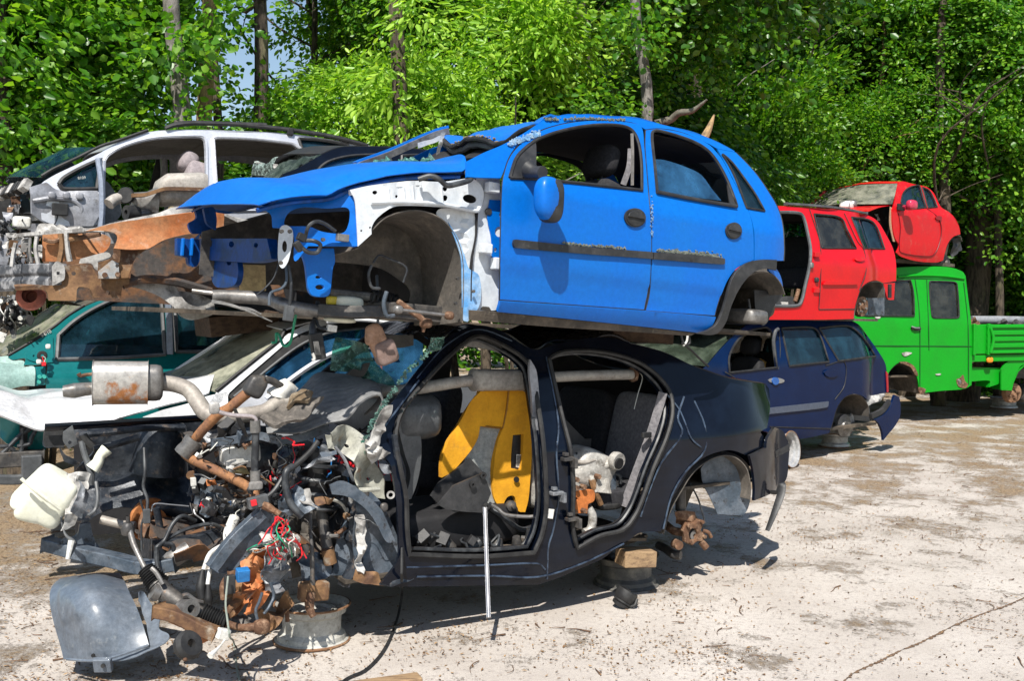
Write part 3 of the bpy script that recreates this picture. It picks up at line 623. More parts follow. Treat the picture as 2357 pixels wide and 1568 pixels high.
def barrel(fr,name,k,pts,y0,y1,mat,parent,closed=False,thick=.006,inner=None,nv=10,bulge=.0):
    """wheelhouse: a traced arch curve at y0 swept inwards to y1"""
    A=fr.S(crv(Z(k,pts),5,False),y0); rows=[[Vector((p[0],y0+(y1-y0)*t/(nv-1),p[2]-bulge*math.sin(math.pi*t/(nv-1)/2))) for p in A] for t in range(nv)]
    o=grid(name,rows,mat,parent,fr,solid=thick)
    return A
def rim(s,c,ax,R=.205,w=.17,dish=.04,spokes=True,n=48):
    """steel wheel rim lying along axis ax: barrel with two flanges, plus dished disc with hub hole"""
    prof=[(R,w/2),(R+.004,w/2-.004),(R-.004,w/2-.014),(R-.018,w/2-.018),(R-.02,w/2-.045),(R-.045,w/2-.06),(R-.047,-w/2+.06),(R-.022,-w/2+.04),(R-.018,-w/2+.016),(R-.004,-w/2+.012),(R+.004,-w/2+.003),(R,-w/2),
          (R-.012,-w/2+.006),(R-.024,-w/2+.014),(R-.027,-w/2+.04),(R-.052,-w/2+.06),(R-.052,w/2-.06),(R-.026,w/2-.045),(R-.024,w/2-.02),(R-.008,w/2-.004),(R,w/2)]
    s.lathe(prof,c,ax,n=n)
def rimdisc(s,c,ax,R=.205,h=.03,n=48,slots=12):
    """pressed disc with slots between hub face and barrel"""
    ax=Vector(ax).normalized(); u=ax.orthogonal().normalized(); w=ax.cross(u); c=Vector(c)
    rr=[(.032,h),(.033,h+.004),(.06,h+.006),(.085,h-.004),(.10,h+.012),(.115,h+.012),(.14,h-.005),(R-.05,h-.018)]
    V=[];F=[]
    N=slots*4
    for r,z in rr:
        for j in range(N): a=2*math.pi*j/N; V.append(c+ax*z+(u*math.cos(a)+w*math.sin(a))*r)
    for i in range(len(rr)-1):
        for j in range(N):
            if i in (5,6) and j%4 in (1,2) and i==5: continue
            F.append((i*N+j,i*N+(j+1)%N,(i+1)*N+(j+1)%N,(i+1)*N+j))
    s.add(V,F)
MB.rim=rim; MB.rimdisc=rimdisc
# ---------- the blue hatchback on top of the stack
def bs(x,z):
    y=.05*((.38-z)/.38)**2 if z<.38 else .0
    if .10<z<.24: y+=.004
    if z>.66: y+=.33*(z-.66)+.12*max(0,z-.66)**2
    if x>2.55: y+=.22*((x-2.55)/.5)**2
    return y
B=Fr((-.474,4.89,1.845),35,4.5,0,1.62,bs)
bc=thing('wrecked_hatchback','bright blue hatchback shell without wheels or headlights, stacked on top of the crushed black sedan','car',B)
def Cz(*p): return Z('C',list(p))
def Bz(*p): return Z('B',list(p))
fd=Cz((183,1306,1),(192,800),(200,560),(215,460),(255,350),(330,262),(430,195),(560,148),(720,120),(900,115),(1060,130),(1125,165),(1140,300),(1165,590,1),(1185,830),(1183,1060),(1172,1230),(1143,1373,1))
fw=Cz((245,494,1),(285,370),(345,300),(412,250),(470,222),(560,190),(700,158),(850,143),(985,150),(1060,185),(1100,270),(1118,400),(1121,577,1),(800,540),(415,502,1))
rd=Cz((1174,590,1),(1150,300),(1152,178,1),(1250,170),(1400,198),(1555,265),(1628,335),(1672,400),(1722,500),(1825,700),(1862,850),(1866,1040,1),(1760,1090),(1690,1180),(1640,1310),(1612,1412,1),(1152,1378,1),(1180,1250),(1191,1060),(1193,830))
rw=Cz((1222,587,1),(1205,400),(1188,230),(1205,183),(1300,200),(1450,250),(1550,308),(1620,390),(1690,520),(1752,682,1),(1480,640))
qp=Cz((1829,700,1),(1727,500),(1677,400),(1625,302,1),(1745,325,1),(1810,390),(1890,480),(1965,590),(2022,690),(2055,800),(2066,950),(2063,1045,1),(1990,1045),(1872,1052,1),(1869,850))
qw=Cz((1655,340),(1720,395),(1800,500),(1870,600),(1934,714,1),(1816,694,1),(1742,500),(1694,402))
crease=lambda x,z: (.006 if z<.235 else 0)
dent=lambda x,z: .0015*noise.noise(Vector((x*4,z*5,2)))+crease(x,z)
o=panel(B,'front_door',fd,blue,bc,[fw],g=.035,thick=.01,disp=dent); fdo=o
o2=panel(B,'rear_door',rd,blue,bc,[rw],g=.035,thick=.01,disp=dent)
panel(B,'rear_quarter_panel',qp,blue,bc,[qw],g=.035,thick=.01,disp=dent)
cant=Cz((-35,385,1),(70,330),(200,275),(330,205),(430,140),(510,98),(600,82),(740,76),(900,88),(1060,98),(1250,138),(1450,193),(1610,250),(1745,322,1),(1625,298,1),(1556,260),(1400,192),(1250,164),(1150,172,1),(1130,160),(1060,124),(900,109),(720,113),(560,141),(430,187),(325,253),(250,343),(208,452),(190,495,1),(100,492),(-35,488,1))
panel(B,'pillar_and_roof_rail',cant,blue,bc,g=.035,thick=.012,dy=.006,disp=lambda x,z:.004*noise.noise(Vector((x*9,z*9,5))))
panel(B,'sill',Cz((183,1314,1),(1143,1380),(1612,1420,1),(1585,1490),(1545,1528,1),(1200,1490),(800,1448),(175,1385,1)),blue,bc,g=.04,thick=.02,dy=-.004,disp=lambda x,z:.02*(1-min(1,z/.08))**2)
panel(B,'sill_flange',Cz((0,1375,1),(175,1388),(800,1450),(1200,1492),(1500,1530,1),(1460,1545),(1100,1520),(600,1490),(0,1440,1)),underbody,bc,g=.05,thick=.01,dy=.03)
seal(B,'window_seal',fw,rubber,fdo,.010); seal(B,'window_seal',rw,rubber,o2,.010)
for L,p in ((fd,fdo),(rd,o2)): seal(B,'door_gap_shade_strip',L,rubber,p,.004,dy=.008)  # thin dark strips put in as the shade of the door gaps
# trims
def strip(pts,par): panel(B,'rub_strip',Cz(*pts),plast,par,g=.03,thick=.022,dy=-.018,bev=.006,sharp=50)
strip([(265,915),(275,905,),(700,950),(1183,988,1),(1183,1034,1),(700,998),(275,960),(262,940)],fdo)
strip([(1191,990,1),(1400,1002),(1655,1030),(1662,1050),(1655,1070),(1400,1052),(1191,1036,1)],o2)
moss=M('grey lichen crumbs',(.20,.22,.19),(.10,.12,.10),sc=60,rough=1)
def crumbs(k,pts,w,nn,par,name='lichen',fr=B,mat=moss,s=.004):
    P=resample(crv(Z(k,pts),4,False) if False else [Vector((*p,0)) for p in Z(k,pts)],60); rn=random.Random(nn); m=MB()
    for i in range(nn):
        p=P[rn.randrange(60)]; h=fr.hit(p.x+rn.gauss(0,2),p.y-abs(rn.gauss(0,w))); h.y-=.004
        e=s*rn.uniform(.5,1.4); m.box(h,(e*2,e,e*1.6),rot(rn.uniform(0,90),rn.uniform(0,90),0))
    m.out(name,mat,par,fr,smooth=False)
crumbs('C',[(600,930),(700,945),(850,955),(1010,970)],2,200,fdo)
crumbs('C',[(1230,985),(1400,1000),(1600,1020),(1650,1035)],4,420,o2)
scr=M('pale scratched paint',(.16,.34,.58),(.3,.42,.55),sc=30,rough=.7)
crumbs('C',[(240,280),(330,250),(400,230),(440,215)],5,200,bc,'scraped_paint',mat=scr,s=.006)
crumbs('C',[(1183,640),(1187,700),(1190,760),(1185,900)],6,50,fdo,'chipped_paint',mat=scr,s=.003)
crumbs('C',[(480,110),(600,110),(720,105),(1000,115)],2,150,bc,'roof_debris',mat=moss,s=.005)
# mirror
panel(B,'mirror_base_panel',Cz((246,492,1),(280,380),(340,305),(413,250),(417,503,1)),plast,fdo,g=.04,thick=.012,dy=-.006)
mc=q(B,'C',498,632,-.15)
MB().tube([q(B,'C',375,440,-.01),q(B,'C',415,455,-.06),q(B,'C',465,460,-.12)],[.05,.03,.035],n=12).out('mirror_arm',plast,fdo,B)
MB().sell(mc,(.155,.11,.225),.75,.7,rot(0,-3,12),tz=.08).out('mirror_shell',blue,fdo,B)
MB().sell(mc+Vector((.028,.012,-.006)),(.13,.12,.232),.6,.6,rot(0,-3,12),tz=.08).out('mirror_back',plast,fdo,B)
# handles
for (x,y,rx,ry,p) in ((1073,760,70,63,fdo),(1727,847,53,56,o2)):
    h=panel(B,'door_handle',circ('C',x,y,rx,ry,14,10),plast,p,g=.03,thick=.012,dy=-.010)
    panel(B,'handle_recess',circ('C',x,y+8,rx*.83,ry*.72,14,10),rubber,h,g=.03,thick=.004,dy=-.014)
    panel(B,'handle_flap',Z('C',[(x-rx*.8,y-8,1),(x-rx*.6,y-ry*.55),(x,y-ry*.72),(x+rx*.6,y-ry*.5),(x+rx*.82,y+12,1),(x,y+2)]),plast,h,g=.03,thick=.012,dy=-.024,bev=.003)
# glass
panel(B,'rear_door_glass',Cz((1222,368,1),(1300,376),(1430,420),(1530,470),(1600,560),(1668,645,1),(1222,588,1)),glassblue,o2,g=.06,thick=.004,dy=.02)
panel(B,'quarter_glass',qw,glassd,bc,g=.05,thick=.004,dy=.006)
seal(B,'quarter_glass_seal',qw,rubber,bc,.008)
MB().tube([q(B,'C',1222,587,.035),q(B,'C',1500,642,.035),q(B,'C',1752,684,.035)],.012).out('window_channel',plast,o2,B)
panel(B,'window_guide_plate',Cz((1690,520,1),(1752,682,1),(1705,665,1),(1690,560)),plast,o2,g=.05,dy=-.004)
# arch cladding and wheelhouse
panel(B,'wheel_arch_cladding',Cz((2004,1040,1),(1890,1040),(1785,1072),(1708,1160),(1670,1290),(1635,1400),(1600,1470),(1540,1512),(1470,1530,1),(1560,1540),(1620,1520),(1668,1450),(1700,1350),(1745,1250),(1800,1170),(1860,1118),(1930,1098),(2000,1110,1)),plast,bc,g=.035,thick=.02,dy=-.022,bev=.006)
panel(B,'bumper_mount_strip',Cz((1995,1058,1),(2050,1110),(2078,1180),(2086,1262,1),(2066,1230),(2040,1160),(1990,1110,1)),blue,bc,g=.04,thick=.015,dy=.03)
RA=[(1640,1500),(1680,1400),(1730,1270),(1790,1180),(1860,1130),(1930,1118),(2000,1140),(2050,1200),(2075,1270)]
barrel(B,'rear_wheelhouse','C',RA,.03,.55,liner,bc)
panel(B,'rear_wheelhouse_wall',Z('C',[(1560,1480),(1640,1200),(1800,1090),(2000,1100),(2060,1250),(2000,1320),(1830,1400)]),liner,bc,f=.5,g=.06)
MB().sell(q(B,'C',1850,1330,.35)-Vector((.0,0,0)),(.22,.3,.2),.5,.5).out('fuel_tank_corner',underbody,bc,B)
panel(B,'torn_liner_flap',Cz((1870,1240,1),(2060,1250,1),(2050,1290),(2000,1350),(1965,1440),(1935,1475),(1915,1465),(1920,1420),(1880,1380)),plast,bc,f=.16,g=.04)
pxtube(B,'C',[(1830,1300),(1845,1400),(1850,1450)],.008,'brake_line',hose,bc,d=.12)
MB().sell(q(B,'C',1725,1415,.3),(.2,.5,.10),.4,.4).out('rear_silencer_end',steel,bc,B)
# roof, tailgate, windscreen opening
nr=B.S(Cz((430,140),(510,98),(600,82),(740,76),(900,88),(1060,98),(1250,138),(1450,193),(1610,250),(1745,322)))
nr=[p+Vector((0,.012,-.004)) for p in nr]; md=[Vector((p.x-.05,.81,p.z+.045)) for p in nr]
def rdsp(u,v):
    d=max(0,1-u/.36)
    return (0,0,-.13*d*math.sin(math.pi*v)**1.2*(1+.4*math.sin(v*9))+.01*noise.noise(Vector((u*7,v*7,3)))+.02*d*noise.noise(Vector((u*20,v*12,9))))
nf=mirr(B,nr)
for i_,(dx_,dz_) in enumerate(((.16,.14),(.08,.09),(.03,.05),(.0,.02))): nf[i_]=nf[i_]+Vector((dx_,0,dz_)); md[i_]=md[i_]+Vector((dx_*.5,0,dz_*.5))
ro=loft(B,'roof',[nr,md,nf],blue,bc,nu=50,nv=30,disp=rdsp,solid=.012)
ed=[]
for i in range(21):
    v=i/20; a=nr[0]; ed.append(Vector((a.x+.16*v-.05*math.sin(math.pi*v)-.012,a.y+(1.62-2*a.y)*v,a.z+.14*v+.045*math.sin(math.pi*v)+rdsp(0,v)[2]-.012)))
MB().tube(ed,.016,n=8,smooth=2).out('windscreen_seal',rubber,ro,B)
MB().tube([e+Vector((.03,0,-.03)) for e in ed],.022,n=8,smooth=2).out('roof_header',plastg,ro,B)
m=MB(); rn=random.Random(4)
for k in range(160):
    e=ed[rn.randint(6,15)]; m.box(e+Vector((rn.uniform(.0,.05),rn.uniform(-.04,.04),.018)),(.014,.01,.008),rot(rn.random()*90,0,rn.random()*90))
m.out('moss_debris',M('mossy debris',(.20,.15,.07),(.35,.32,.24),sc=50,rough=1),ro,B,smooth=False)
rr=B.S(Cz((1745,325),(1810,390),(1890,480),(1965,590),(2022,690),(2055,800),(2066,950),(2063,1045)))
rr=[p+Vector((0,.012,0)) for p in rr]; rm=[Vector((p.x+.10,.81,p.z)) for p in rr]
rq=lambda P:[P[0],P[1],P[2],P[3],P[4]]
loft(B,'tailgate_window',[rq(rr),rq(rm),rq(mirr(B,rr))],glassd,bc,solid=.004)
loft(B,'tailgate',[rr[4:],rm[4:],mirr(B,rr[4:])],blue,bc,solid=.01)
MB().tube([p+Vector((.012,0,0)) for p in rr],.009,n=6).out('tailgate_gap_seal',rubber,bc,B)
# far A pillar, hanging film
fp=[q(B,'B',1180,430,1.46),q(B,'B',1215,412,1.46),q(B,'B',1400,345,1.46),q(B,'B',1560,275,1.45),q(B,'B',1700,215,1.44),q(B,'B',1795,190,1.42)]
MB().sweep(fp,[(-.03,-.02),(.03,-.02),(.035,.02),(-.02,.03)]).out('far_windscreen_pillar',steel,bc,B)
MB().sweep([p+Vector((0,.01,.032)) for p in fp],[(-.03,-.008),(.03,-.008),(.03,.008),(-.03,.008)]).out('far_pillar_skin',blue,bc,B)
m=MB().crump(q(B,'B',1755,185,1.35),q(B,'B',1790,190,1.35),q(B,'B',1750,370,1.3),q(B,'B',1730,360,1.3),.03,8,10,3); m.crump(q(B,'B',1600,260,1.4),q(B,'B',1760,200,1.4),q(B,'B',1740,240,1.38),q(B,'B',1600,300,1.38),.02,8,6,5)
m.out('torn_film',film,bc,B)
m=MB(); rn=random.Random(9)
for k in range(26):
    p=q(B,'B',rn.uniform(1260,1700),rn.uniform(375,405),rn.uniform(.9,1.3)); a=rn.uniform(0,6); L=rn.uniform(.03,.08)
    m.add([p,p+Vector((L,0,.01)),p+Vector((L*.4,.02,L*rn.uniform(.3,1)))],[(0,1,2)])
m.out('windscreen_shards',glassbrk,bc,B,solid=.004,smooth=False)
# bonnet
n0=B.S(Bz((540,681),(640,650),(760,628),(900,617),(1000,607),(1060,575),(1200,530),(1400,483),(1600,462),(1780,461),(1905,456)),.10)
n0.append(q(B,'B',1922,400,.14)); 
s1=B.S(Bz((280,640),(420,500),(700,462),(1100,425),(1400,405),(1700,382),(1860,362)),.55)
top=B.S(Bz((100,605),(300,532),(600,482),(900,447),(1200,416),(1500,400),(1900,357)),.8)
def brow(t):  # t 0..1 along the length
    return t
nn=resample(n0,40); 
rows=[]
for i in range(40):
    t=i/39; a=nn[i]; x=a.x; zc=a.z+.03*(1-t)*min(1,t*9)+.095+.02*t
    nose=max(0,1-t*9)
    r=[]
    for j in range(27):
        v=j/26; s=math.sin(math.pi*v)
        y=a.y+(1.62-2*a.y)*v
        zz=a.z+(zc-a.z)*(s**.45)*(1-nose**1.5*.9)+.10*v*max(0,1-t*3)
        xx=x-.03*s*(1-t)+.04*v*nose+.24*s*t**3*.7
        zz+=.002*noise.noise(Vector((xx*5,y*5,1)))+ (-.008*math.exp(-((t-.3)/.05)**2) if v<.12 else 0)
        r.append(Vector((xx,y,zz)))
    rows.append(r)
grid('bonnet',rows,blue,bc,B,solid=.006,off=1,flip=True)
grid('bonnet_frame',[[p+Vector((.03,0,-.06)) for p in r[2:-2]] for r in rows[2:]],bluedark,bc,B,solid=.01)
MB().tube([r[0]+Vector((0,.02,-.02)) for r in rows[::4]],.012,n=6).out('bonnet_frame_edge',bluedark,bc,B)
# front wing apron and body structure
dk=lambda *a: circ('B',*a)
ap=panel(B,'inner_wing_rail',Bz((1145,575,1),(1300,542),(1560,514),(1760,522),(1960,492,1),(2020,550),(2035,620),(2005,700),(1900,690),(1780,690),(1560,680),(1430,690),(1330,760),(1292,820),(1290,868,1),(1200,950,1),(1192,800),(1180,650)),primer,bc,[dk(1312,592,17,13),dk(1455,618,9,10),dk(1778,566,16,18),dk(1778,629,17,20),dk(1222,846,7,7),dk(1280,825,7,7),circ('B',1941,634,46,28,12,12)],g=.03,thick=.006,f=lambda x,z:.09+.02*math.sin(x*60)*(1 if -.15<x<.1 else 0)*.35)
for (x,y0,y1) in ((1400,570,660),(1500,560,660),(1560,545,670),(1615,545,665),(1750,545,660)): pxtube(B,'B',[(x,y0,.088),(x+10,y1,.088)],.007,'pressed_rib',primer,ap)
pxtube(B,'B',[(1285,660,.085),(1500,655,.085),(1750,670,.085),(1985,715,.085),(2008,690,.085)],.011,'rail_flange',primer,ap)
MB().prism(B.S(Bz((1145,575),(1300,542),(1560,514),(1760,522),(1960,492)),.092)+B.S(Bz((1960,530),(1560,545),(1300,575),(1160,610)),.092),(0,.16,0)).out('rail_box',primer,ap,B)
hp=panel(B,'hinge_pillar_panel',Bz((1945,494,1),(2142,500,1),(2150,620),(2163,700),(2163,1050),(2150,1180),(2132,1310,1),(2120,1372),(2010,1382),(1930,1452,1),(1897,1440),(1895,1250),(1895,1060),(1865,920),(1800,800),(1740,735),(1770,695),(1900,700),(2000,710),(2035,650),(2030,560)),primer,bc,g=.03,thick=.006,f=.115,disp=lambda x,z:.02*noise.noise(Vector((x*7,z*5,0)))+(.02 if x<.33 else 0))
panel(B,'overspray_edge',Bz((1800,790,1),(1865,900),(1905,1000),(1935,1095),(2005,1150),(2010,1330),(1925,1452,1),(1897,1435),(1890,1200),(1885,1040),(1855,930)),M('thin blue overspray',(.10,.32,.66),(.40,.50,.58),sc=7,rough=.4,lo=.4,hi=.7),hp,g=.03,thick=.006,f=.10)
panel(B,'blue_hinge_strip',Bz((2075,640,1),(2160,645,1),(2163,800),(2160,1085,1),(2090,1095,1),(2085,900),(2060,760)),blue,hp,[dk(2070+30,720,1,1)] if 0 else [dk(2145,740,10,14),dk(2135,853,26,34),dk(2111,973,12,14)],g=.03,thick=.006,f=.105)
MB().lathe([(0,0),(.018,0),(.02,.006),(.02,.012)],q(B,'B',2070,719,.10),(0,1,0),n=16).out('rubber_plug',plast,hp,B)
for (x,y,w,h) in ((2090,560,90,70),(2045,965,80,66),(2118,1065,60,80)):
    MB().box(q(B,'B',x,y,.075),(w*.00072*1.1,.05,h*.00078)).out('hinge_bracket',primer,hp,B,bev=.006)
for (x,y) in ((2112,540),(2103,575),(1968,1249),(1862,1162),(1850,1328)): MB().lathe([(0,-.004),(.008,-.004),(.009,.01)],q(B,'B',x,y,.07),(0,1,0),n=10).out('bolt',steeld,hp,B)
# wheelhouse front
FA=[(1200,960),(1290,840),(1400,745),(1560,707),(1700,733),(1800,805),(1870,925),(1900,1060),(1903,1250),(1895,1450)]
barrel(B,'front_wheelhouse','B',FA,.10,.60,liner,bc,bulge=.03)
panel(B,'front_wheelhouse_wall',Bz((1040,965,1),(1100,880),(1300,730),(1560,700),(1800,800),(1900,1050),(1900,1440,1),(1560,1400),(1545,1250),(1470,1170),(1330,1090),(1045,1055,1)),liner,bc,f=.52,g=.05,disp=lambda x,z:.03*noise.noise(Vector((x*4,z*4,3))))
fl=lambda x,z: .09+max(0,-.28-x)*.55
hf=panel(B,'headlight_frame',Bz((540,668,1),(640,632),(760,600),(900,590),(1020,575),(1110,560),(1165,640),(1190,760),(1197,948,1),(870,948,1),(840,990),(775,1045),(770,880),(700,830,1),(632,825,1),(620,740),(560,700,1)),blue,bc,[Bz((718,765),(760,712),(850,688),(1000,698),(1110,690),(1145,720),(1135,800),(1095,862),(960,852),(870,818),(720,812))],g=.03,thick=.01,f=fl,disp=lambda x,z:.012*noise.noise(Vector((x*12,z*12,1))))
panel(B,'bumper_bracket_plate',Bz((682,830),(722,808),(762,838),(768,900),(755,970),(735,1050),(700,1096),(672,1060),(668,950)),primer,bc,[circ('B',712,950,16,38)],g=.03,thick=.012,f=lambda x,z:fl(x,z)-.03)
MB().box(q(B,'B',1096,893,.10),(.06,.03,.035)).out('rusty_clip',steel,hf,B,bev=.003)
for (x,y) in ((970,905),(1160,898),(695,850),(750,850),(690,1060)): MB().lathe([(0,-.004),(.009,-.004),(.01,.01)],q(B,'B',x,y,.13),(0,1,0),n=10).out('bolt',steeld,hf,B)
# front crossmember (seen through the missing bumper), on the plane x
XF=-.56
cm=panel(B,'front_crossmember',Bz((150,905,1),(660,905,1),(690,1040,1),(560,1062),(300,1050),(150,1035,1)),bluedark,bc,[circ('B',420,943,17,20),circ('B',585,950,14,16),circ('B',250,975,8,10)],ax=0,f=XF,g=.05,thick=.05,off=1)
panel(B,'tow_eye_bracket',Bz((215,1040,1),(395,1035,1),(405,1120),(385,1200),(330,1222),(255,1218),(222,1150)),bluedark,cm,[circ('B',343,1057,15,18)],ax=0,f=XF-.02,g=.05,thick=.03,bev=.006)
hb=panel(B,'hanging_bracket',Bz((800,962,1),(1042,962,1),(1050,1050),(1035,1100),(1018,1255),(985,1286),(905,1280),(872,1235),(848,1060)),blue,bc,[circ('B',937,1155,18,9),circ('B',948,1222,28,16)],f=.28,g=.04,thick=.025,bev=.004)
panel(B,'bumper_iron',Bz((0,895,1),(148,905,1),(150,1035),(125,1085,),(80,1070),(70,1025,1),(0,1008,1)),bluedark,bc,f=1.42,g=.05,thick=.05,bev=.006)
for x in (35,95): MB().box(q(B,'B',x,955,1.39),(.016,.03,.10)).out('pressed_rib',blue,bc,B,bev=.005)
panel(B,'far_headlight_post',Bz((110,690,1),(160,690),(185,790),(250,850,1),(160,865,1),(100,860),(78,800),(130,760)),bluedark,bc,f=1.40,g=.05,thick=.03)
panel(B,'far_wing_edge',Bz((175,700,1),(240,690),(262,760),(258,840,1),(200,800)),bluedark,bc,f=1.2,g=.05,thick=.03)
# dark bay: bulkhead, floor, far apron
panel(B,'bulkhead',[(.10,.05,1),(1.52,.05,1),(1.52,.74,1),(.10,.74,1)],interior,bc,f=.36,ax=0,local=True,g=.12,n=1,disp=lambda a,b:.05*noise.noise(Vector((a*3,b*3,0))))
panel(B,'far_inner_wing',[(-.66,.12,1),(.38,.05,1),(.38,.62,1),(-.3,.5,1),(-.66,.36,1)],steeld,bc,f=1.3,local=True,g=.12,n=1)
panel(B,'floor_pan',[(.36,.12),(2.75,.12),(2.75,1.5),(.36,1.5)],underbody,bc,f=.03,ax=2,local=True,g=.2,n=1,thick=.02)
# lower: subframe, tube, hoses
pxtube(B,'B',[(100,1245,.9),(240,1262,.85)],.012,'thin_rod',steel,bc)
pxtube(B,'B',[(235,1285,.85),(330,1282,.83),(600,1300,.75),(720,1345,.65),(940,1385,.55)],.036,'bent_subframe_tube',steel,bc,n=12)
MB().tube([q(B,'B',940,1375,.5),q(B,'B',1180,1390,.4),q(B,'B',1400,1385,.35),q(B,'B',1870,1440,.35)],.045,n=4,smooth=2).out('subframe_beam',steeld,bc,B,bev=.006)
MB().box(q(B,'B',1530,1375,.5),(.5,.4,.06),rot(0,0,0)).out('subframe_plate',steeld,bc,B,bev=.01)
m=MB()
for i in range(7): 
    c=q(B,'B',1290+i*26,1285+i*5,.45); m.lathe([(.03,-.007),(.042,0),(.03,.007)],c,(1,0,-.15),n=14)
m.out('drive_shaft_boot',rubber,bc,B)
pxtube(B,'B',[(1020,1255,.6),(1150,1270,.55),(1290,1285,.45)],.022,'corrugated_duct',steel,bc)
MB().sell(q(B,'B',1030,1312,.5),(.06,.06,.05),.6,.6).out('yellow_filler_cap',yellowpl,bc,B)
MB().sell(q(B,'B',1130,1325,.5),(.16,.12,.07),.6,.6).sell(q(B,'B',1080,1440,.55),(.18,.1,.03),.8,.8).out('washer_tank',tank,bc,B)
pxtube(B,'B',[(1460,1370,.1),(1600,1385,.1),(1790,1408,.1)],.008,'link_rod',steel,bc)
for (x,y) in ((1465,1370),(1805,1410)): MB().sell(q(B,'B',x,y,.09),(.05,.05,.045),.8,.8).out('ball_joint',rust if x>1700 else steel,bc,B)
pxtube(B,'B',[(1470,1320,.3),(1560,1385,.2),(1620,1430,.16),(1650,1470,.15)],.017,'rusty_tie_rod',rust,bc)
MB().sell(q(B,'B',1650,1460,.15),(.06,.06,.05),.6,.6).tube([q(B,'B',1640,1470,.15),q(B,'B',1632,1520,.15)],[.014,.008]).out('tie_rod_end',rust,bc,B)
pxtube(B,'B',[(1300,1060,.25),(1340,1010,.25),(1400,1030,.25),(1520,1090,.2),(1500,1190,.2)],.006,'brake_pipe',hose,bc)
pxtube(B,'B',[(1290,1075,.2),(1270,1140,.2),(1290,1220,.2),(1345,1230,.2)],.008,'brake_hose',hose,bc)
pxtube(B,'B',[(1390,1250,.2),(1370,1330,.2),(1390,1410,.2),(1440,1410,.2)],.011,'blue_black_hose',wreckb,bc)
pxtube(B,'B',[(1600,505,.05),(1680,482,.02),(1740,505,.0),(1790,545,.0),(1860,535,.0),(1940,510,.02),(1950,480,.05),(1915,455,.08)],.014,'corrugated_hose',hose,bc,n=10)
pxtube(B,'B',[(850,890,.12),(870,820,.1),(920,785,.1),(980,800,.1),(1050,850,.1)],.009,'headlight_cable',hose,bc)
pxtube(B,'B',[(850,910,.08),(910,915,.05),(950,940,.05),(930,990,.05),(870,990,.05),(830,960,.06)],.010,'loom_loop',hose,bc)
MB().box(q(B,'B',825,890,.08),(.04,.03,.035),rot(0,20,0)).box(q(B,'B',805,950,.08),(.03,.03,.05),rot(0,-40,0)).out('loom_connector',rubber,bc,B,bev=.003)
pxtube(B,'B',[(672,1070,.3),(640,1160,.3),(580,1230,.3),(530,1270,.3)],.004,'thin_cable',hose,bc)
pxtube(B,'B',[(722,1080,.3),(725,1180,.28),(690,1230,.28),(620,1260,.28),(610,1340,.28)],.007,'hanging_cable',wreckb,bc)
pxtube(B,'B',[(738,1075,.3),(755,1200,.28),(745,1350,.28)],.008,'hanging_cable',hose,bc)
m=MB()
m.box(q(B,'B',740,1395,.28),(.045,.03,.075),rot(0,5,0))
m.out('hanging_plug',plastg,bc,B,bev=.004)
panel(B,'steel_bracket',Bz((620,1205,1),(690,1215),(720,1290,1),(650,1280,1)),rustblk,bc,f=.3,g=.05)
panel(B,'beige_board',Bz((420,1070,1),(585,1075,1),(590,1245,1),(430,1250,1)),beige,bc,f=1.1,g=.05,thick=.04)
m=MB()
for (a,b2) in (((280,1320),(630,1450)),((230,1315),(500,1390)),((420,1360),(560,1400))): m.tube([q(B,'B',*a,.8),q(B,'B',(a[0]+b2[0])/2,(a[1]+b2[1])/2-12,.75),q(B,'B',*b2,.7)],[.012,.004],n=4)
m.out('splintered_strips',steel,bc,B)
# interior
panel(B,'far_side_wall',fd,interior,bc,[fw],g=.07,thick=.02,mirror=True,dy=.0)
panel(B,'far_side_wall',rd,interior,bc,[rw],g=.07,thick=.02,mirror=True)
panel(B,'far_roof_rail',cant,blue,bc,g=.07,thick=.012,mirror=True)
panel(B,'far_rear_quarter',qp,blue,bc,[qw],g=.07,thick=.012,mirror=True)
panel(B,'far_sill',Cz((183,1314,1),(1143,1380),(1612,1420,1),(1545,1528,1),(800,1448),(175,1385,1)),blue,bc,g=.1,mirror=True)
hl=[p+Vector((0,.05,-.05)) for p in nr]
loft(B,'headliner',[hl,[Vector((p.x,.81,p.z+.03)) for p in hl],mirr(B,hl)],interior,bc,nu=30,nv=16,disp=lambda u,v:(0,0,rdsp(u,v)[2]))
seat(B,bc,1.28,.42,.38,fabric,tilt=14,h=.50); seat(B,bc,1.28,1.2,.38,fabric,tilt=14,h=.50)
MB().sell((2.2,.81,.55),(.2,1.2,.55),.3,.3,rot(0,14,0)).sell((1.95,.81,.33),(.5,1.2,.2),.3,.3).out('rear_bench',fabric,bc,B)
MB().sell((.62,.81,.55),(.42,1.35,.28),.5,.4).out('dashboard',interior,bc,B)
pxtube(B,'C',[(1050,300,.12),(1040,420,.12),(1000,540,.15)],.02,'seat_belt',fabricg,bc,n=6,sx=.2)
pxtube(B,'C',[(1058,200,.06),(1062,350,.06),(1060,545,.06)],.010,'pillar_trim',headl,bc,n=6)
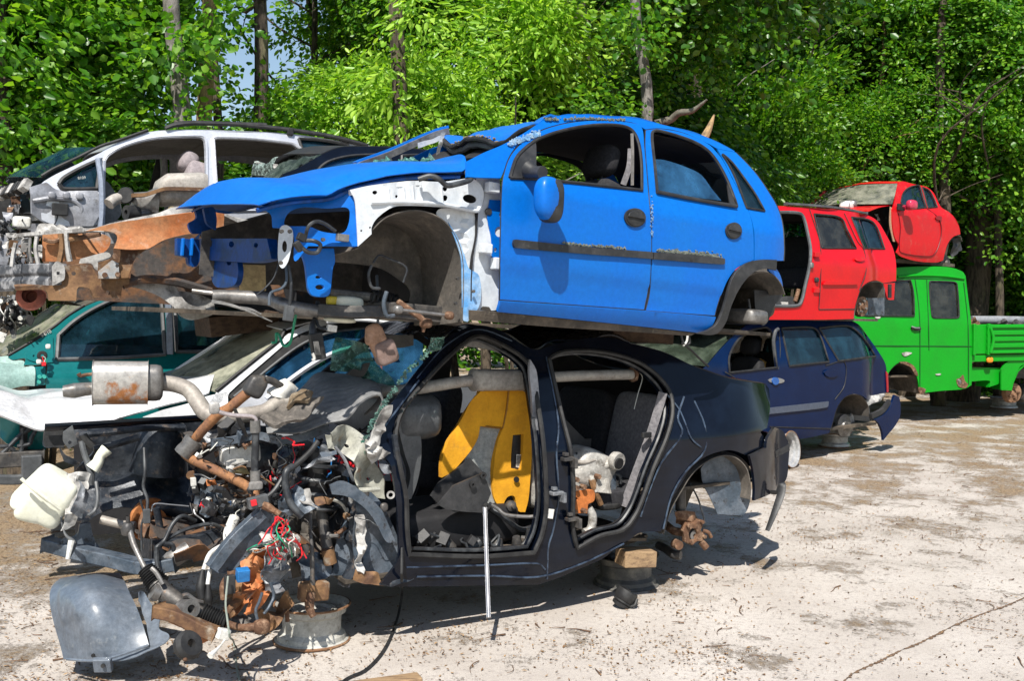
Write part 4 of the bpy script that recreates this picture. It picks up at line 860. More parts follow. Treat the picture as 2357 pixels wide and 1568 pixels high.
# ---------- the crushed black sedan underneath
def ks(x,z):
    y=.0
    if z<.5: y+=.05*((.5-z)/.3)**2
    if z>1.0: y+=.40*(min(z,1.8)-1.0)
    if x>2.75: y+=min(.25,.13*((x-2.75)/.5)**2)
    return y
K=Fr((-1.006,5.03,0),30,0,0,1.70,ks)
kc=thing('wrecked_sedan','crushed black sedan with torn off front end and missing doors under the blue hatchback','car',K)
KREF['K']=K
def Hz(*p): return Z('H',list(p))
def Iz(*p): return Z('I',list(p))
def Gz(*p): return Z('G',list(p))
def Fz(*p): return Z('F',list(p))
def Ez(*p): return Z('E',list(p))
def shr(L,k,kx=None):
    cx=sum(p[0] for p in L)/len(L); cy=sum(p[1] for p in L)/len(L); return [((p[0]-cx)*k+cx,(p[1]-cy)*k+cy)+tuple(p[2:]) for p in L]
fo=Hz((195,610),(225,490),(320,365),(430,245),(530,158),(600,128),(700,165),(800,225),(850,290),(880,450),(905,620),(918,800),(920,960),(900,1080),(862,1172,1),(600,1190),(262,1180,1),(250,1050),(245,900),(215,750))
ro_=Hz((935,235,1),(1000,205),(1120,198),(1250,215),(1370,255),(1460,320),(1518,400),(1530,500),(1500,620),(1440,760),(1390,900),(1350,990),(1290,1060),(1180,1090),(1070,1150,1),(1050,1050),(1052,850),(1038,680),(1000,520),(960,350))
side=Hz((62,650,1),(100,560),(200,425),(330,262),(430,148),(520,95),(600,74),(700,96),(800,160),(880,192),(960,170),(1100,140),(1250,135))+[(1450,790),(1530,812),(1600,845),(1680,872),(1757,884,1),(1769,895),(1772,940),(1765,985,1),(1750,995)]+Iz((940,130),(935,185,1),(845,228,1),(780,205),(720,205),(630,235),(550,295),(490,390),(425,510),(385,645,1),(270,650),(215,690),(160,715,1))+Hz((1200,1200),(1000,1290),(890,1330,1),(640,1333),(200,1338),(130,1322,1),(205,1220),(215,1100),(200,900),(170,740),(95,690))
kdent=lambda x,z:.007*noise.noise(Vector((x*4,z*4,0)))*(1.3 if x<2.3 else .9)+.01*abs(noise.noise(Vector((x*2,z*9,4))))*(1 if x<2.4 else 0)
sd=panel(K,'body_side',side,blackp,kc,[fo,ro_],g=.03,thick=.02,disp=kdent)
for L in (fo,ro_):
    panel(K,'door_jamb',shr(L,1.05),blackp,kc,[shr(L,.955)],g=.04,thick=.02,dy=.06,disp=kdent)
    seal(K,'door_rubber_seal',L,rubber,kc,.014,dy=-.012); seal(K,'inner_rubber_seal',shr(L,.965),hose,kc,.011,dy=.045)
# pressed ridges as thin tubes, their highlights painted in a lighter tone
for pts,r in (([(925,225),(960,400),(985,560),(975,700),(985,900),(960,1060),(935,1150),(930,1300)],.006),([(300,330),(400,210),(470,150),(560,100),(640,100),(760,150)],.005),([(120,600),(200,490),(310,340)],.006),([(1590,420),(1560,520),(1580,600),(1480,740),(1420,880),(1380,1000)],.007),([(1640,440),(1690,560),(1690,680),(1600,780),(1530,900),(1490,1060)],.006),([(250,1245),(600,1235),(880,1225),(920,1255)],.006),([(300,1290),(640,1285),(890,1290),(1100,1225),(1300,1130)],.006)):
    P=K.S(Hz(*pts)); MB().tube([p+Vector((0,-.002,0)) for p in P],r,n=8).out('ridge_highlight',edge,sd,K)
MB().tube([p+Vector((0,-.004,0)) for p in K.S([(1531,905),(1560,940),(1576,975),(1590,1010),(1612,1030)])],.006,n=6).out('ridge_highlight',edge,sd,K)
# sill underside and floor
panel(K,'sill_underside',[(.3,.16,1),(2.25,.16,1),(2.25,.35,1),(.3,.35,1)],underbody,kc,f=.29,ax=2,local=True,g=.1,n=1,thick=.02,disp=lambda x,y:(.1*((x-1.3)/1)**2 if x>1.3 else .10*(1.3-x)**2))
panel(K,'floor_pan',[(.2,.1),(2.2,.1),(2.2,1.6),(.2,1.6)],underbody,kc,f=.40,ax=2,local=True,g=.2,n=1,thick=.02,disp=lambda x,y:.05*noise.noise(Vector((x*3,y*3,1))))
panel(K,'boot_floor',[(2.2,.15),(3.35,.15),(3.35,1.55),(2.2,1.55)],underbody,kc,f=.66,ax=2,local=True,g=.2,n=1,thick=.02)
# roof, rear glass, boot lid
ne=[p+Vector((0,.01,0)) for p in K.S(Hz((430,148),(520,95),(600,74),(700,96),(800,160),(880,192),(960,170),(1100,140),(1250,135)))+K.S([(1450,790)])]
nm=[Vector((p.x,.85,1.66+.05*math.sin(i))) for i,p in enumerate(ne)]
loft(K,'roof',[ne,nm,mirr(K,ne)],blackp,kc,nu=50,nv=26,disp=lambda u,v:(0,0,.05*noise.noise(Vector((u*6,v*5,0)))))
cq=[p+Vector((0,.01,0)) for p in K.S([(1450,790),(1530,812),(1600,845),(1680,872)])]; cm_=[Vector((p.x,.85,p.z+.03)) for p in cq]
loft(K,'rear_window',[cq,cm_,mirr(K,cq)],glassd,kc,solid=.004)
bl=[p+Vector((0,.01,0)) for p in K.S([(1600,845),(1680,872),(1757,884),(1769,895),(1772,940),(1765,985)])]; bm_=[Vector((p.x+(.1 if i>2 else 0),.85,p.z+.02)) for i,p in enumerate(bl)]
loft(K,'boot_lid',[bl,bm_,mirr(K,bl)],blackp,kc)
# rear bumper
panel(K,'rear_bumper',Iz((848,228,1),(938,186,1),(945,135),(985,75,1),(1025,92),(1045,130),(1062,180),(1058,260),(1045,360),(975,428),(872,472,1),(876,400),(868,310)),blackp,kc,g=.035,thick=.02,dy=-.03,disp=lambda x,z:.004*noise.noise(Vector((x*5,z*5,0))))
panel(K,'bumper_moulding',Iz((985,205,1),(1060,165,1),(1064,200,1),(990,238,1)),plast,kc,g=.03,thick=.012,dy=-.034)
rbx=[K.hit(*Iz(p)[0],None) for p in ((1045,130),(1060,200),(1045,350))]
loft(K,'bumper_rear_face',[[p+Vector((-.01,-.02,0)) for p in rbx],[Vector((p.x+.16,.85,p.z)) for p in rbx],mirr(K,rbx)],blackp,kc)
pxtube(K,'I',[(975,428,.1),(1015,430,.08),(1038,385,.06),(1035,440,.04),(1000,540,.02),(960,640,.02)],[.02,.03,.028,.016],'hanging_bumper_strip',plast,kc,sx=.25)
MB().box(K.hit(*Iz((430,160))[0],.03),(.05,.04,.05)).out('door_striker',whitepl,kc,K,bev=.006)
# rear arch
RK=[(395,660),(430,540),(500,410),(560,320),(640,258),(720,230),(790,240),(850,300),(872,400),(868,470)]
barrel(K,'rear_wheelhouse','I',RK,.03,.5,liner,kc)
panel(K,'rear_wheelhouse_wall',Z('I',[(470,520),(500,330),(640,210),(800,230),(870,330),(700,330),(620,380),(560,420),(500,560)]),liner,kc,f=.5,g=.05)
panel(K,'hanging_arch_liner',Iz((600,300,1),(640,258),(720,232),(800,245),(855,310),(872,400),(868,470),(850,530),(820,556),(690,550,1),(655,470),(610,380)),wreckb,kc,f=lambda x,z:.09+.10*math.cos((x-2.75)*5),g=.03,thick=.006)
pxtube(K,'I',[(490,380,.3),(488,530,.3)],.035,'damper_tube',steeld,kc,n=12)
pxtube(K,'I',[(540,380,.2),(585,470,.2),(612,560,.2),(622,600,.2)],.006,'brake_hose',hose,kc)
hub=K.hit(*Iz((560,665))[0],.22)
panel(K,'hub_flange',Iz((500,640,1),(520,595,1),(560,600),(590,585,1),(612,610),(600,640),(622,660),(612,705,1),(580,700),(555,722,1),(515,705,1),(512,670)),rust,kc,[Iz((535,652,1),(552,628,1),(575,632,1),(583,660,1),(572,690,1),(540,692,1))],f=.19,g=.02,thick=.035,bev=.005,n=3)
MB().lathe([(.012,.0),(.035,.0),(.04,.03),(.03,.08)],hub+Vector((0,-.01,0)),(0,1,0),n=20).out('wheel_bearing',steel,kc,K)
for (x,y) in ((595,590),(608,670),(535,700),(520,610)): MB().lathe([(0,-.03),(.013,-.03),(.014,0),(.012,.04)],K.hit(*Iz((x,y))[0],.2),(0,1,0),n=10).out('caliper_lug',rust,kc,K)
MB().crump(K.hit(*Iz((460,540))[0],.25),K.hit(*Iz((560,545))[0],.25),K.hit(*Iz((590,600))[0],.3),K.hit(*Iz((470,610))[0],.3),.03,8,8,2,bulge=.05).out('rusty_backing_plate',rust,kc,K,solid=.01)
pxtube(K,'I',[(370,720,.5),(410,740,.4),(450,770,.25),(490,775,.2)],.03,'trailing_arm',steeld,kc,n=10)
pxtube(K,'I',[(400,600,.5),(450,640,.3),(500,650,.25)],.028,'suspension_arm',rust,kc,n=10)
MB().lathe([(.0,-.03),(.03,-.03),(.032,.03),(0,.03)],K.hit(*Iz((470,715))[0],.18),(.2,1,0),n=16).out('rubber_bush',rust,kc,K)
pxtube(K,'I',[(610,640,.2),(640,650,.18),(655,675,.18)],.013,'handbrake_lever',rust,kc)
pxtube(K,'I',[(600,700,.2),(630,735,.18)],.025,'rusty_lug',rust,kc)
# torn jacking flange left end of sill
MB().crump(K.hit(*Hz((120,1330))[0],.02),K.hit(*Hz((280,1180))[0],.02),K.hit(*Hz((300,1300))[0],.0),K.hit(*Hz((190,1335))[0],.0),.04,8,8,5).out('torn_sill_end',wreckm,kc,K,solid=.006)
# cabin: seats, trims
RF=rot(0,16,0)
c=K.hit(*Hz((1360,620))[0],.55)
MB().sell(c,(.14,.50,.62),.3,.3,rot(0,14,0)).out('rear_seat_back',fabricg,kc,K)
MB().sell(c+Vector((-.02,.62,0)),(.14,.68,.60),.3,.3,rot(0,14,0)).out('rear_seat_back',fabric,kc,K)
MB().sell(c+Vector((-.28,.3,-.33)),(.5,1.2,.16),.4,.3).out('rear_seat_cushion',fabric,kc,K)
MB().sell(K.hit(*Hz((380,560))[0],1.2),(.15,.5,.62),.4,.4,rot(0,14,0)).out('far_seat_back',fabric,kc,K)
MB().sell(K.hit(*Hz((460,780))[0],1.1),(.5,.5,.2),.4,.4).out('far_seat_cushion',fabric,kc,K)
MB().sell(K.hit(*Hz((420,1020))[0],.55),(.85,.6,.24),.3,.35,rot(0,0,0)).out('seat_base',interior,kc,K)
pxtube(K,'H',[(1490,400,.10),(1470,470,.12),(1430,600,.15),(1370,760,.2),(1300,950,.25)],.032,'seat_belt',fabricg,kc,n=6,sx=.1)
MB().box(K.hit(*Hz((1410,605))[0],.12),(.07,.02,.035)).out('belt_buckle_guide',rubber,kc,K,bev=.004)
panel(K,'b_pillar_trim',Hz((850,240,1),(880,300),(895,450),(905,600,1),(862,605,1),(858,450),(845,300)),whitepl if 0 else silverin,kc,f=.11,g=.05,thick=.02)
panel(K,'dashboard_side_trim',Hz((205,545,1),(260,535),(310,580),(325,650),(320,760),(300,850),(275,915,1),(245,915),(270,800),(240,690)),plastg,kc,f=.28,g=.04,thick=.06,bev=.01)
panel(K,'headliner_flap',Hz((500,175,1),(590,128),(660,150),(780,205),(860,270,1),(790,245),(640,190)),headl,kc,f=.3,g=.05,thick=.01)
panel(K,'cabin_far_side',side,interior,kc,[fo,ro_],g=.08,thick=.02,mirror=True)
MB().sell(K.hit(*Hz((120,480))[0],.9),(.35,1.3,.3),.5,.4).out('dashboard_remains',plastg,kc,K)
panel(K,'storage_box_side',Hz((405,942),(480,850),(620,790),(640,830),(660,885),(635,950),(650,983),(520,975),(440,962)),plast,kc,f=.15,g=.04,thick=.02,bev=.004,n=1,sharp=20)
panel(K,'storage_box_back',Hz((408,838,1),(560,718,1),(628,792,1),(540,830),(410,945,1),(370,900,1)),plast,kc,f=.32,g=.04,thick=.02,n=1,sharp=20)
for (x,y) in ((572,845),(640,950),(622,800)): MB().lathe([(.008,-.004),(.02,-.004),(.02,.01),(.008,.01),(.008,-.004)],K.hit(*Hz((x,y))[0],.13),(0,1,0),n=14).out('clip_hole',rubber,kc,K)
panel(K,'black_tray',Hz((1010,520,1),(1110,620),(1145,622,1),(1130,680),(1060,690),(1040,640,1)),plast,kc,f=.5,g=.05,thick=.03)
pxtube(K,'H',[(650,935,.2),(690,960,.18),(730,990,.15),(830,1000,.12),(890,995,.1)],.011,'bent_light_rod',steel,kc)
pxtube(K,'H',[(660,960,.25),(730,1010,.2),(800,1060,.2),(860,1050,.2)],.016,'black_hose',hose,kc)
pxtube(K,'H',[(845,1060,.12),(838,1110,.12),(800,1150,.12),(700,1165,.12)],.02,'black_plastic_rail',plast,kc,sx=.5)
rn=random.Random(21)
for k in range(34):
    p=K.hit(*Hz((rn.uniform(270,860),rn.uniform(1095,1175)))[0],rn.uniform(.12,.6)); s=rn.uniform(.02,.05)
    if k%3==0: MB().lathe([(0,-s),(s*.8,-s),(s,-s*.5),(s*.6,s),(0,s)],p,(rn.random()-.5,rn.random()-.5,rn.random()),n=12).out('loose_fitting',rn.choice([steeld,plast,steel,hose]),kc,K)
    elif k%3==1: MB().box(p,(s*2,s*1.3,s*1.6),rot(rn.uniform(0,60),rn.uniform(0,60),rn.uniform(0,90))).out('loose_clip',rn.choice([plast,plastg,bluew if k<6 else hose]),kc,K,bev=.004)
    else:
        a=[p+Vector((rn.uniform(-.12,.12),rn.uniform(-.1,.1),rn.uniform(-.03,.05))) for _ in range(4)]; MB().tube(a,.007,n=6).out('loose_hose',hose,kc,K)
# hinges on the B pillar
for (x,y) in ((1030,720),(975,885),(1050,1010)):
    MB().box(K.hit(*Hz((x,y))[0],-.03),(.075,.05,.022)).box(K.hit(*Hz((x+30,y+20))[0],-.05),(.02,.06,.06)).box(K.hit(*Hz((x-10,y-22))[0],-.035),(.03,.03,.02)).out('door_hinge',steeld if x>1000 else wreckg,kc,K,bev=.004)
MB().box(K.hit(*Hz((945,985))[0],-.008),(.045,.004,.055),rot(0,12,0)).out('paint_sticker',whitepl,kc,K)
# ------- front end wreck
def kp(k,x,y,d): return K.hit(*Z(k,(x,y))[0],d)
def cr(name,k,a,b,c,d,mat,amp=.03,seed=0,nu=18,nv=15,fr=8,sol=.004,par=None,bulge=0):
    return MB().crump(kp(k,*a),kp(k,*b),kp(k,*c),kp(k,*d),amp,nu,nv,seed,fr,bulge).out(name,mat,par or kc,K,solid=sol,sharp=25)
# far inner wing with strut dome
fi=panel(K,'far_inner_wing',Ez((345,1010,1),(560,985),(1000,960),(1530,940,1),(1520,1000),(1450,1060),(1420,1200),(1500,1330),(1560,1450),(1560,1600,1),(1500,1700),(1300,1650),(1040,1600),(880,1580),(700,1640),(620,1700),(520,1620),(560,1350),(700,1180),(560,1120),(340,1160)),wreckm,kc,f=1.45,g=.04,thick=.01,disp=lambda x,z:.12*noise.noise(Vector((x*2.3,z*2.3,3)))+.03*noise.noise(Vector((x*9,z*9,3)))-.18*math.exp(-((z-.62)/.12)**2))
MB().lathe([(.0,.19),(.10,.19),(.13,.16),(.15,.0),(.17,-.12)],kp('E',1220,1150,1.32)+Vector((0,0,-.03)),(0.1,-.1,1),n=30).out('strut_tower',wreckm,kc,K)
pxtube(K,'E',[(340,1005,1.2),(700,985,1.2),(1100,960,1.2),(1530,935,1.2)],.03,'wing_top_rail',blackp,kc,n=8,sx=.5)
pxtube(K,'E',[(600,1060,1.15),(850,1040,1.15),(1100,1010,1.15),(1400,1005,1.15)],.02,'wing_rail_lower',wreckm,kc,n=8)
pxtube(K,'E',[(710,1170,1.1),(850,1140,1.1),(1050,1080,1.1)],.02,'black_hose',hose,kc)
panel(K,'headlight_backing',Ez((345,1010,1),(480,1000),(500,1100),(480,1160,1),(345,1150,1),(330,1080)),plast,kc,f=1.25,g=.05,thick=.03)
panel(K,'slotted_bracket',Ez((480,1040,1),(550,990,1),(590,1130,1),(520,1168,1),(480,1110)),plastg,kc,[circ('E',530,1120,14,14)],f=1.05,g=.04,thick=.015)
pxtube(K,'E',[(620,1110,1.0),(640,1200,.98),(690,1350,.95),(690,1440,.95)],.017,'grey_hose',plastg,kc)
pxtube(K,'E',[(630,1060,1.0),(650,1100,1.0),(700,1150,1.0)],.022,'wiring_plug',rubber,kc)
pxtube(K,'E',[(800,1180,.95),(760,1220,.95),(740,1270,.95),(700,1320,.95)],[.033,.026,.03,.04],'cream_filler_neck',tank,kc,n=14)
MB().lathe([(.026,-.01),(.034,-.008),(.034,.006),(.026,.008)],kp('E',805,1175,.95),(.6,0,.6),n=16).out('filler_rim',tank,kc,K)
MB().sell(kp('F',290,140,.85),(.25,.18,.27),.30,.4,rot(12,36,0),tz=-.14).sell(kp('F',215,190,.82),(.17,.10,.20),.45,.5,rot(12,20,0)).out('washer_bottle',tank,kc,K)
for o1 in ((-30,-20),(40,30)): pxtube(K,'F',[(160+o1[0],60+o1[1],.70),(240+o1[0],130+o1[1],.70),(330+o1[0],200+o1[1],.72)],.011,'bottle_rib',tank,kc)
cr('crumpled_wing_shred','F',(430,-10,.8),(560,20,.8),(470,300,.75),(390,360,.72),ash,.05,3,fr=9)
cr('crumpled_wing_shred','F',(480,60,.76),(540,130,.74),(500,280,.72),(440,250,.7),wreckg,.04,4,fr=10)
cr('bracket_shred','E',(420,1180,1.0),(560,1260,.95),(600,1310,.95),(480,1270,1.0),wreckm,.03,6)
pxtube(K,'F',[(590,60,.8),(600,150,.76),(585,230,.74),(540,270,.72)],.012,'grey_wire',plastg,kc)
pxtube(K,'F',[(385,200,.8),(375,280,.78),(400,380,.75),(450,430,.7),(440,480,.68),(415,530,.66)],[.006,.006,.018,.012],'washer_hose_nozzle',plastg,kc)
pxtube(K,'F',[(440,420,.66),(415,535,.64)],[.02,.012],'white_hose_end',whitepl,kc)
# brake disc
dc=kp('F',940,300,1.25)
MB().lathe([(.04,-.02),(.075,-.02),(.08,.02),(.125,.02),(.13,.026),(.13,.045),(.12,.05),(.04,.05),(.04,-.02)],dc,(-.25,1,.05),n=40).out('rusty_brake_disc',M('orange brake rust',(.42,.16,.05),(.30,.10,.03),sc=14,rough=.85,bump=.001),kc,K)
for a in range(5): MB().lathe([(0,-.03),(.010,-.03),(.010,.0)],dc+Vector((math.cos(a*1.257)*.055,-.02,math.sin(a*1.257)*.055)),(0,1,0),n=8).out('wheel_stud',rust,kc,K)
pxtube(K,'F',[(900,260,1.15),(885,330,1.1),(920,400,1.05)],.04,'brake_caliper',rust,kc,n=10)
pxtube(K,'F',[(960,220,1.0),(980,330,1.0),(1000,450,.98)],.025,'suspension_strut',wreckm,kc,n=10)
pxtube(K,'F',[(620,290,1.3),(740,320,1.25),(830,330,1.2)],.03,'drive_shaft',pipe,kc,n=10)
# lower front subframe
MB().sweep([kp('F',290,440,1.0),kp('F',480,490,.85),kp('F',700,540,.68),kp('F',900,585,.52),kp('F',1080,560,.45)],[(-.04,-.035),(.04,-.035),(.04,.035),(-.04,.035)]).out('lower_crossmember',wreckb,kc,K,bev=.008)
cr('crossmember_end','F',(275,425,1.0),(330,430,.98),(345,500,.98),(280,465,1.0),rustb,.02,3)
panel(K,'crossmember_leg',Fz((490,320,1),(555,315,1),(575,400),(625,485,1),(380,470,1),(380,420),(470,390)),wreckb,kc,f=.88,g=.04,thick=.03)
MB().sweep([kp('F',900,470,.7),kp('F',1100,450,.75),kp('F',1290,410,.8),kp('F',1370,380,.8)],[(-.06,-.04),(.06,-.05),(.05,.05),(-.05,.04)]).out('subframe_arm',wreckm,kc,K,bev=.008)
pxtube(K,'F',[(1020,560,.5),(1080,520,.48),(1160,475,.48)],[.05,.06,.055],'canister',steel,kc,n=16)
pxtube(K,'F',[(860,170,.6),(885,260,.6),(868,330,.6),(870,480,.58)],.007,'hanging_wire',hose,kc)
pxtube(K,'F',[(885,-150,.7),(890,0,.65),(880,90,.65),(905,170,.62),(900,250,.6)],.010,'wiring_run',hose,kc)
MB().box(kp('F',900,270,.58),(.035,.03,.075)).out('wire_plug',plastg,kc,K,bev=.004)
pxtube(K,'F',[(1200,300,.55),(1120,270,.52),(1060,320,.5),(1010,420,.48),(960,470,.46),(1000,540,.46),(1060,520,.46),(1060,450,.46),(1010,440,.46)],.014,'coiled_hose',hose,kc,n=10)
pxtube(K,'F',[(960,460,.44),(965,560,.42),(1000,660,.38)],.014,'black_hose',hose,kc)
pxtube(K,'F',[(1000,430,.5),(1080,380,.5),(1180,340,.5),(1300,320,.52),(1390,360,.55)],.013,'corrugated_hose',hose,kc)
pxtube(K,'F',[(930,240,.7),(950,195,.7),(1050,200,.7),(1160,210,.7)],.005,'brake_pipe',chrome,kc)
pxtube(K,'F',[(1190,230,.7),(1200,260,.68),(1250,300,.66),(1260,350,.6)],.005,'brake_pipe',chrome,kc)
# steering rack
pxtube(K,'F',[(785,330,.35),(800,370,.33),(820,440,.3),(860,530,.25),(895,600,.2)],[.03,.018,.018,.014,.016],'tie_rod',steel,kc,n=10)
MB().lathe([(0,-.03),(.03,-.025),(.034,0),(.02,.03),(.011,.035),(.009,.07)],kp('F',785,350,.35),(0,-.2,1),n=16).out('ball_joint',steeld,kc,K)
def boot(k,a,b,r0,r1,mat,par,n=9,name='bellows_boot'):
    A=kp(k,*a); Bq=kp(k,*b); ax=(Bq-A); L=ax.length; pr=[]
    for i in range(n*2+1): t=i/(n*2); r=r0+(r1-r0)*t; pr.append((r if i%2 else r*.78,L*t))
    MB().lathe(pr,A,ax,n=18).out(name,mat,par,K)
boot('F',(890,590,.2),(975,700,.14),.042,.062,rubber,kc)
pxtube(K,'F',[(960,690,.14),(1040,760,.08),(1160,840,.02),(1240,880,-.02)],[.055,.05,.045,.045],'steering_rack_housing',steeld,kc,n=16)
pxtube(K,'F',[(935,730,.10),(975,745,.10)],.05,'rack_mount',steel,kc,n=12)
MB().lathe([(.02,-.04),(.045,-.04),(.045,.04),(.02,.04),(.02,-.04)],kp('F',1150,840,-.04),(.3,-1,.2),n=18).out('rack_bush',steel,kc,K)
boot('F',(1240,875,-.02),(1390,925,-.08),.055,.045,rubber,kc,10)
pxtube(K,'F',[(1390,930,-.08),(1480,955,-.1),(1600,950,-.12)],[.02,.02,.028],'tie_rod',rust,kc,n=10)
MB().sell(kp('F',1605,950,-.12),(.08,.07,.07),.7,.7).out('ball_joint',rust,kc,K)
pxtube(K,'F',[(930,590,.1),(960,620,.08),(1000,690,.05)],.013,'rack_pipe',steel,kc)
pxtube(K,'F',[(1120,760,.0),(1150,755,.0),(1200,790,.0),(1240,800,.02)],.013,'rack_pipe',steel,kc)
# white and black hose pair
pxtube(K,'F',[(1440,280,.3),(1400,370,.25),(1380,440,.2),(1290,500,.15),(1250,600,.12)],[.035,.03,.016,.014,.014],'white_sleeved_hose',whitepl,kc,n=10)
pxtube(K,'F',[(1380,460,.18),(1320,540,.12),(1290,600,.1),(1275,690,.08)],.012,'white_sleeved_hose',whitepl,kc,n=10)
pxtube(K,'F',[(1245,600,.12),(1232,700,.1),(1240,780,.08)],[.012,.03,.02],'black_union',rubber,kc,n=10)
pxtube(K,'F',[(1278,690,.08),(1280,780,.07),(1285,830,.06)],[.012,.026,.012],'black_union',rubber,kc,n=10)
# lower arm and bush on the ground
MB().sweep([kp('F',975,845,.0),kp('F',1080,870,-.06),kp('F',1210,940,-.1),kp('F',1330,990,-.14)],[(-.05,-.02),(.05,-.03),(.05,.03),(-.05,.02)]).out('lower_control_arm',rustb,kc,K,bev=.008)
cr('arm_web','F',(1020,870,-.02),(1180,880,-.04),(1390,980,-.16),(1240,1045,-.15),rusto,.03,8,bulge=.02)
MB().lathe([(.018,-.02),(.03,-.03),(.05,-.03),(.064,-.02),(.068,.01),(.055,.03),(.02,.03),(.018,-.02)],kp('F',1155,1065,-.28),(.35,-.75,.5),n=26).out('round_rubber_mount',rubber,kc,K)
pxtube(K,'F',[(1150,1075,-.3),(1135,1160,-.33)],[.014,.011],'mount_bolt',rust,kc)
MB().box(kp('F',1370,995,-.2),(.055,.04,.05),rot(0,20,10)).out('white_connector',whitepl,kc,K,bev=.004)
pxtube(K,'F',[(1395,1010,-.2),(1350,1070,-.25),(1290,1130,-.3)],[.006,.006,.018],'cable_end',whitepl,kc)
# bent chassis rail and rusty core
rl=panel(K,'bent_chassis_rail',Fz((1292,600,1),(1345,500),(1620,225,1),(1700,290,1),(1690,370),(1560,470),(1440,600),(1350,625)),wreckb,kc,[circ('F',1418,462,8,7),circ('F',1505,520,5,5),circ('F',1500,375,5,5)],f=lambda x,z:.05,g=.03,thick=.03,disp=lambda x,z:.03*noise.noise(Vector((x*8,z*8,0))))
MB().sweep([kp('F',1300,590,.04),kp('F',1430,420,.04),kp('F',1610,250,.04)],[(-.03,-.03),(.03,-.03),(.03,.03),(-.03,.03)]).out('rail_flange',wreckb,kc,K,bev=.006)
cr('rusty_folded_sheet','F',(1480,560,.0),(1620,560,-.02),(1560,820,-.08),(1430,860,-.06),rusto,.09,11,16,14,fr=8)
cr('rusty_folded_sheet','F',(1400,640,-.02),(1500,600,-.02),(1470,880,-.1),(1390,880,-.1),rustb,.07,12,14,12,fr=9)
cr('rusty_folded_sheet','F',(1590,600,.02),(1700,640,.0),(1620,860,-.06),(1500,850,-.08),rusto,.08,13,14,12,fr=9)
cr('rusty_folded_sheet','F',(1560,480,.0),(1660,470,.0),(1640,580,-.02),(1500,600,-.02),rusto,.06,14,12,10,fr=9)
cr('crushed_white_sheet','F',(1630,520,-.04),(1760,500,-.02),(1750,720,-.06),(1620,760,-.08),wreckg,.08,15,14,12,fr=9)
cr('crushed_white_sheet','F',(1600,380,.0),(1860,380,.02),(1840,480,.0),(1640,520,-.02),ash,.06,16,14,10,fr=10)
cr('crushed_lower_sheet','F',(1560,850,.05),(1780,720,.08),(1800,790,.05),(1640,940,-.02),rustb,.07,17,12,10,fr=8)
cr('crushed_lower_sheet','F',(1420,880,.0),(1600,870,-.02),(1560,940,-.06),(1440,910,-.05),steeld,.05,18)
MB().box(kp('F',1490,630,-.12),(.06,.05,.06),rot(10,0,0)).out('blue_connector',bluew,kc,K,bev=.005)
pxtube(K,'F',[(1610,740,-.1),(1590,800,-.1),(1570,850,-.1),(1580,910,-.1)],.009,'blue_grey_pipe',wreckb,kc)
pxtube(K,'F',[(1660,680,-.1),(1680,760,-.1),(1650,830,-.12),(1620,870,-.12)],.009,'blue_grey_pipe',wreckb,kc)
pxtube(K,'F',[(1400,640,-.05),(1370,700,-.06),(1375,780,-.06)],.02,'rusty_loop',rust,kc)
MB().box(kp('F',1410,690,-.1),(.05,.03,.09)).out('small_connector',rubber,kc,K,bev=.004)
pxtube(K,'F',[(1620,200,.0),(1680,235,-.02),(1720,260,-.04)],[.03,.018,.018],'rusty_bolt_shaft',rust,kc)
# red, green and white wires
rn=random.Random(31)
for k in range(26):
    m_=[redw,redw,redw,grnw,whitew,plastg][k%6]
    x,y=rn.uniform(1690,1780),rn.uniform(255,420); P=[(x,y,-.06)]
    for i in range(4): x+=rn.uniform(-45,50); y+=rn.uniform(10,70); P.append((x,y,-.06-rn.uniform(0,.12)))
    pxtube(K,'F',P,.0042,'loose_wire',m_,kc,n=5)
for k in range(6):
    x,y=rn.uniform(1480,1560),rn.uniform(470,560); P=[(x,y,-.05)]
    for i in range(5): x+=rn.uniform(10,60); y-=rn.uniform(-10,45); P.append((x,y,-.05-rn.uniform(0,.08)))
    pxtube(K,'F',P,.0035,'loose_wire',[grnw,whitew,plastg][k%3],kc,n=5)
# strut, spring, wheelhouse
st=kp('G',1290,1290,.32)
MB().lathe([(.0,.16),(.05,.16),(.055,.10),(.05,.10),(.055,.06),(.05,.05),(.055,.01),(.05,0),(.055,-.05),(.03,-.12),(.03,-.25)],st,(0,0,1),n=18).out('strut_gaiter',rubber,kc,K)
P=[]
for i in range(90):
    a=i/90*math.pi*2*4.2; P.append(st+Vector((math.cos(a)*.10,math.sin(a)*.10,.14-.32*i/90)))
MB().tube(P,.012,n=7,smooth=0).out('coil_spring',hose,kc,K)
pxtube(K,'F',[(1960,200,.3),(1990,350,.26),(2020,550,.22)],[.04,.035,.04],'strut_leg',steeld,kc,n=14)
pxtube(K,'F',[(2010,470,.2),(2030,560,.2)],.042,'strut_clamp',rustb,kc,n=12)
pxtube(K,'F',[(1912,180,.2),(1908,330,.16),(1915,500,.12),(1918,650,.1),(1920,690,.1)],[.018,.01,.014,.014,.02],'link_rod',steeld,kc,n=10)
MB().box(kp('F',1925,730,.12),(.16,.07,.10),rot(0,5,0)).out('hub_carrier_block',rustb,kc,K,bev=.015)
pxtube(K,'F',[(1905,740,.1),(1900,830,.08),(1925,890,.06)],[.035,.03,.02],'rusty_stem',rust,kc,n=8)
pxtube(K,'F',[(1760,800,.1),(1765,920,.08)],.014,'rusty_stem',rust,kc,n=8)
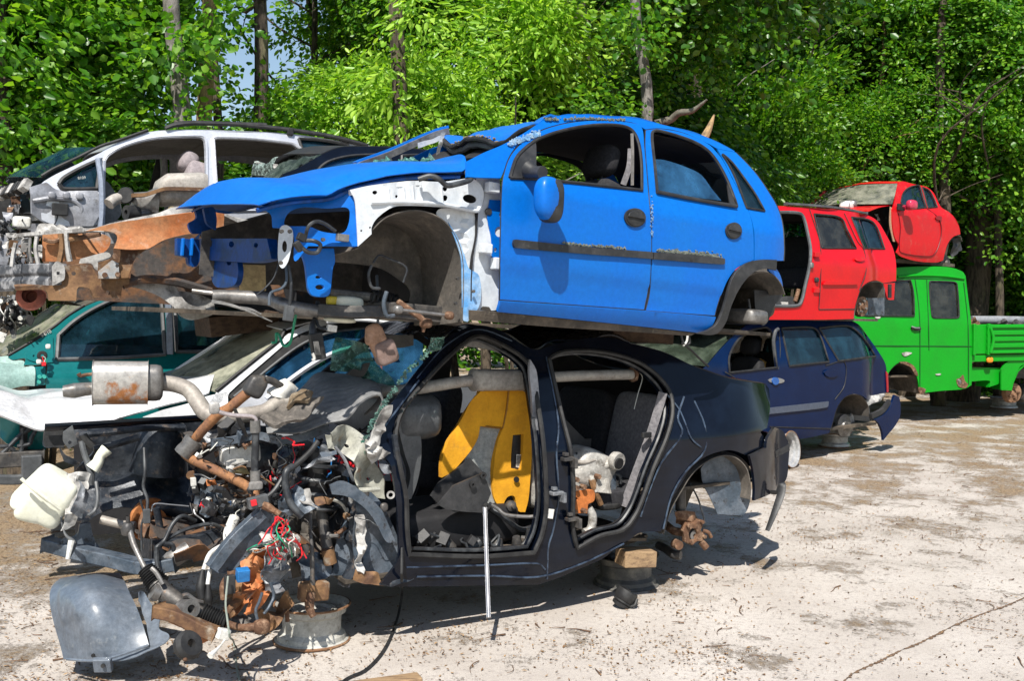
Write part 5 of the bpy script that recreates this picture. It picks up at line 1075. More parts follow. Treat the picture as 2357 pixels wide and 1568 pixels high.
wp_=panel(K,'front_wheelhouse_panel',Fz((2080,420,1),(2110,330),(2180,250),(2260,240),(2357,320),(2357,660,1),(2200,670),(2190,640),(2030,630,1),(2060,520)),wreckb,kc,f=.22,g=.04,thick=.01,disp=lambda x,z:.05*noise.noise(Vector((x*6,z*6,8))))
panel(K,'footwell_panel',Hz((0,850,1),(80,880),(140,960),(190,1060),(225,1180),(170,1300,1),(0,1270,1)),wreckb,kc,f=.12,g=.035,thick=.01,disp=lambda x,z:.05*noise.noise(Vector((x*8,z*6,2))))
panel(K,'arch_lip',Gz((1380,1330,1),(1490,1300),(1640,1390),(1760,1500),(1800,1570),(1880,1760,1),(1810,1760),(1720,1600),(1640,1500),(1520,1420),(1400,1400,1)),wreckb,kc,f=.03,g=.03,thick=.012)
cr('torn_seam','H',(20,980,.05),(60,990,.05),(50,1280,.03),(15,1270,.03),ash,.03,22,fr=12)
cr('rusty_lower_edge','H',(0,1255,.06),(110,1270,.05),(150,1335,.02),(0,1310,.04),rustb,.03,23)
cr('dark_inner_arch','F',(1760,180,.5),(2150,180,.5),(2150,620,.45),(1800,640,.45),liner,.05,24)
cr('lower_blue_sheet','F',(1830,500,.25),(1960,480,.25),(2040,600,.2),(1880,740,.15),wreckb,.04,25)
# firewall remains
fw_=panel(K,'firewall_sheet',Gz((1370,930,1),(1450,880),(1560,890),(1640,960),(1700,1060),(1740,1160),(1790,1260),(1810,1440,1),(1700,1430),(1600,1370),(1560,1250),(1570,1180),(1480,1090),(1410,1010)),beigem,kc,[circ('G',1706,1298,17,13),circ('G',1530,1040,14,12)],f=.08,g=.03,thick=.008,disp=lambda x,z:.10*noise.noise(Vector((x*7,z*7,2)))+.03*noise.noise(Vector((x*20,z*20,2))))
cr('folded_wing_corner','G',(1600,960,.02),(1780,1080,.0),(1830,1100,.0),(1700,1170,.02),ash,.05,31,fr=10)
cr('folded_wing_corner','G',(1330,960,.1),(1450,930,.06),(1440,1060,.05),(1350,1040,.08),beigem,.05,32,fr=10)
cr('crumpled_sheet','G',(1190,1180,.05),(1320,1010,.1),(1440,1130,.04),(1270,1190,.02),wreckg,.06,33,14,12,fr=10)
cr('dark_crumpled_sheet','G',(1000,1070,.3),(1060,990,.35),(1230,1010,.3),(1060,1190,.25),blackp,.05,34,fr=6)
cr('crumpled_sheet','G',(970,1400,.1),(1110,1330,.1),(1280,1490,.0),(1060,1580,.0),wreckb,.07,35,14,12,fr=9)
cr('crumpled_sheet','G',(1120,1340,.08),(1230,1360,.05),(1280,1480,.0),(1190,1440,.02),ash,.05,36,fr=10)
cr('crumpled_sheet','G',(1280,1430,.1),(1420,1410,.1),(1380,1460,.1),(1270,1500,.08),rustb,.04,37)
cr('hinge_shred','G',(1750,1170,.0),(1890,1165,.0),(1880,1230,.0),(1790,1250,.0),wreckg,.03,38)
MB().lathe([(.012,-.003),(.022,-.003),(.022,.003),(.012,.003),(.012,-.003)],kp('G',1843,1405,-.02),(0.3,1,0),n=18).out('steel_ring',ash,kc,K)
for (x,y) in ((1793,1500),(1650,1392)): MB().sell(kp('G',x,y,.05),(.045,.03,.05),.8,.8).out('rubber_plug',steeld,kc,K)
pxtube(K,'G',[(1600,1370,.05),(1760,1360,.03)],.016,'pressed_step',beigem,kc)
pxtube(K,'G',[(1420,1040,.05),(1490,1130,.04),(1540,1250,.04),(1560,1300,.05)],.012,'bent_edge',wreckg,kc,sx=.4)
pxtube(K,'G',[(1870,950,.02),(1890,1100,.02),(1920,1300,.02),(1920,1400,.02)],.02,'hinge_post_edge',wreckm,kc)
# brake booster and cylinder
bo=kp('G',900,1135,.75)
MB().lathe([(.0,-.06),(.04,-.06),(.06,-.03),(.12,-.015),(.135,.0),(.135,.02),(.12,.06),(.0,.07)],bo,(-.6,1,.05),n=36).out('brake_booster',wreckb,kc,K)
MB().lathe([(.015,-.02),(.03,-.02),(.03,.0),(.015,0)],bo+Vector((.03,-.09,-.02)),(-.6,1,0),n=14).out('booster_valve',rubber,kc,K)
MB().sell(kp('G',700,1095,.5),(.21,.11,.10),.3,.35,rot(0,-4,0)).sell(kp('G',690,1045,.5),(.13,.08,.05),.5,.5).sell(kp('G',640,1050,.5),(.05,.06,.05),.5,.7).out('brake_fluid_reservoir',whitepl,kc,K)
pxtube(K,'G',[(600,1190,.5),(700,1210,.5),(800,1220,.55)],[.035,.03,.025],'brake_master_cylinder',M('yellowed cast metal',(.45,.40,.22),(.3,.25,.13),sc=20,rough=.5),kc,n=14)
MB().lathe([(.012,-.02),(.035,-.02),(.035,0),(.02,.02)],kp('G',605,1190,.48),(-1,-.3,.2),n=16).out('cylinder_end_cap',whitepl,kc,K)
pxtube(K,'G',[(660,1200,.45),(700,1180,.43),(760,1170,.43),(850,1240,.45),(900,1310,.45)],.006,'brake_pipe',steel,kc)
pxtube(K,'G',[(650,1210,.45),(720,1190,.42),(820,1240,.42),(960,1330,.42)],.006,'brake_pipe',rustb,kc)
cr('rust_stained_sheet','G',(680,1240,.6),(840,1240,.6),(830,1420,.55),(700,1400,.55),rust,.05,41)
cr('grey_panel','G',(340,1330,.9),(560,1300,.85),(560,1568,.8),(350,1560,.85),wreckb,.04,42)
cr('crumpled_foil_shield','G',(520,1420,.6),(780,1440,.55),(760,1568,.5),(560,1580,.55),steel,.05,43,16,14,fr=16)
cr('scorched_patch','G',(430,1290,.75),(540,1290,.75),(530,1360,.72),(440,1340,.72),rusto,.04,44,fr=12)
# anti-roll bar
pxtube(K,'G',[(350,1000,.5),(420,910,.45),(540,790,.38),(620,745,.34),(720,660,.3),(800,600,.28)],.032,'anti_roll_bar_arm',rustpipe,kc,n=12)
pxtube(K,'G',[(280,1085,.5),(350,1140,.45),(480,1200,.4),(600,1260,.35),(720,1320,.3),(800,1380,.26),(815,1440,.22)],.030,'anti_roll_bar',rustpipe,kc,n=12)
MB().lathe([(.03,-.05),(.048,-.05),(.05,-.03),(.045,0),(.05,.03),(.048,.05),(.03,.05),(.03,-.05)],kp('G',310,1040,.47),(.6,-.2,.8),n=20).out('bar_clamp',steel,kc,K)
panel(K,'clamp_bracket',Gz((260,960,1),(300,1000),(370,1080),(390,1110,1),(370,1180),(350,1210,1),(250,1110,1),(290,1060)),rustblk,kc,f=.52,g=.04,thick=.02)
MB().sell(kp('G',815,585,.27),(.10,.09,.11),.5,.5,rot(0,30,0)).sell(kp('G',840,545,.27),(.07,.08,.07),.5,.6).out('bar_end_bush',steeld,kc,K)
pxtube(K,'G',[(870,540,.27),(930,535,.28),(1010,580,.3),(1110,640,.35)],.024,'dark_bent_arm',steeld,kc,n=10)
# ac pipe
pxtube(K,'G',[(500,750,.1),(560,780,.1),(650,800,.1),(780,808,.1),(820,830,.1),(822,880,.1)],.013,'air_con_pipe',M('pinkish bare aluminium',(.50,.44,.44),rough=.4,metal=.4),kc,n=10)
MB().sell(kp('G',505,745,.1),(.05,.03,.06),.5,.5).out('pipe_union',ash,kc,K)
pxtube(K,'G',[(818,875,.1),(818,1000,.1),(812,1150,.1),(812,1250,.1)],.022,'air_con_hose',hose,kc,n=12)
for y,h in ((885,.03),(1265,.03)): MB().lathe([(.018,-h),(.026,-h),(.026,h),(.018,h)],kp('G',816,y,.1),(0,0,1),n=16).out('hose_crimp',steel,kc,K)
pxtube(K,'G',[(812,1270,.1),(815,1310,.1),(800,1345,.08)],.015,'pipe_fitting',steel,kc)
MB().sell(kp('G',820,1335,.08),(.07,.03,.045),.5,.5).out('pipe_flange',ash,kc,K)
MB().sweep([kp('G',480,1010,.4),kp('G',640,990,.4),kp('G',830,955,.38),kp('G',1000,990,.35),kp('G',1200,960,.3),kp('G',1370,890,.28)],[(-.008,-.022),(.008,-.022),(.008,.022),(-.008,.022)]).out('scuttle_crossbar',wreckb,kc,K,bev=.003)
pxtube(K,'G',[(660,750,.3),(700,850,.32),(750,960,.34)],[.012,.02,.012],'black_strap',rubber,kc,sx=.4)
pxtube(K,'G',[(1100,1190,.05),(1050,1230,.03),(1045,1330,.02),(1070,1440,.0),(1120,1520,-.02),(1170,1570,-.03)],.022,'black_conduit',hose,kc,n=12)
pxtube(K,'G',[(1290,1000,.1),(1230,1080,.08),(1120,1180,.06),(1070,1200,.05)],.018,'taped_loom',rubber,kc,n=10)
pxtube(K,'G',[(1030,1260,.05),(960,1370,.03),(890,1430,.02)],.014,'taped_loom',hose,kc)
MB().box(kp('G',835,1455,.0),(.10,.04,.055),rot(0,-10,0)).out('grey_plug_body',plastg,kc,K,bev=.004)
MB().box(kp('G',805,1465,-.03),(.028,.015,.03),rot(0,-10,0)).out('red_plug_face',redw,kc,K,bev=.003)
pxtube(K,'G',[(880,1470,.0),(930,1510,-.02),(1010,1550,-.03)],[.03,.02,.014],'rusty_bolt',rust,kc)
panel(K,'metal_strap',Gz((950,1090,1),(1020,1080,1),(1060,1180),(1040,1200,1),(990,1200,1),(985,1150),(950,1130)),rustblk,kc,[circ('G',995,1118,16,14)],f=.35,g=.03,thick=.006)
MB().crump((.22,.12,.36),(.22,1.5,.36),(.30,1.5,1.02),(.30,.12,1.0),.08,24,18,91,4).out('firewall',wreckm,kc,K,solid=.006,sharp=25)
MB().crump((-.62,.35,.52),(.25,.30,.42),(.25,1.45,.45),(-.7,1.45,.5),.08,24,20,92,5).out('bay_floor_wreckage',rustblk,kc,K,solid=.006,sharp=25)
rn=random.Random(123)
for k in range(70):
    x,y=rn.uniform(330,1560),rn.uniform(980,1900); d=rn.uniform(.05,.6) if y>1350 else rn.uniform(.3,.9); p=kp('G',x,y,d) if y<1500 or x>700 else kp('G',x,y-300,.8); s=rn.uniform(.008,.022); R_=rot(rn.uniform(0,90),rn.uniform(0,90),rn.uniform(0,90)); ax_=R_@Vector((0,0,1))
    if k%2: MB().lathe([(0,-s*1.2),(s*1.3,-s*1.2),(s*1.3,-s*.5),(s*.6,-s*.5),(s*.55,s*2.2),(0,s*2.2)],p,ax_,n=6 if k%4==1 else 12).out('loose_bolt',rn.choice([rust,steel,steeld,rustb]),kc,K,sharp=30)
    else: MB().box(p,(s*2.6,s*1.6,s*1.8),R_).box(p+R_@Vector((s*1.6,0,0)),(s*1.4,s*1.1,s*1.1),R_).out('wire_clip',rn.choice([plast,rubber,plastg,whitepl,hose]),kc,K,bev=.001)
for k in range(46):
    x,y=rn.uniform(380,1700),rn.uniform(960,1700); d=rn.uniform(.0,.5); P=[]; dx,dy=rn.uniform(-50,60),rn.uniform(-25,60)
    for i in range(5): P.append((x,y,d)); x+=dx*.5+rn.uniform(-30,30); y+=dy*.5+rn.uniform(-25,35); d+=rn.uniform(-.04,.04)
    pxtube(K,'G',P,rn.choice([.0022,.003,.004]),'fine_wire',rn.choice([hose,rubber,hose,plastg,steeld,hose,rubber,redw,grnw,whitew,bluew,plastg]),kc,n=5)
MB().crump(kp('H',62,655,-.012),kp('H',135,480,-.005),kp('H',190,455,.01),kp('H',110,690,.0),.03,18,12,97,10).out('scuffed_pillar_base',ash,kc,K,solid=.004,sharp=25)
# filler bits in the bay
rn=random.Random(77)
mats=[wreckm,steeld,wreckb,hose,plast,wreckg,rustblk,rust]
for k in range(54):
    x,y=rn.uniform(340,1560),rn.uniform(960,1560); d=rn.uniform(.55,1.2); s=rn.uniform(30,100)
    a=rn.uniform(0,6.28); f=lambda t,e: (x+math.cos(a+t)*s*e,y+math.sin(a+t)*s*e,d+rn.uniform(-.08,.08))
    cr('bay_debris_sheet','G',f(0,1),f(1.3,.7),f(3.1,1),f(4.4,.6),mats[k%8] if y<1250 or k%2 else wreckm,.05,k+60,8,7,fr=8)
for k in range(62):
    x,y=rn.uniform(420,1800),rn.uniform(900,1560); d=rn.uniform(.15,.8); P=[]
    for i in range(5): P.append((x,y,d)); x+=rn.uniform(-90,90); y+=rn.uniform(-60,80); d+=rn.uniform(-.05,.05)
    pxtube(K,'G',P,rn.choice([.003,.004,.006,.010]),'loose_cable',rn.choice([hose,hose,rubber,plastg,steeld,redw,whitew]),kc,n=6)
for k in range(18):
    p=kp('G',rn.uniform(480,900),rn.uniform(880,1000),rn.uniform(.4,.8)); s=rn.uniform(.025,.06)
    MB().box(p,(s*2,s*1.5,s),rot(rn.uniform(-60,60),rn.uniform(-60,60),rn.uniform(0,90))).out('broken_plastic_piece',rn.choice([plast,plastg,hose,wreckb]),kc,K,bev=.004)
# shattered windscreen sheet and its torn upper edge
m=MB().crump(kp('G',1420,190,.55),kp('G',1680,240,.5),kp('G',1900,600,.4),kp('G',1400,470,.5),.05,14,14,3,fr=4); m.out('shattered_windscreen_sheet',glassbrk,kc,K,solid=.004,sharp=15)
cr('shattered_windscreen_piece','H',(365,125,.2),(440,130,.18),(400,190,.2),(345,200,.22),glassbrk,.03,71)
cr('shattered_windscreen_piece','H',(230,470,.25),(270,460,.25),(275,540,.25),(240,530,.25),glassbrk,.03,72)
panel(K,'sun_visor',Gz((1700,190,1),(2016,190,1),(2016,270,1),(1900,290),(1800,270)),headl,kc,f=.75,g=.06,thick=.03)
panel(K,'black_bracket',Gz((1510,490,1),(1560,450),(1620,460),(1640,410),(1690,400,1),(1670,450),(1640,500),(1600,512,1)),rubber,kc,f=.35,g=.03,thick=.02)
m=MB(); rn=random.Random(12); fr_=K.S(Gz((1660,1000),(1760,800),(1880,630),(2000,460)),.01)+K.S(Hz((330,250),(420,150)),.05)
for k in range(200):
    P=resample(fr_,60); p=P[rn.randrange(60)]+Vector((rn.uniform(-.03,-.005),0,rn.uniform(-.01,.015))); m.box(p,(.008,.012,.008),rot(rn.random()*90,rn.random()*90,0))
m.out('glass_crumbs',glassbrk,kc,K,smooth=False)
# ---------- exhaust system lying across the wrecks
ex=thing('exhaust_system','rust streaked rear muffler with tan pipe snaking into the black sedan cabin','exhaust',loc=tuple(K.M@kp('E',900,820,.85)))
def ep(k,x,y,d): return K.M@kp(k,x,y,d)
a=kp('E',705,665,.85); b=kp('E',1125,665,.80); ax=(b-a)
def oval(t): return [(math.copysign(abs(math.cos(q_))**.55,math.cos(q_)),math.copysign(abs(math.sin(q_))**.62,math.sin(q_))) for q_ in [2*math.pi*i/40 for i in range(40)]]
def muffler(name,a,b,ry,rz,mat,caps=True,scale=None):
    ax=(b-a); L=ax.length; T=ax.normalized(); u=Vector((0,1,0)); u=(u-T*u.dot(T)).normalized(); w=u.cross(T)*-1
    sc=scale or [(0,.0),(0,.9),(.004,1.06),(.01,1.06),(.014,1.0),(.986,1.0),(.99,1.06),(.996,1.06),(1,.9),(1,0)]
    rows=[[a+ax*s+u*(c*ry*k)+w*(s2*rz*k) for c,s2 in oval(0)] for s,k in sc]
    return grid(name,rows,mat,ex,K,closeu=True,sharp=50)
mf=muffler('rear_muffler',a,b,.11,.115,muff)
muffler('muffler_end_bowl',b,b+ax*.28,.095,.10,steel,scale=[(0,.98),(.5,.98),(.8,.93),(.95,.75),(1,.4),(1,0)])
pxtube(K,'E',[(700,710,.85),(640,715,.85),(560,725,.85),(480,730,.86)],[.034,.036,.040,.03],'tail_pipe',steel,ex,n=16)
pxtube(K,'E',[(700,600,.85),(650,605,.85),(610,612,.85),(595,595,.85)],[.009,.009,.012],'hanger_hook',rust,ex)
e0=q(K,'E',1240,670,.80)
P=[kp('E',1240,668,.80),kp('E',1330,680,.78),kp('E',1430,720,.72),kp('E',1500,810,.66),kp('E',1560,890,.62),kp('G',560,810,.58),kp('G',720,800,.55),kp('G',880,770,.55),kp('G',960,720,.55),kp('G',1060,700,.56),kp('H',80,400,.5),kp('H',200,390,.42),kp('H',300,382,.36),kp('H',440,358,.32),kp('H',575,338,.30)]
MB().tube(P,[.043,.043,.043,.045,.045,.045,.043,.04,.038,.034,.032,.032,.033,.034,.034],n=20,smooth=6).out('exhaust_pipe',pipe,ex,K)
muffler('centre_muffler',kp('H',560,338,.30),kp('H',850,338,.30),.060,.064,pipe,scale=[(0,.5),(.03,.95),(.05,1.05),(.07,1.0),(.95,1.0),(1,.8)])
MB().tube([kp('H',840,330,.30),kp('H',1100,318,.30),kp('H',1340,312,.30)],.033,n=16).out('front_pipe',pipe,ex,K)
MB().lathe([(.02,-.01),(.05,-.01),(.05,.01),(.02,.01)],kp('H',1345,312,.30),(1,0,0),n=8).out('pipe_flange',rust,ex,K)
pxtube(K,'H',[(1375,300,.28),(1390,330,.28),(1370,400,.28),(1350,480,.28)],.003,'hanging_string',whitew,ex,n=4)
# rear silencer of another car, hanging beside the minivan seat
# ---------- yellow seat foam standing in the cabin
sf=thing('seat_foam','yellow foam seat back without its cover, standing in the open door of the black sedan','seat foam',loc=tuple(K.M@kp('H',700,950,.3)))
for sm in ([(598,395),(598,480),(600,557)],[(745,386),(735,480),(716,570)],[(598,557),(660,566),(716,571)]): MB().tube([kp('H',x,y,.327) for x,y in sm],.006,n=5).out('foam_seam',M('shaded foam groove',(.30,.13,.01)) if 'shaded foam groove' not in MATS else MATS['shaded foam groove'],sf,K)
fp_=panel(K,'foam_pad',Hz((575,420),(600,392,1),(680,390),(760,382),(810,388),(840,420),(850,550),(856,700),(850,820),(840,920),(825,978,1),(790,970),(775,905),(740,905),(715,955,1),(685,930),(668,860),(672,740),(690,640),(715,572,1),(598,560,1),(585,620),(545,700),(480,780),(425,812,1),(425,720),(450,640),(520,520),(555,450)),foam,sf,[Hz((765,605,1),(815,600,1),(812,700),(803,775,1),(758,765,1),(760,680))],f=.33,g=.03,thick=.035,bev=.012,disp=lambda x,z:.02*noise.noise(Vector((x*6,z*5,0)))-.03*math.exp(-((x-1.12)/.05)**2))
panel(K,'fleece_backing',Hz((598,556,1),(718,568,1),(700,640),(675,740),(668,830),(690,930,1),(640,960),(560,760),(530,740),(570,640)),felt,sf,f=.355,g=.05,thick=.02)
panel(K,'foam_pocket_lining',Hz((765,605,1),(815,600,1),(812,700),(803,775,1),(758,765,1),(760,680)),plast,sf,f=.36,g=.03,thick=.02)
lb=panel(K,'paper_label',Hz((783,698,1),(810,700,1),(806,765,1),(780,760,1)),whitepl,sf,f=.352,g=.05,thick=.002,n=1)
for i in range(4): panel(K,'printed_line',Hz((786+i*5,704,1),(788+i*5,704,1),(786+i*5,756,1),(784+i*5,756,1)),rubber,lb,f=.349,g=.05,thick=.001,n=1)
panel(K,'foam_vent_hole',circ('H',783,820,13,14),rubber,sf,f=.31,g=.02,thick=.004)
MB().lathe([(.0,-.03),(.03,-.03),(.032,0),(.012,.01),(.012,.03),(0,.03)],kp('H',760,948,.25),(0,-1,0),n=18).out('recliner_joint',steeld,sf,K)
# ---------- gearbox on the rear floor
gb=thing('gearbox','pale cast metal gearbox with orange rust bracket on the rear floor of the black sedan','gearbox',loc=tuple(K.M@kp('H',1120,1090,.35)))
MB().sell(kp('H',1125,770,.4),(.32,.26,.26),.5,.45,rot(0,25,0)).sell(kp('H',1050,790,.42),(.16,.24,.28),.5,.5).sell(kp('H',1180,850,.4),(.22,.2,.2),.6,.5,rot(0,40,0)).out('casing',alum,gb,K)
for i in range(9): MB().sweep([kp('H',1140+i*10,800+i*2,.24),kp('H',1170+i*8,880+i,.22)],[(-.003,-.01),(.003,-.01),(.003,.01),(-.003,.01)],smooth=0).out('cooling_rib',alum,gb,K)
MB().lathe([(.02,-.025),(.055,-.025),(.06,0),(.055,.025),(.02,.025),(.02,-.025)],kp('H',1265,730,.25),(-.2,1,.15),n=24).out('torque_mount_eye',alum,gb,K)
MB().lathe([(.0,-.02),(.035,-.02),(.035,.02),(0,.02)],kp('H',1270,740,.23),(-.2,1,.15),n=20).out('mount_bush',rubber,gb,K)
pxtube(K,'H',[(1200,760,.3),(1230,740,.28),(1265,730,.25)],[.03,.028,.045],'mount_arm',alum,gb,n=12)
panel(K,'orange_bracket',Hz((1050,880,1),(1150,870),(1160,920),(1130,940,1),(1125,985,1),(1055,985,1)),M('rust orange plate',(.55,.17,.04),(.4,.12,.03),sc=10,rough=.8),gb,[circ('H',1070,915,8,8)],f=.22,g=.04,thick=.02,bev=.004)
for (x,y) in ((1060,975),(1105,970),(1070,860),(1105,855),(1175,805),(1070,820)): MB().lathe([(0,-.02),(.016,-.02),(.018,0),(.018,.02)],kp('H',x,y,.21),(0,1,0),n=6).out('bolt_head',rust,gb,K)
pxtube(K,'H',[(1070,700,.35),(1130,685,.33),(1190,695,.33),(1220,730,.33)],.013,'coolant_hose',hose,gb)
pxtube(K,'H',[(1060,730,.3),(1110,738,.28),(1160,725,.28)],.012,'metal_pipe',pipe,gb)
pxtube(K,'H',[(1130,960,.25),(1150,1000,.24),(1140,1060,.24),(1110,1080,.24)],.028,'lower_hose',alum,gb,n=12)
pxtube(K,'H',[(1150,820,.25),(1160,870,.24),(1190,940,.25)],[.028,.02,.018],'shift_lever_link',rustb,gb)
pxtube(K,'H',[(1250,790,.3),(1280,800,.28),(1285,840,.28)],.012,'breather_pipe',hose,gb)
panel(K,'blue_glinting_strap',Hz((1240,800,1),(1262,805),(1258,900),(1250,950,1),(1230,950,1),(1240,880)),wreckb,gb,f=.28,g=.03,thick=.006)
MB().sell(kp('H',1225,945,.3),(.18,.1,.05),.6,.6).out('rubber_foot',rubber,gb,K)
MB().box(kp('H',1050,895,.2),(.03,.03,.045)).out('red_white_plug',whitepl,gb,K,bev=.003)
MB().sell(kp('H',890,800,.45),(.22,.2,.40),.5,.5).out('far_casing_half',alum,gb,K)
# ---------- leaning rod
a=K.M@kp('H',630,955,.10); b=K.M@kp('H',648,1488,-.22)
t=MB(); t.sweep([a,b],[(-.012,-.010),(.0,-.004),(.012,-.010),(.012,.010),(.0,.004),(-.012,.010)],upv=(0,1,0),smooth=0); o=t.out('metal_channel_rod',chrome,None,bev=.002); props(o,'bare aluminium channel rod leaning out of the black sedan door opening','rod')
# ---------- rubber mat and torn felt on the wreck
def mat_pt(u,v):
    # u along from lower left (front) to upper right, v across
    A=kp('G',905,930,.30); Bp=kp('G',1250,500,.75); C=kp('G',1500,830,.12); D=kp('G',1640,520,.60)
    return A,Bp,C,D
rows=[]
nearE=resample(crv([kp('G',905,945,.30),kp('G',1100,950,.25),kp('G',1300,880,.2),kp('G',1500,840,.15),kp('G',1620,720,.12),kp('G',1740,650,.10),kp('G',1775,690,.10),kp('G',1740,770,.14),kp('G',1730,800,.2)],5,False),44)
farE=resample(crv([kp('G',880,860,.55),kp('G',1010,740,.62),kp('G',1180,600,.7),kp('G',1290,480,.75),kp('G',1450,490,.72),kp('G',1640,520,.62),kp('G',1740,600,.5),kp('G',1750,680,.42),kp('G',1640,790,.4)],5,False),44)
for i in range(44):
    r=[]
    for j in range(60):
        v=j/59; p=nearE[i].lerp(farE[i],v); p=p+Vector((0,0,.03*math.sin(math.pi*v)+.0022*math.sin(j*1.35)+.015*noise.noise(Vector((i*.12,v*2,0))))); r.append(p)
    rows.append(r)
o=grid('rubber_floor_mat',rows,matr,None,K,solid=.010); props(o,'ribbed grey rubber floor mat curled over the wrecked engine bay of the black sedan','floor mat')
o=MB().crump(kp('G',860,850,.2),kp('G',1000,720,.28),kp('G',1350,665,.18),kp('G',1070,880,.08),.035,20,12,5,fr=5).out('torn_felt_sheet',felted,None,K,solid=.018,sharp=60); props(o,'torn dark felt pad lying on the grey rubber mat','felt')
o=MB().crump(kp('G',1060,720,.2),kp('G',1140,590,.25),kp('G',1220,590,.2),kp('G',1190,660,.15),.04,12,10,6,fr=6).out('torn_felt_scrap',M('brown felt',(.14,.10,.06),(.22,.18,.13),sc=20,rough=1),None,K,solid=.02,sharp=60); props(o,'small brown rag of felt standing behind the torn felt pad','felt')
o=MB().crump(kp('G',930,620,.3),kp('G',1040,540,.35),kp('G',1130,610,.35),kp('G',1000,690,.28),.02,10,8,9,fr=5,bulge=.04).out('broken_mirror_housing',whitepl,None,K,solid=.02,sharp=60); props(o,'pale broken mirror housing between the dark bent arm and the rubber mat','mirror housing')
# ---------- things hanging below the blue car
def hang(name,lab,cat,pts,r,mat): o=pxt=MB().tube([K.M@kp('G',*p) for p in pts],r,n=7).out(name,mat); return props(o,lab,cat)
hc=thing('brake_caliper','rusty brake caliper dangling on its brake pipe under the blue hatchback','caliper',loc=tuple(K.M@kp('G',1760,380,.1)))
cpt=lambda x,y,d=.05: kp('G',x,y,d)
MB().sell(cpt(1745,240),(.10,.06,.20),.6,.6,rot(0,-22,0)).sell(cpt(1700,215),(.07,.06,.08),.6,.6).out('caliper_bracket',M('pale brown rust',(.40,.24,.16),(.28,.16,.10),sc=16,rough=.85,bump=.003),hc,K)
MB().sell(cpt(1800,320),(.12,.09,.13),.4,.4,rot(0,-20,0)).sell(cpt(1835,300),(.05,.08,.05),.6,.6).out('caliper_body',M('dull rust grey',(.24,.17,.15),(.18,.12,.10),sc=16,rough=.8,bump=.002),hc,K)
MB().tube([cpt(1750,175),cpt(1755,130)],.02).out('caliper_lug',rust,hc,K)
MB().tube([cpt(1745,130),cpt(1748,0),cpt(1745,-120,.12),cpt(1738,-260,.2)],.008,n=7).out('brake_pipe',wreckb,hc,K)
MB().crump(cpt(1755,380),cpt(1775,380),cpt(1775,450),cpt(1760,430),.01,4,4,2).out('pink_tag',M('faded pink',(.5,.2,.2)),hc,K,solid=.004)
pl=thing('cable_plug','black multi pin plug hanging on a cable below the front of the blue hatchback','plug',loc=tuple(K.M@kp('G',1290,380,.1)))
MB().tube([cpt(1290,-60,.2),cpt(1270,60,.15),cpt(1250,120,.1),cpt(1255,190,.08)],[.012,.014,.022],n=9).out('cable',hose,pl,K)
MB().tube([cpt(1280,80,.12),cpt(1300,130,.1),cpt(1370,150,.08)],.008,n=7).out('side_lead',hose,pl,K)
MB().box(cpt(1395,140,.08),(.05,.03,.035),rot(0,10,0)).out('white_green_connector',whitepl,pl,K,bev=.003)
MB().box(cpt(1285,275,.08),(.065,.05,.14),rot(0,-10,0)).out('plug_body',rubber,pl,K,bev=.006)
for i in range(4): MB().box(cpt(1268+i*10,290,.045),(.005,.01,.07),rot(0,-10,0)).out('pin_row',steel,pl,K)
MB().tube([cpt(1250,330),cpt(1265,370),cpt(1245,380)],.008,n=6).out('locking_tab',whitepl,pl,K)
o=MB().tube([K.M@kp('G',*p) for p in ((1150,-60,.3),(1120,60,.3),(1080,250,.35),(1030,270,.4),(1000,200,.45),(975,180,.45),(975,240,.45),(940,250,.45))],.008,n=6).out('green_wire',grnw); props(o,'green wire loop hanging over the white car windscreen pillar','wire')
# long black cable onto the ground
o=MB().tube([K.M@kp('H',230,1150,.0),K.M@kp('H',228,1300,-.05),gp(925,1365,.15),gp(918,1410,.05),gp(905,1452,.012),gp(890,1485,.012),gp(870,1515,.012),gp(838,1545,.012),gp(800,1562,.012),gp(770,1585,.012)],.008,n=7).out('ground_cable',rubber); props(o,'thin black cable running from the black sedan sill down over the concrete','cable')
# thin cord in front of the rusty lump
o=MB().tube([K.M@kp('F',1400,640,-.15),K.M@kp('F',1385,800,-.2),K.M@kp('F',1395,900,-.22),K.M@kp('F',1410,1010,-.3),gp(538,1480,.02),gp(545,1540,.012),gp(560,1600,.012)],.005,n=6).out('knotted_cord',M('grey green cord',(.25,.28,.24))); props(o,'thin grey green cord hanging from the rusty sheet metal to the ground','cord')
# ---------- steel wheel rims
rimw=M('worn pale steel rim',(.50,.49,.45),(.38,.37,.33),sc=6,rough=.5,c3=(.20,.17,.13),sc3=30,lo3=.56,hi3=.7,bump=.001,bsc=60)
rimr=M('rusted rim edge',(.20,.10,.05),(.32,.20,.12),sc=14,rough=.8)
rimk=M('black steel rim',(.075,.075,.073),(.16,.15,.13),sc=6,rough=.55,c3=(.2,.19,.16),sc3=10,lo3=.55,hi3=.75)
rims_=M('silver steel rim',(.48,.48,.48),(.36,.36,.36),sc=6,rough=.4,metal=.3,c3=(.2,.15,.1),sc3=16,lo3=.6,hi3=.75)
def rimthing(lab,c,ax,R,w,mat,edge=True,dh=.06,slots=10):
    ax=Vector(ax).normalized(); c=Vector(c)
    t=thing('steel_wheel_rim',lab,'wheel rim',loc=tuple(c),group='bare steel wheel rims')
    m=MB(); m.rim(c,ax,R,w); m.out('rim_barrel',mat,t)
    m=MB(); m.rimdisc(c,ax,R-.004,dh-.0,slots=slots); m.out('rim_disc',mat,t,solid=.004)
    if edge:
        for s in (1,-1): MB().lathe([(R-.003,s*(w/2-.012)),(R+.006,s*(w/2-.006)),(R+.004,s*(w/2+.001)),(R-.004,s*(w/2+.002))],c,ax,n=48).out('rusty_rim_flange',rimr,t)
    return t
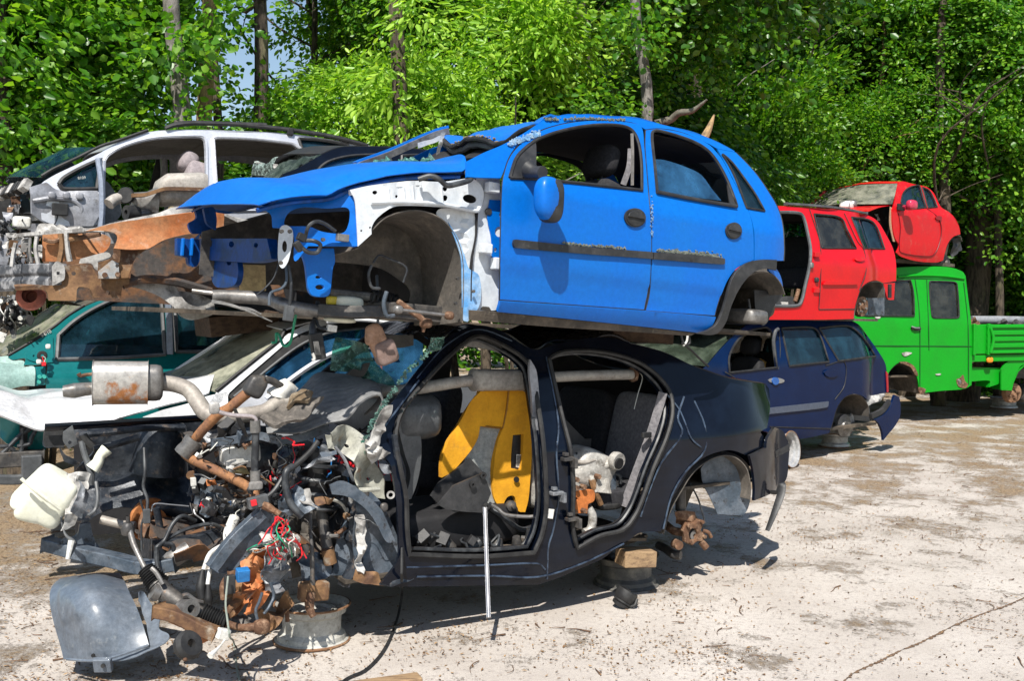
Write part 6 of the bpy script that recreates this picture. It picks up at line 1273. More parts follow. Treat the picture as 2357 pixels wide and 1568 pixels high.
c=gp(718,1474,0); rimthing('pale rusty edged steel rim lying flat under the smashed front corner of the black sedan',(c.x,c.y,.105),(0.02,.03,1),.205,.205,rimw)
c=gp(1440,1343,0); rimthing('black steel rim lying flat under the wood block at the black sedan rear sill',(c.x,c.y,.10),(0,0,1),.215,.195,rimk,edge=False)
c=gp(1813,1078,0); rimthing('steel rim standing upright behind the rear bumper of the black sedan',(c.x-.02,c.y+.05,.205),(.74,-.66,.10),.205,.17,rims_,dh=-.03)
c=gp(1921,1028,0); rimthing('silver steel rim lying flat under the rear wheel hub of the dark blue wagon',(c.x,c.y,.10),(0,0,1),.205,.19,rims_)
c=gp(2310,940,0); rimthing('dull grey steel rim lying flat under the rear axle of the green truck',(c.x,c.y,.10),(0,0,1),.24,.19,rims_)
# wood block on the rear rim
def block(lab,c,sz,R,mat,name='wood_block'):
    m=MB(); m.box((0,0,0),sz,R); m.V=[v+Vector(c)+noise.noise_vector(v*9)*.004 for v in m.V]
    o=m.out(name,mat,None,bev=.008); return props(o,lab,'wood block',group='wooden blocks between the cars')
c=gp(1463,1283,.265); block('pale weathered wood block on the black steel rim under the sedan sill',c,(.22,.15,.10),rot(0,4,20),wood)
o=bpy.context.scene.objects
# black torn rubber cap on the ground
bcap=thing('torn_rubber_boot','torn black rubber boot lying in front of the black steel rim','rubber boot',loc=tuple(gp(1436,1385)))
c=gp(1436,1378,.055)
MB().lathe([(.035,-.05),(.05,-.045),(.052,-.035),(.046,-.03),(.056,-.02),(.05,-.012),(.06,0),(.062,.03),(.058,.055)],c,(.5,.1,.85),n=20,a0=.4,a1=6.0).out('boot_body',rubber,bcap,solid=.006)
MB().tube([c+Vector((.03,-.03,-.04)),c+Vector((.06,-.04,-.03)),c+Vector((.075,-.02,.0))],.01).out('boot_lip',rubber,bcap)
# plank bottom
c=gp(870,1575,.02); block('weathered plank end lying on the concrete at the bottom edge of the photo',(c.x-.0,c.y,.02),(.42,.09,.035),rot(0,0,22),wood,'wood_plank')
# ---------- wheel arch liner on the ground (front left)
wl=thing('wheel_arch_liner','shiny grey plastic wheel arch liner lying on the ground in front of the wreck','wheel arch liner',loc=tuple(gp(250,1500)))
blg=M('blue grey shiny plastic',(.10,.125,.16),(.15,.175,.21),sc=3,rough=.34,c3=(.30,.32,.33),sc3=18,lo3=.58,hi3=.8,bump=.0012,bsc=10,coat=.1)
def wpd(k,x,y,d): z_=Z(k,(x,y))[0]; return wp(z_[0],z_[1],d)
Lb=[wpd('F',390,1150,4.85),wpd('F',330,930,4.95),wpd('F',308,740,5.05),wpd('F',360,660,5.2),wpd('F',440,640,5.35)]
Mb=[wpd('F',600,1155,4.72),wpd('F',560,920,4.72),wpd('F',540,760,4.80),wpd('F',560,650,5.05),wpd('F',600,618,5.35)]
Rb=[wpd('F',915,1062,4.75),wpd('F',870,920,4.82),wpd('F',820,790,4.92),wpd('F',775,690,5.1),wpd('F',735,622,5.35)]
L_=resample(crv(Lb,8,False),34);M_=resample(crv(Mb,8,False),34);R_=resample(crv(Rb,8,False),34)
rows=[]
for i in range(34):
    c_=resample(crv([L_[i],M_[i],R_[i]],12,False),30); rows.append([p+Vector((0,.012*noise.noise(Vector((i*.1,j*.12,0))) - (.015 if 4<j<22 and 8<i<20 and j<6+ (20-i)*.9 else 0),0)) for j,p in enumerate(c_)])
grid('liner_shell',rows,blg,wl,solid=.005)
fl_=[wpd('F',*p) for p in ((850,740,5.0),(880,735,5.05),(930,810,5.0),(985,870,4.95),(980,960,4.85),(1040,1000,4.8),(1020,1050,4.75),(900,1110,4.72),(800,1150,4.7),(690,1165,4.7))]
fin=[wpd('F',*p) for p in ((850,790,5.0),(865,830,4.98),(880,880,4.95),(900,940,4.9),(910,1000,4.85),(920,1050,4.8),(915,1080,4.77),(840,1090,4.76),(760,1110,4.75),(680,1120,4.75))]
A_=resample(crv(fl_,6,False),40); B_=resample(crv(fin,6,False),40)
grid('liner_flange',[[B_[i].lerp(A_[i],j/6)+Vector((0,0,.006*noise.noise(Vector((i*.3,j*.3,0))))) for j in range(7)] for i in range(40)],blg,wl,solid=.004)
MB().box(wpd('F',632,1185,4.66),(.085,.03,.07),rot(15,0,0)).out('mounting_tab',blg,wl,bev=.006)
MB().lathe([(0,-.004),(.01,-.004),(.01,.004),(0,.004)],wpd('F',632,1190,4.635),(0,1,0),n=12).out('tab_hole',rubber,wl)
MB().lathe([(0,-.004),(.009,-.004),(.009,.004),(0,.004)],wpd('F',572,1127,4.71),(0,1,0),n=12).out('mounting_hole',rubber,wl)
pxt=[wpd('F',410,1150,4.78),wpd('F',560,1160,4.68),wpd('F',690,1140,4.68),wpd('F',910,1064,4.73)]
MB().tube(pxt,.007,n=6).out('lower_lip',blg,wl)
panel(WF,'liner_step',Z('F',[(420,1160,1),(395,1095),(520,1090,1),(625,1065,1),(636,1120,1),(480,1158)]),blg,wl,f=4.70,g=.05,thick=.006)
# ---------- the other cars
def sfac(zb,k=.36,zs=None,x1=99,kx=.2,x0=-99,cap=.25):
    def f(x,z):
        y=0
        if z>zb: y+=k*min(z-zb,.9)
        if zs and z<zs: y+=.5*(zs-z)**2
        if x>x1: y+=min(cap,kx*((x-x1)/.5)**2)
        if x<x0: y+=min(cap,kx*((x0-x)/.5)**2)
        return y
    return f
def shell(fr,par,mat,outline,holes,roof=None,glasses=(),g=.06,farm=None,crown=.06,ws=None,wsoff=(.10,.10),wsm=None,floor=None,seals=True,wob=.004,far=True,roofm=None,head=True,gw=None):
    b=panel(fr,'body_side',outline,mat,par,holes,g=g,thick=.02,disp=lambda x,z:wob*noise.noise(Vector((x*3,z*3,1))))
    for h in holes:
        if seals: seal(fr,'window_seal',h,rubber,b,.012)
    for h,m_ in glasses: panel(fr,'window_glass',h,m_,par,g=.12,thick=.004,dy=.015)
    if far:
        panel(fr,'far_body_side',outline,farm or interior,par,holes,g=g*1.6,thick=.03,mirror=True)
        for h,m_ in glasses: panel(fr,'far_window_glass',h,m_,par,g=.15,thick=.004,mirror=True)
    if roof:
        n=[p+Vector((0,.012,-.004)) for p in fr.S(roof)]; c=[Vector((p.x,fr.w/2,p.z+crown)) for p in n]
        loft(fr,'roof',[n,c,mirr(fr,n)],roofm or mat,par,nu=30,nv=16,solid=.01)
        if head:
            n2=[p+Vector((0,.04,-.05)) for p in n]; loft(fr,'headliner',[n2,[Vector((p.x,fr.w/2,p.z+crown*.7)) for p in n2],mirr(fr,n2)],headl if head==2 else interior,par,nu=16,nv=8,solid=.004)
    if ws:
        n=[p+Vector((0,.015,0)) for p in fr.S(ws)]; c=[Vector((p.x-wsoff[0]-(wsoff[1]-wsoff[0])*i/(len(n)-1),fr.w/2,p.z+.02)) for i,p in enumerate(n)]
        loft(fr,'windscreen',[n,c,mirr(fr,n)],wsm or glassdirty,par,nu=16,nv=16,solid=.004)
        MB().tube(mirr(fr,n),.03,n=6).out('far_windscreen_pillar',mat,par,fr)
    if floor:
        x0,x1,z=floor; panel(fr,'floor_pan',[(x0,.1),(x1,.1),(x1,fr.w-.1),(x0,fr.w-.1)],underbody,par,f=z,ax=2,local=True,g=.3,n=1,thick=.03)
    return b
def A_(*p): return Z('A',list(p))
def D_(*p): return Z('D',list(p))
def T(fr,k,pts,r,name,mat,par,d=0,**kw): return pxtube(fr,k,pts,r,name,mat,par,d,**kw)
def text3d(s,fr,k,a,b,mat,par,name,h=.05,d=-.01):
    """hand written marks laid on the frame's side between two pixels"""
    cu=bpy.data.curves.new(name,'FONT'); cu.body=s; cu.size=h; cu.extrude=.001
    o=bpy.data.objects.new(name,cu); me=o.to_mesh(); V=[v.co.copy() for v in me.vertices]; F=[tuple(p.vertices) for p in me.polygons]; o.to_mesh_clear(); bpy.data.objects.remove(o)
    A=fr.hit(*Z(k,a)[0]); Bq=fr.hit(*Z(k,b)[0]); u=(Bq-A).normalized(); n=Vector((0,1,0)); w=u.cross(n)*1; w=-w if w.z<0 else w
    L=max(v.x for v in V); sc=(Bq-A).length/L
    mk(name,[A+u*(v.x*sc)+w*(v.y*sc)+Vector((0,d-v.z,0)) for v in V],F,mat,par,fr,smooth=False)
# ===== white saloon, lower car of the second stack
WHf=Fr((-2.0,6.75,0),30,0,0,1.7,sfac(1.15,.40))
wh=thing('white_car','dented white car with dusty windscreen and raised bonnet edge, wedged behind the black sedan','car',WHf)
def apil(fr,name,k,pts,mat,par,g=.04,th=.03,dy=0): return panel(fr,name,Z(k,pts),mat,par,g=g,thick=th,dy=dy)
apil(WHf,'windscreen_pillar','G',[(520,628,1),(700,480),(860,350),(1000,235),(1100,160),(1250,95),(1400,68),(1560,55,1),(1560,85,1),(1400,105),(1260,140),(1130,195),(1040,260),(900,380),(760,500),(640,610),(610,650),(600,740),(500,800),(380,820,1),(370,800),(470,700,1)],white,wh)
apil(WHf,'door_frame','G',[(610,650,1),(760,500),(900,380),(1040,262),(1130,197),(1260,142),(1400,107),(1700,75),(2000,80),(2000,130,1),(1700,120),(1500,150),(1350,185),(1240,240),(1100,330),(880,470),(740,590),(640,680,1)],rubber,wh,dy=.012)
MB().tube([WHf.hit(*Z('G',p)[0])+Vector((0,-.006,0)) for p in ((650,660),(800,540),(960,410),(1120,290),(1260,215),(1420,165),(1700,130))],.010,n=6).out('grey_door_seal',plastg,wh,WHf)
ds=panel(WHf,'white_door',Z('G',[(640,690,1),(740,600),(880,475),(905,500,1),(1000,560,1),(1000,620),(900,700),(800,760),(2100,760,1),(2100,1300,1),(600,1300,1),(560,900)]),silver,wh,g=.06,thick=.02,dy=.01)
panel(WHf,'door_glass',Z('G',[(880,475,1),(1100,335),(1240,245),(1350,190),(1500,155),(1700,125),(2100,120,1),(2100,760,1),(800,760,1),(870,700),(1000,620),(890,500)]),glassblue,wh,g=.1,thick=.004,dy=.03)
MB().tube([WHf.hit(*Z('G',p)[0])+Vector((0,.01,0)) for p in ((900,680),(1100,520),(1260,410),(1410,330),(1560,290),(1800,270))],[.022,.022,.02],n=6).out('far_door_frame',silver,wh,WHf)
# wings and bonnet
panel(WHf,'front_wing',Z('E',[(1085,928,1),(1250,870),(1450,815),(1560,770),(1720,735,1),(1730,760),(1620,860),(1520,925,1),(1300,928)]),white,wh,g=.05,thick=.02)
hn=WHf.S(Z('E',[(-220,800),(0,915),(200,985),(330,1018),(500,990),(740,965),(900,930),(1100,880),(1350,815),(1480,780),(1590,738)]))
for i,p in enumerate(hn): p.y+=.02
ht=resample(crv(hn,6,False),46); rows=[]
for i,p in enumerate(ht):
    t=i/45; r=[]
    for j in range(30):
        v=j/29; s=math.sin(math.pi*v)
        zz=p.z+.10*s**.5*(1-.2*t)+(.10-.06*t)*min(1,v*6)*(1-v*.3)
        x=p.x-.16*s*(1-t)*.7+.20*s*t**2; y=p.y+(1.7-2*p.y)*v
        zz+=.02*noise.noise(Vector((x*4,y*4,0)))*(1 if v<.4 else .3)*(1.4 if t<.6 else .5)-.03*math.exp(-((t-.3)/.06)**2-((v-.12)/.08)**2)
        r.append(Vector((x,y,zz)))
    rows.append(r)
grid('bonnet',rows,whitehood,wh,WHf,solid=.012,off=1)
wn=WHf.S(Z('G',[(520,628),(700,480),(860,350),(1000,235),(1040,160)])); wn=[p+Vector((0,.01,.0)) for p in wn]
wc=[Vector((p.x-.16+.05*i,.85,p.z+.05)) for i,p in enumerate(wn)]
loft(WHf,'windscreen',[wn,wc,mirr(WHf,wn)],glasspale,wh,nu=20,nv=20,solid=.004)
rf=WHf.S(Z('G',[(1040,160),(1150,120),(1300,85),(1560,55)]))+[Vector((2.1,.2,1.50))]
loft(WHf,'roof',[rf,[Vector((p.x-.08,.85,p.z+.05)) for p in rf],mirr(WHf,rf)],white,wh,nu=20,nv=14)
MB().tube(mirr(WHf,wn),.03,n=8).out('far_windscreen_pillar',white,wh,WHf)
MB().tube([p+Vector((0,-.01,.01)) for p in wn],.013,n=6).out('windscreen_seal',rubber,wh,WHf)
MB().tube([wn[0]+Vector((-.05,.1,.02)),Vector((wn[0].x-.18,.8,wn[0].z+.06)),Vector((wn[0].x-.12,1.2,wn[0].z+.06))],.01,n=6).out('wiper_arm',rubber,wh,WHf)
T(WHf,'G',[(1360,90),(1600,75),(1840,98)],.012,'torn_roof_gutter',white,wh,-.04)
MB().sell((.95,.85,.98),(.4,1.35,.25),.5,.4).out('dashboard',interior,wh,WHf)
seat(WHf,wh,1.55,.45,.75,interior,h=.5); seat(WHf,wh,1.55,1.25,.75,interior,h=.5)
panel(WHf,'far_side',[(.3,.3,1),(3.2,.3,1),(3.2,1.05,1),(.3,1.0,1)],white,wh,f=1.68,local=True,g=.2,n=1)
panel(WHf,'near_side_lower',[(-.9,.35,1),(3.2,.30,1),(3.2,1.0,1),(1.6,1.0,1),(.55,1.08,1),(-.9,.97,1)],interior,wh,f=.06,local=True,g=.2,n=1)
# front structure of the white car: teal scraps, beam and hoses
panel(WHf,'green_inner_wing',Z('E',[(0,930,1),(150,960),(330,1015,1),(350,1180,1),(200,1180),(60,1130),(0,1080,1)]),teal,wh,f=.25,g=.06,thick=.02,disp=lambda x,z:.05*noise.noise(Vector((x*5,z*5,0))))
MB().sweep([WHf.hit(*Z('E',p)[0],.15) for p in ((-60,1260),(0,1250),(150,1240),(330,1235))],[(-.05,-.05),(.05,-.05),(.05,.05),(-.05,.05)]).out('bumper_beam',steeld,wh,WHf,bev=.01)
MB().sweep([WHf.hit(*Z('E',p)[0],.1) for p in ((-60,1400),(0,1400),(140,1400),(240,1380))],[(-.03,-.03),(.03,-.03),(.03,.03),(-.03,.03)]).out('lower_cross_bar',plastg,wh,WHf,bev=.01)
for k_,P in enumerate(([(20,1200),(90,1130),(160,1060),(260,1000)],[(160,1200),(170,1100),(175,1010)],[(130,1150),(220,1130),(240,1080),(280,1010)],[(0,1150),(60,1150),(110,1180)])): T(WHf,'E',P,.014,'front_hose',hose,wh,.12)
MB().box(WHf.hit(*Z('E',(240,1330))[0],.1),(.12,.1,.2)).out('bracket',plastg,wh,WHf,bev=.01)
panel(WHf,'dark_front_frame',Z('E',[(150,960,1),(210,980,1),(210,1190,1),(150,1190,1)]),rubber,wh,f=.2,g=.06,thick=.03)
# ===== burnt car, upper car of the second stack
BUf=Fr((-2.05,6.75,1.75),30,3,0,1.68,sfac(.75,.42))
bu=thing('burnt_car','burnt out navy car with rust orange front wing and shattered windscreen, behind the blue hatchback','car',BUf)
fwp=panel(BUf,'front_wing',A_((650,968,1),(800,925),(950,895),(1150,868),(1300,848),(1480,825,1),(1700,800,1),(1700,960,1),(1470,985,1),(1380,1000),(1250,1035),(1160,1085),(1120,1105,1),(990,1110),(862,1100,1),(885,1050),(893,1010),(860,978),(760,965)),rusto,bu,g=.05,thick=.012,disp=lambda x,z:.02*math.sin(z*14)+.012*noise.noise(Vector((x*3,z*4,0))))
panel(BUf,'wing_upper_lip',A_((640,965,1),(900,895),(1200,830),(1300,790,1),(1480,760,1),(1700,740,1),(1700,805,1),(1480,828),(1150,870),(950,898),(700,968,1)),ash,bu,g=.05,thick=.012,dy=.03,disp=lambda x,z:.03*noise.noise(Vector((x*9,z*9,0))))
XB=-1.02
MB().sweep([BUf.hit(*Z('A',p)[0],d) for p,d in (((90,1050),1.35),((160,1005),1.2),((400,985),.8),((600,970),.4),((760,962),.12),((880,975),.05))],[(-.03,-.012),(.03,-.012),(.03,.012),(-.03,.012)]).out('slam_panel_edge',ash,bu,BUf)
MB().crump(BUf.hit(*Z('A',(180,960))[0],1.1),BUf.hit(*Z('A',(370,890))[0],1.0),BUf.hit(*Z('A',(700,950))[0],.4),BUf.hit(*Z('A',(240,985))[0],1.0),.05,14,8,3,fr=6).out('scorched_sheet',ash,bu,BUf,solid=.005)
panel(BUf,'radiator_back_panel',A_((320,1000,1),(700,975,1),(830,1010),(835,1080),(770,1140),(640,1170),(480,1200,1),(320,1200,1)),rusto,bu,f=.55,g=.06,thick=.01,disp=lambda x,z:.06*noise.noise(Vector((x*5,z*5,1))))
for pts,w_,m_ in (([(460,990),(470,1100),(450,1210)],.02,rustb),([(500,985),(510,1100),(530,1200)],.018,ash),([(280,1010),(270,1110),(290,1220)],.014,ash),([(230,1020),(225,1120),(240,1210)],.01,steel),([(120,1060),(100,1150),(90,1240)],.014,ash),([(330,1030),(400,1050),(480,1020)],.014,rust)):
    T(BUf,'A',pts,w_,'radiator_frame_post',m_,bu,.5,n=6)
T(BUf,'A',[(530,1035,.5),(640,1015,.45),(760,990,.4)],.018,'bonnet_catch_rail',rustb,bu)
panel(BUf,'headlamp_bracket',A_((745,1210,1),(850,1170),(860,1100,1),(1140,1095,1),(1080,1130),(1020,1190),(985,1270),(970,1325,1),(745,1330,1)),rustb,bu,[circ('A',889,1233,14,14)],f=.06,g=.05,thick=.01,disp=lambda x,z:.02*noise.noise(Vector((x*9,z*9,1))))
panel(BUf,'bolted_plate',A_((745,1275,1),(850,1190,1),(900,1215,1),(905,1330,1),(750,1330,1)),M('bluish scaled steel',(.35,.37,.38),(.40,.30,.22),sc=12,rough=.6),bu,[circ('A',889,1233,14,14)],f=.04,g=.05,thick=.01)
for (x,y) in ((795,1303),(893,1300),(872,1163)): MB().lathe([(0,-.02),(.016,-.02),(.018,0)],BUf.hit(*Z('A',(x,y))[0],.03),(0,1,0),n=8).out('bolt_head',rust,bu,BUf)
panel(BUf,'torn_bracket',A_((610,1180,1),(800,1130),(840,1150),(820,1190),(760,1265),(720,1255),(690,1215),(600,1215,1)),ash,bu,f=.15,g=.05,thick=.01)
# chassis rail and inner wing
panel(BUf,'chassis_rail',A_((480,1235,1),(620,1225),(700,1250),(745,1320,1),(980,1325,1),(975,1370),(930,1390),(920,1480,1),(715,1475,1),(690,1420),(660,1400),(590,1400),(575,1500,1),(370,1495,1),(340,1420),(120,1420,1),(120,1390),(470,1380,1)),rustb,bu,[circ('A',560,1290,16,16),circ('A',818,1438,17,17)],f=.10,g=.05,thick=.05,disp=lambda x,z:.03*noise.noise(Vector((x*6,z*6,1))))
panel(BUf,'scorched_inner_wing',A_((985,1325,1),(1000,1250),(1050,1150),(1160,1095),(1250,1040),(1380,1005),(1480,990,1),(1900,1000,1),(1900,1480,1),(1500,1440),(1400,1400),(1200,1360),(1000,1370,1)),rustblk,bu,f=lambda x,z:.28,g=.06,thick=.01,disp=lambda x,z:.08*noise.noise(Vector((x*3,z*3,1))))
T(BUf,'A',[(930,1380,.12),(1100,1335,.14),(1300,1350,.16),(1450,1385,.18),(1600,1430,.2)],.03,'inner_wing_lower_flange',rustblk,bu,n=6)
panel(BUf,'pale_sill_remnant',A_((940,1380,1),(1150,1350),(1300,1360),(1400,1500),(1480,1540),(1560,1545,1),(1550,1568),(1330,1560,1),(1230,1480),(1100,1420)),ash,bu,f=.2,g=.05,thick=.02,disp=lambda x,z:.05*noise.noise(Vector((x*6,z*6,1))))
panel(BUf,'ash_footwell_panel',A_((1330,1420,1),(1500,1440,1),(1620,1500,1),(1620,1600),(1480,1640),(1380,1620),(1340,1540)),ash,bu,f=.3,g=.05,thick=.02,disp=lambda x,z:.06*noise.noise(Vector((x*6,z*6,5))))
# bumper beam
MB().sweep([BUf.hit(*Z('A',p)[0],d) for p,d in (((40,1330),.95),((180,1320),.65),((330,1315),.38),((440,1320),.16))],[(-.05,-.075),(.04,-.085),(.05,-.02),(.03,0),(.05,.02),(.05,.085),(-.04,.08)]).out('bumper_beam',M('charred bumper beam',(.05,.055,.065),(.30,.30,.31),sc=9,lo=.48,hi=.6,rough=.7,bump=.004,bsc=20),bu,BUf,bev=.01)
panel(BUf,'beam_end_plate',A_((395,1240,1),(430,1200),(470,1215),(492,1250),(490,1330),(460,1355),(400,1385,1)),ash,bu,[A_((430,1278,1),(453,1278,1),(453,1302,1),(430,1302,1))],f=.08,g=.04,thick=.02,bev=.005)
panel(BUf,'rusty_tab',A_((250,1240,1),(295,1240,1),(295,1285,1),(250,1290,1)),rust,bu,f=.45,g=.05,thick=.01)
MB().lathe([(0,-.05),(.035,-.05),(.04,-.03),(.09,-.02),(.10,0),(.09,.03),(.05,.05)],BUf.hit(*Z('A',(235,1465))[0],.8),(-.3,-1,.1),n=24).out('red_brown_hub',M('red brown drum',(.30,.08,.045),(.2,.06,.04),sc=10,rough=.7),bu,BUf)
rn=random.Random(41)
for k in range(26):
    x,y=rn.uniform(80,230),rn.uniform(1060,1230); P=[]
    for i in range(4): P.append((x,y,rn.uniform(.8,1.3))); x+=rn.uniform(-40,50); y+=rn.uniform(-40,70)
    T(BUf,'A',P,rn.choice([.004,.006,.010]),'burnt_cable',rn.choice([ash,hose,steel,rubber,rust]),bu)
for k in range(16):
    x,y=rn.uniform(70,330),rn.uniform(1000,1230); s=rn.uniform(18,42); d=rn.uniform(.7,1.2)
    MB().crump(*[BUf.hit(*Z('A',(x+a*s,y+b*s))[0],d) for a,b in ((-1,-.8),(1,-1),(.7,1),(-.8,.8))],.05,8,6,k,fr=9).out('burnt_scrap',rn.choice([ash,ash,rustb,steeld]),bu,BUf,solid=.004)
# body behind: shattered windscreen, pillar, roof, doors
side_b=Z('B',[(700,470,1),(800,430),(880,385),(960,340),(1050,302),(1130,288),(1450,292),(1650,312),(1880,352,1),(2100,400,1),(2100,1100,1),(700,1100,1)])
wb=Z('B',[(930,450,1),(960,415),(1020,380),(1150,350),(1330,340,1),(1400,342),(1440,480,1),(920,480,1)]); wb2=Z('B',[(1490,348,1),(1620,345),(1800,372),(1850,480,1),(1490,480,1)])
sb=panel(BUf,'body_side',side_b,blackp,bu,[wb,wb2],g=.06,thick=.02)
for h in (wb,wb2): seal(BUf,'window_seal',h,plast,sb,.012); panel(BUf,'window_glass',h,glassblue,bu,g=.1,thick=.004,dy=.02)
rf=[p+Vector((0,.012,0)) for p in BUf.S(Z('B',[(960,340),(1050,302),(1130,288),(1450,292),(1650,312),(1880,352)]))]
loft(BUf,'roof',[rf,[Vector((p.x-.12,.84,p.z+.05)) for p in rf],mirr(BUf,rf)],M('dull black roof',(.02,.022,.026),(.035,.033,.03),sc=5,rough=.6,c3=(.12,.09,.06),sc3=20,lo3=.62,hi3=.8),bu,nu=24,nv=16)
wsn=BUf.S(Z('B',[(700,470),(800,430),(880,385),(960,340)]))
def wd(u,v): return (0,0,-.16*math.sin(math.pi*v)*(1-u*.8)+.04*noise.noise(Vector((u*8,v*8,2))))
loft(BUf,'shattered_windscreen',[wsn,[Vector((p.x-.10,.84,p.z+.03)) for p in wsn],mirr(BUf,wsn)],M('black charred glass sheet',(.02,.03,.028),(.06,.08,.07),sc=12,rough=.4,c3=(.3,.36,.33),sc3=30,lo3=.62,hi3=.7,bump=.006,bsc=25),bu,disp=wd,nu=26,nv=30)
m=MB(); 
e=mirr(BUf,wsn)
MB().tube([p for p in e],.02,n=6).out('far_pillar',blackp,bu,BUf)
MB().crump(BUf.hit(*Z('B',(430,495))[0],1.5),BUf.hit(*Z('B',(545,385))[0],1.4),BUf.hit(*Z('B',(950,328))[0],.9),BUf.hit(*Z('B',(640,425))[0],1.2),.07,20,10,4,fr=5).out('torn_glass_edge',M('frosted glass edge',(.04,.05,.045),(.25,.33,.30),sc=40,lo=.45,hi=.6,rough=.3,bump=.005,bsc=60),bu,BUf,solid=.006)
MB().crump(BUf.hit(*Z('B',(640,400))[0],1.0),BUf.hit(*Z('B',(665,400))[0],1.0),BUf.hit(*Z('B',(690,455))[0],1.0),BUf.hit(*Z('B',(650,440))[0],1.0),.03,6,6,4,fr=12).out('dangling_shard',ash,bu,BUf,solid=.004)
panel(BUf,'cabin_bulkhead',[(.1,0,1),(1.58,0,1),(1.58,.85,1),(.1,.85,1)],interior,bu,f=.62,ax=0,local=True,g=.3,n=1)
panel(BUf,'far_side',[(-.9,.1,1),(3.4,.1,1),(3.4,.8,1),(.6,.8,1),(-.9,.45,1)],rustblk,bu,f=1.66,local=True,g=.3,n=1)
panel(BUf,'floor_pan',[(-.4,.1),(3.4,.1),(3.4,1.58),(-.4,1.58)],underbody,bu,f=.06,ax=2,local=True,g=.3,n=1,thick=.03)
panel(BUf,'scuttle',[(-.1,.15),(.62,.15),(.62,1.5),(-.1,1.5)],ash,bu,f=.72,ax=2,local=True,g=.1,n=1,thick=.02,disp=lambda x,y:.05*noise.noise(Vector((x*6,y*6,0))))
# ===== teal people carrier, lower car of the third stack
TEf=Fr((-3.0,8.5,0),30,0,0,1.75,sfac(1.25,.38))
te=thing('teal_people_carrier','teal people carrier with glossy side window, at the bottom of the leftmost stack','car',TEf)
tw=Ez((432,488,1),(437,420),(445,305,1),(560,200),(700,110),(860,35),(980,5),(1220,-20,1),(1235,200),(1250,452,1),(850,478))
tw2=Ez((1325,10,1),(2100,10,1),(2100,430,1),(1340,430,1))
tout=Ez((60,470,1),(160,415),(300,330),(420,245),(520,165),(640,90),(780,30),(900,-25),(1100,-60),(1500,-80),(2100,-80,1),(2100,1000,1),(350,1000,1),(350,650),(360,520,1),(270,530,1),(180,530,1),(190,480),(100,490))
tb=panel(TEf,'body_side',tout,teal,te,[tw,tw2],g=.06,thick=.02)
for h in (tw,tw2): seal(TEf,'window_seal',h,plastg,tb,.018); panel(TEf,'window_glass',h,glassd,te,g=.15,thick=.004,dy=.01)
T(TEf,'E',[(1270,10,.06),(1285,200,.05),(1290,450,.04)],.035,'central_pillar_trim',M('slate pillar',(.16,.19,.24),rough=.5),te,n=6,sx=.4); T(TEf,'E',[(1305,60,.04),(1320,250,.04),(1330,430,.04)],.006,'bright_edge',chrome,te)
panel(TEf,'mirror_triangle',Ez((195,430,1),(400,320,1),(408,508,1),(300,512),(200,480)),teal,te,[circ('E',255,462,8,10)],g=.05,thick=.02,dy=-.012)
MB().lathe([(.012,-.01),(.022,-.012),(.035,-.01),(.04,0),(.03,.01)],TEf.hit(*Z('E',(320,460))[0],-.03),(0,1,0),n=18).out('cable_grommet',rubber,te,TEf)
for P,m_ in (([(325,465),(345,480),(330,520)],whitew),([(325,465),(355,490),(350,520)],grnw),([(320,465),(330,500),(335,525)],redw)): T(TEf,'E',P,.004,'mirror_wire',m_,te,-.05,n=5)
MB().box(TEf.hit(*Z('E',(332,522))[0],-.05),(.03,.02,.03)).out('red_plug',redw,te,TEf)
for (x,y) in ((365,390),(295,505)): MB().sell(TEf.hit(*Z('E',(x,y))[0],-.03),(.04,.03,.04),.6,.6).out('mirror_screw',whitepl,te,TEf)
wing=panel(TEf,'inner_wing_plastic',Ez((-60,515,1),(70,520,1),(185,545,1),(262,548),(262,690,1),(180,690),(60,715),(-60,725,1)),tealg,te,g=.06,thick=.03,dy=-.01,disp=lambda x,z:.02*noise.noise(Vector((x*6,z*6,0))))
panel(TEf,'hinge_post',Ez((262,545,1),(345,540,1),(345,680,1),(262,690,1)),teal,te,g=.06,thick=.03,dy=.0)
for (x,y) in ((300,620),(295,660),(335,620)): MB().lathe([(0,-.02),(.015,-.02),(.017,0)],TEf.hit(*Z('E',(x,y))[0],-.01),(0,1,0),n=10).out('hinge_bolt',M('teal bolt',(.05,.4,.33),rough=.4),te,TEf)
panel(TEf,'wing_top',Ez((-60,470,1),(60,462,1),(100,490),(180,500),(185,545,1),(70,520),(-60,515,1)),M('pale teal sheet',(.35,.5,.46),(.25,.42,.38),sc=6,rough=.4),te,g=.06,thick=.02,dy=.01)
wsn=[p+Vector((0,.015,0)) for p in TEf.S(Z('E',[(60,470),(160,412),(300,326),(420,242),(520,162),(640,88)]))]
loft(TEf,'windscreen',[wsn,[Vector((p.x-.16,.875,p.z+.02)) for p in wsn],mirr(TEf,wsn)],glassdirty,te,nu=16,nv=20,solid=.004)
MB().tube([p+Vector((0,-.01,.012)) for p in wsn],.012,n=6).out('windscreen_seal',rubber,te,TEf)
rfn=[p+Vector((0,.015,0)) for p in TEf.S(Z('E',[(640,88),(780,28),(900,-25),(1100,-60),(1500,-80),(2100,-80)]))]
loft(TEf,'roof',[rfn,[Vector((p.x-.08,.875,p.z+.05)) for p in rfn],mirr(TEf,rfn)],M('mossy dark roof',(.05,.05,.04),(.12,.10,.07),sc=8,rough=.8),te,nu=20,nv=14)
T(TEf,'E',[(480,20,.5),(640,-60,.6)],.01,'orange_strap',M('faded orange',(.6,.3,.06)),te)
MB().sell((.55,.875,1.25),(.5,1.4,.25),.5,.4).out('dashboard',M('pale green dashboard',(.16,.30,.27),(.12,.24,.22),sc=4,rough=.7),te,TEf)
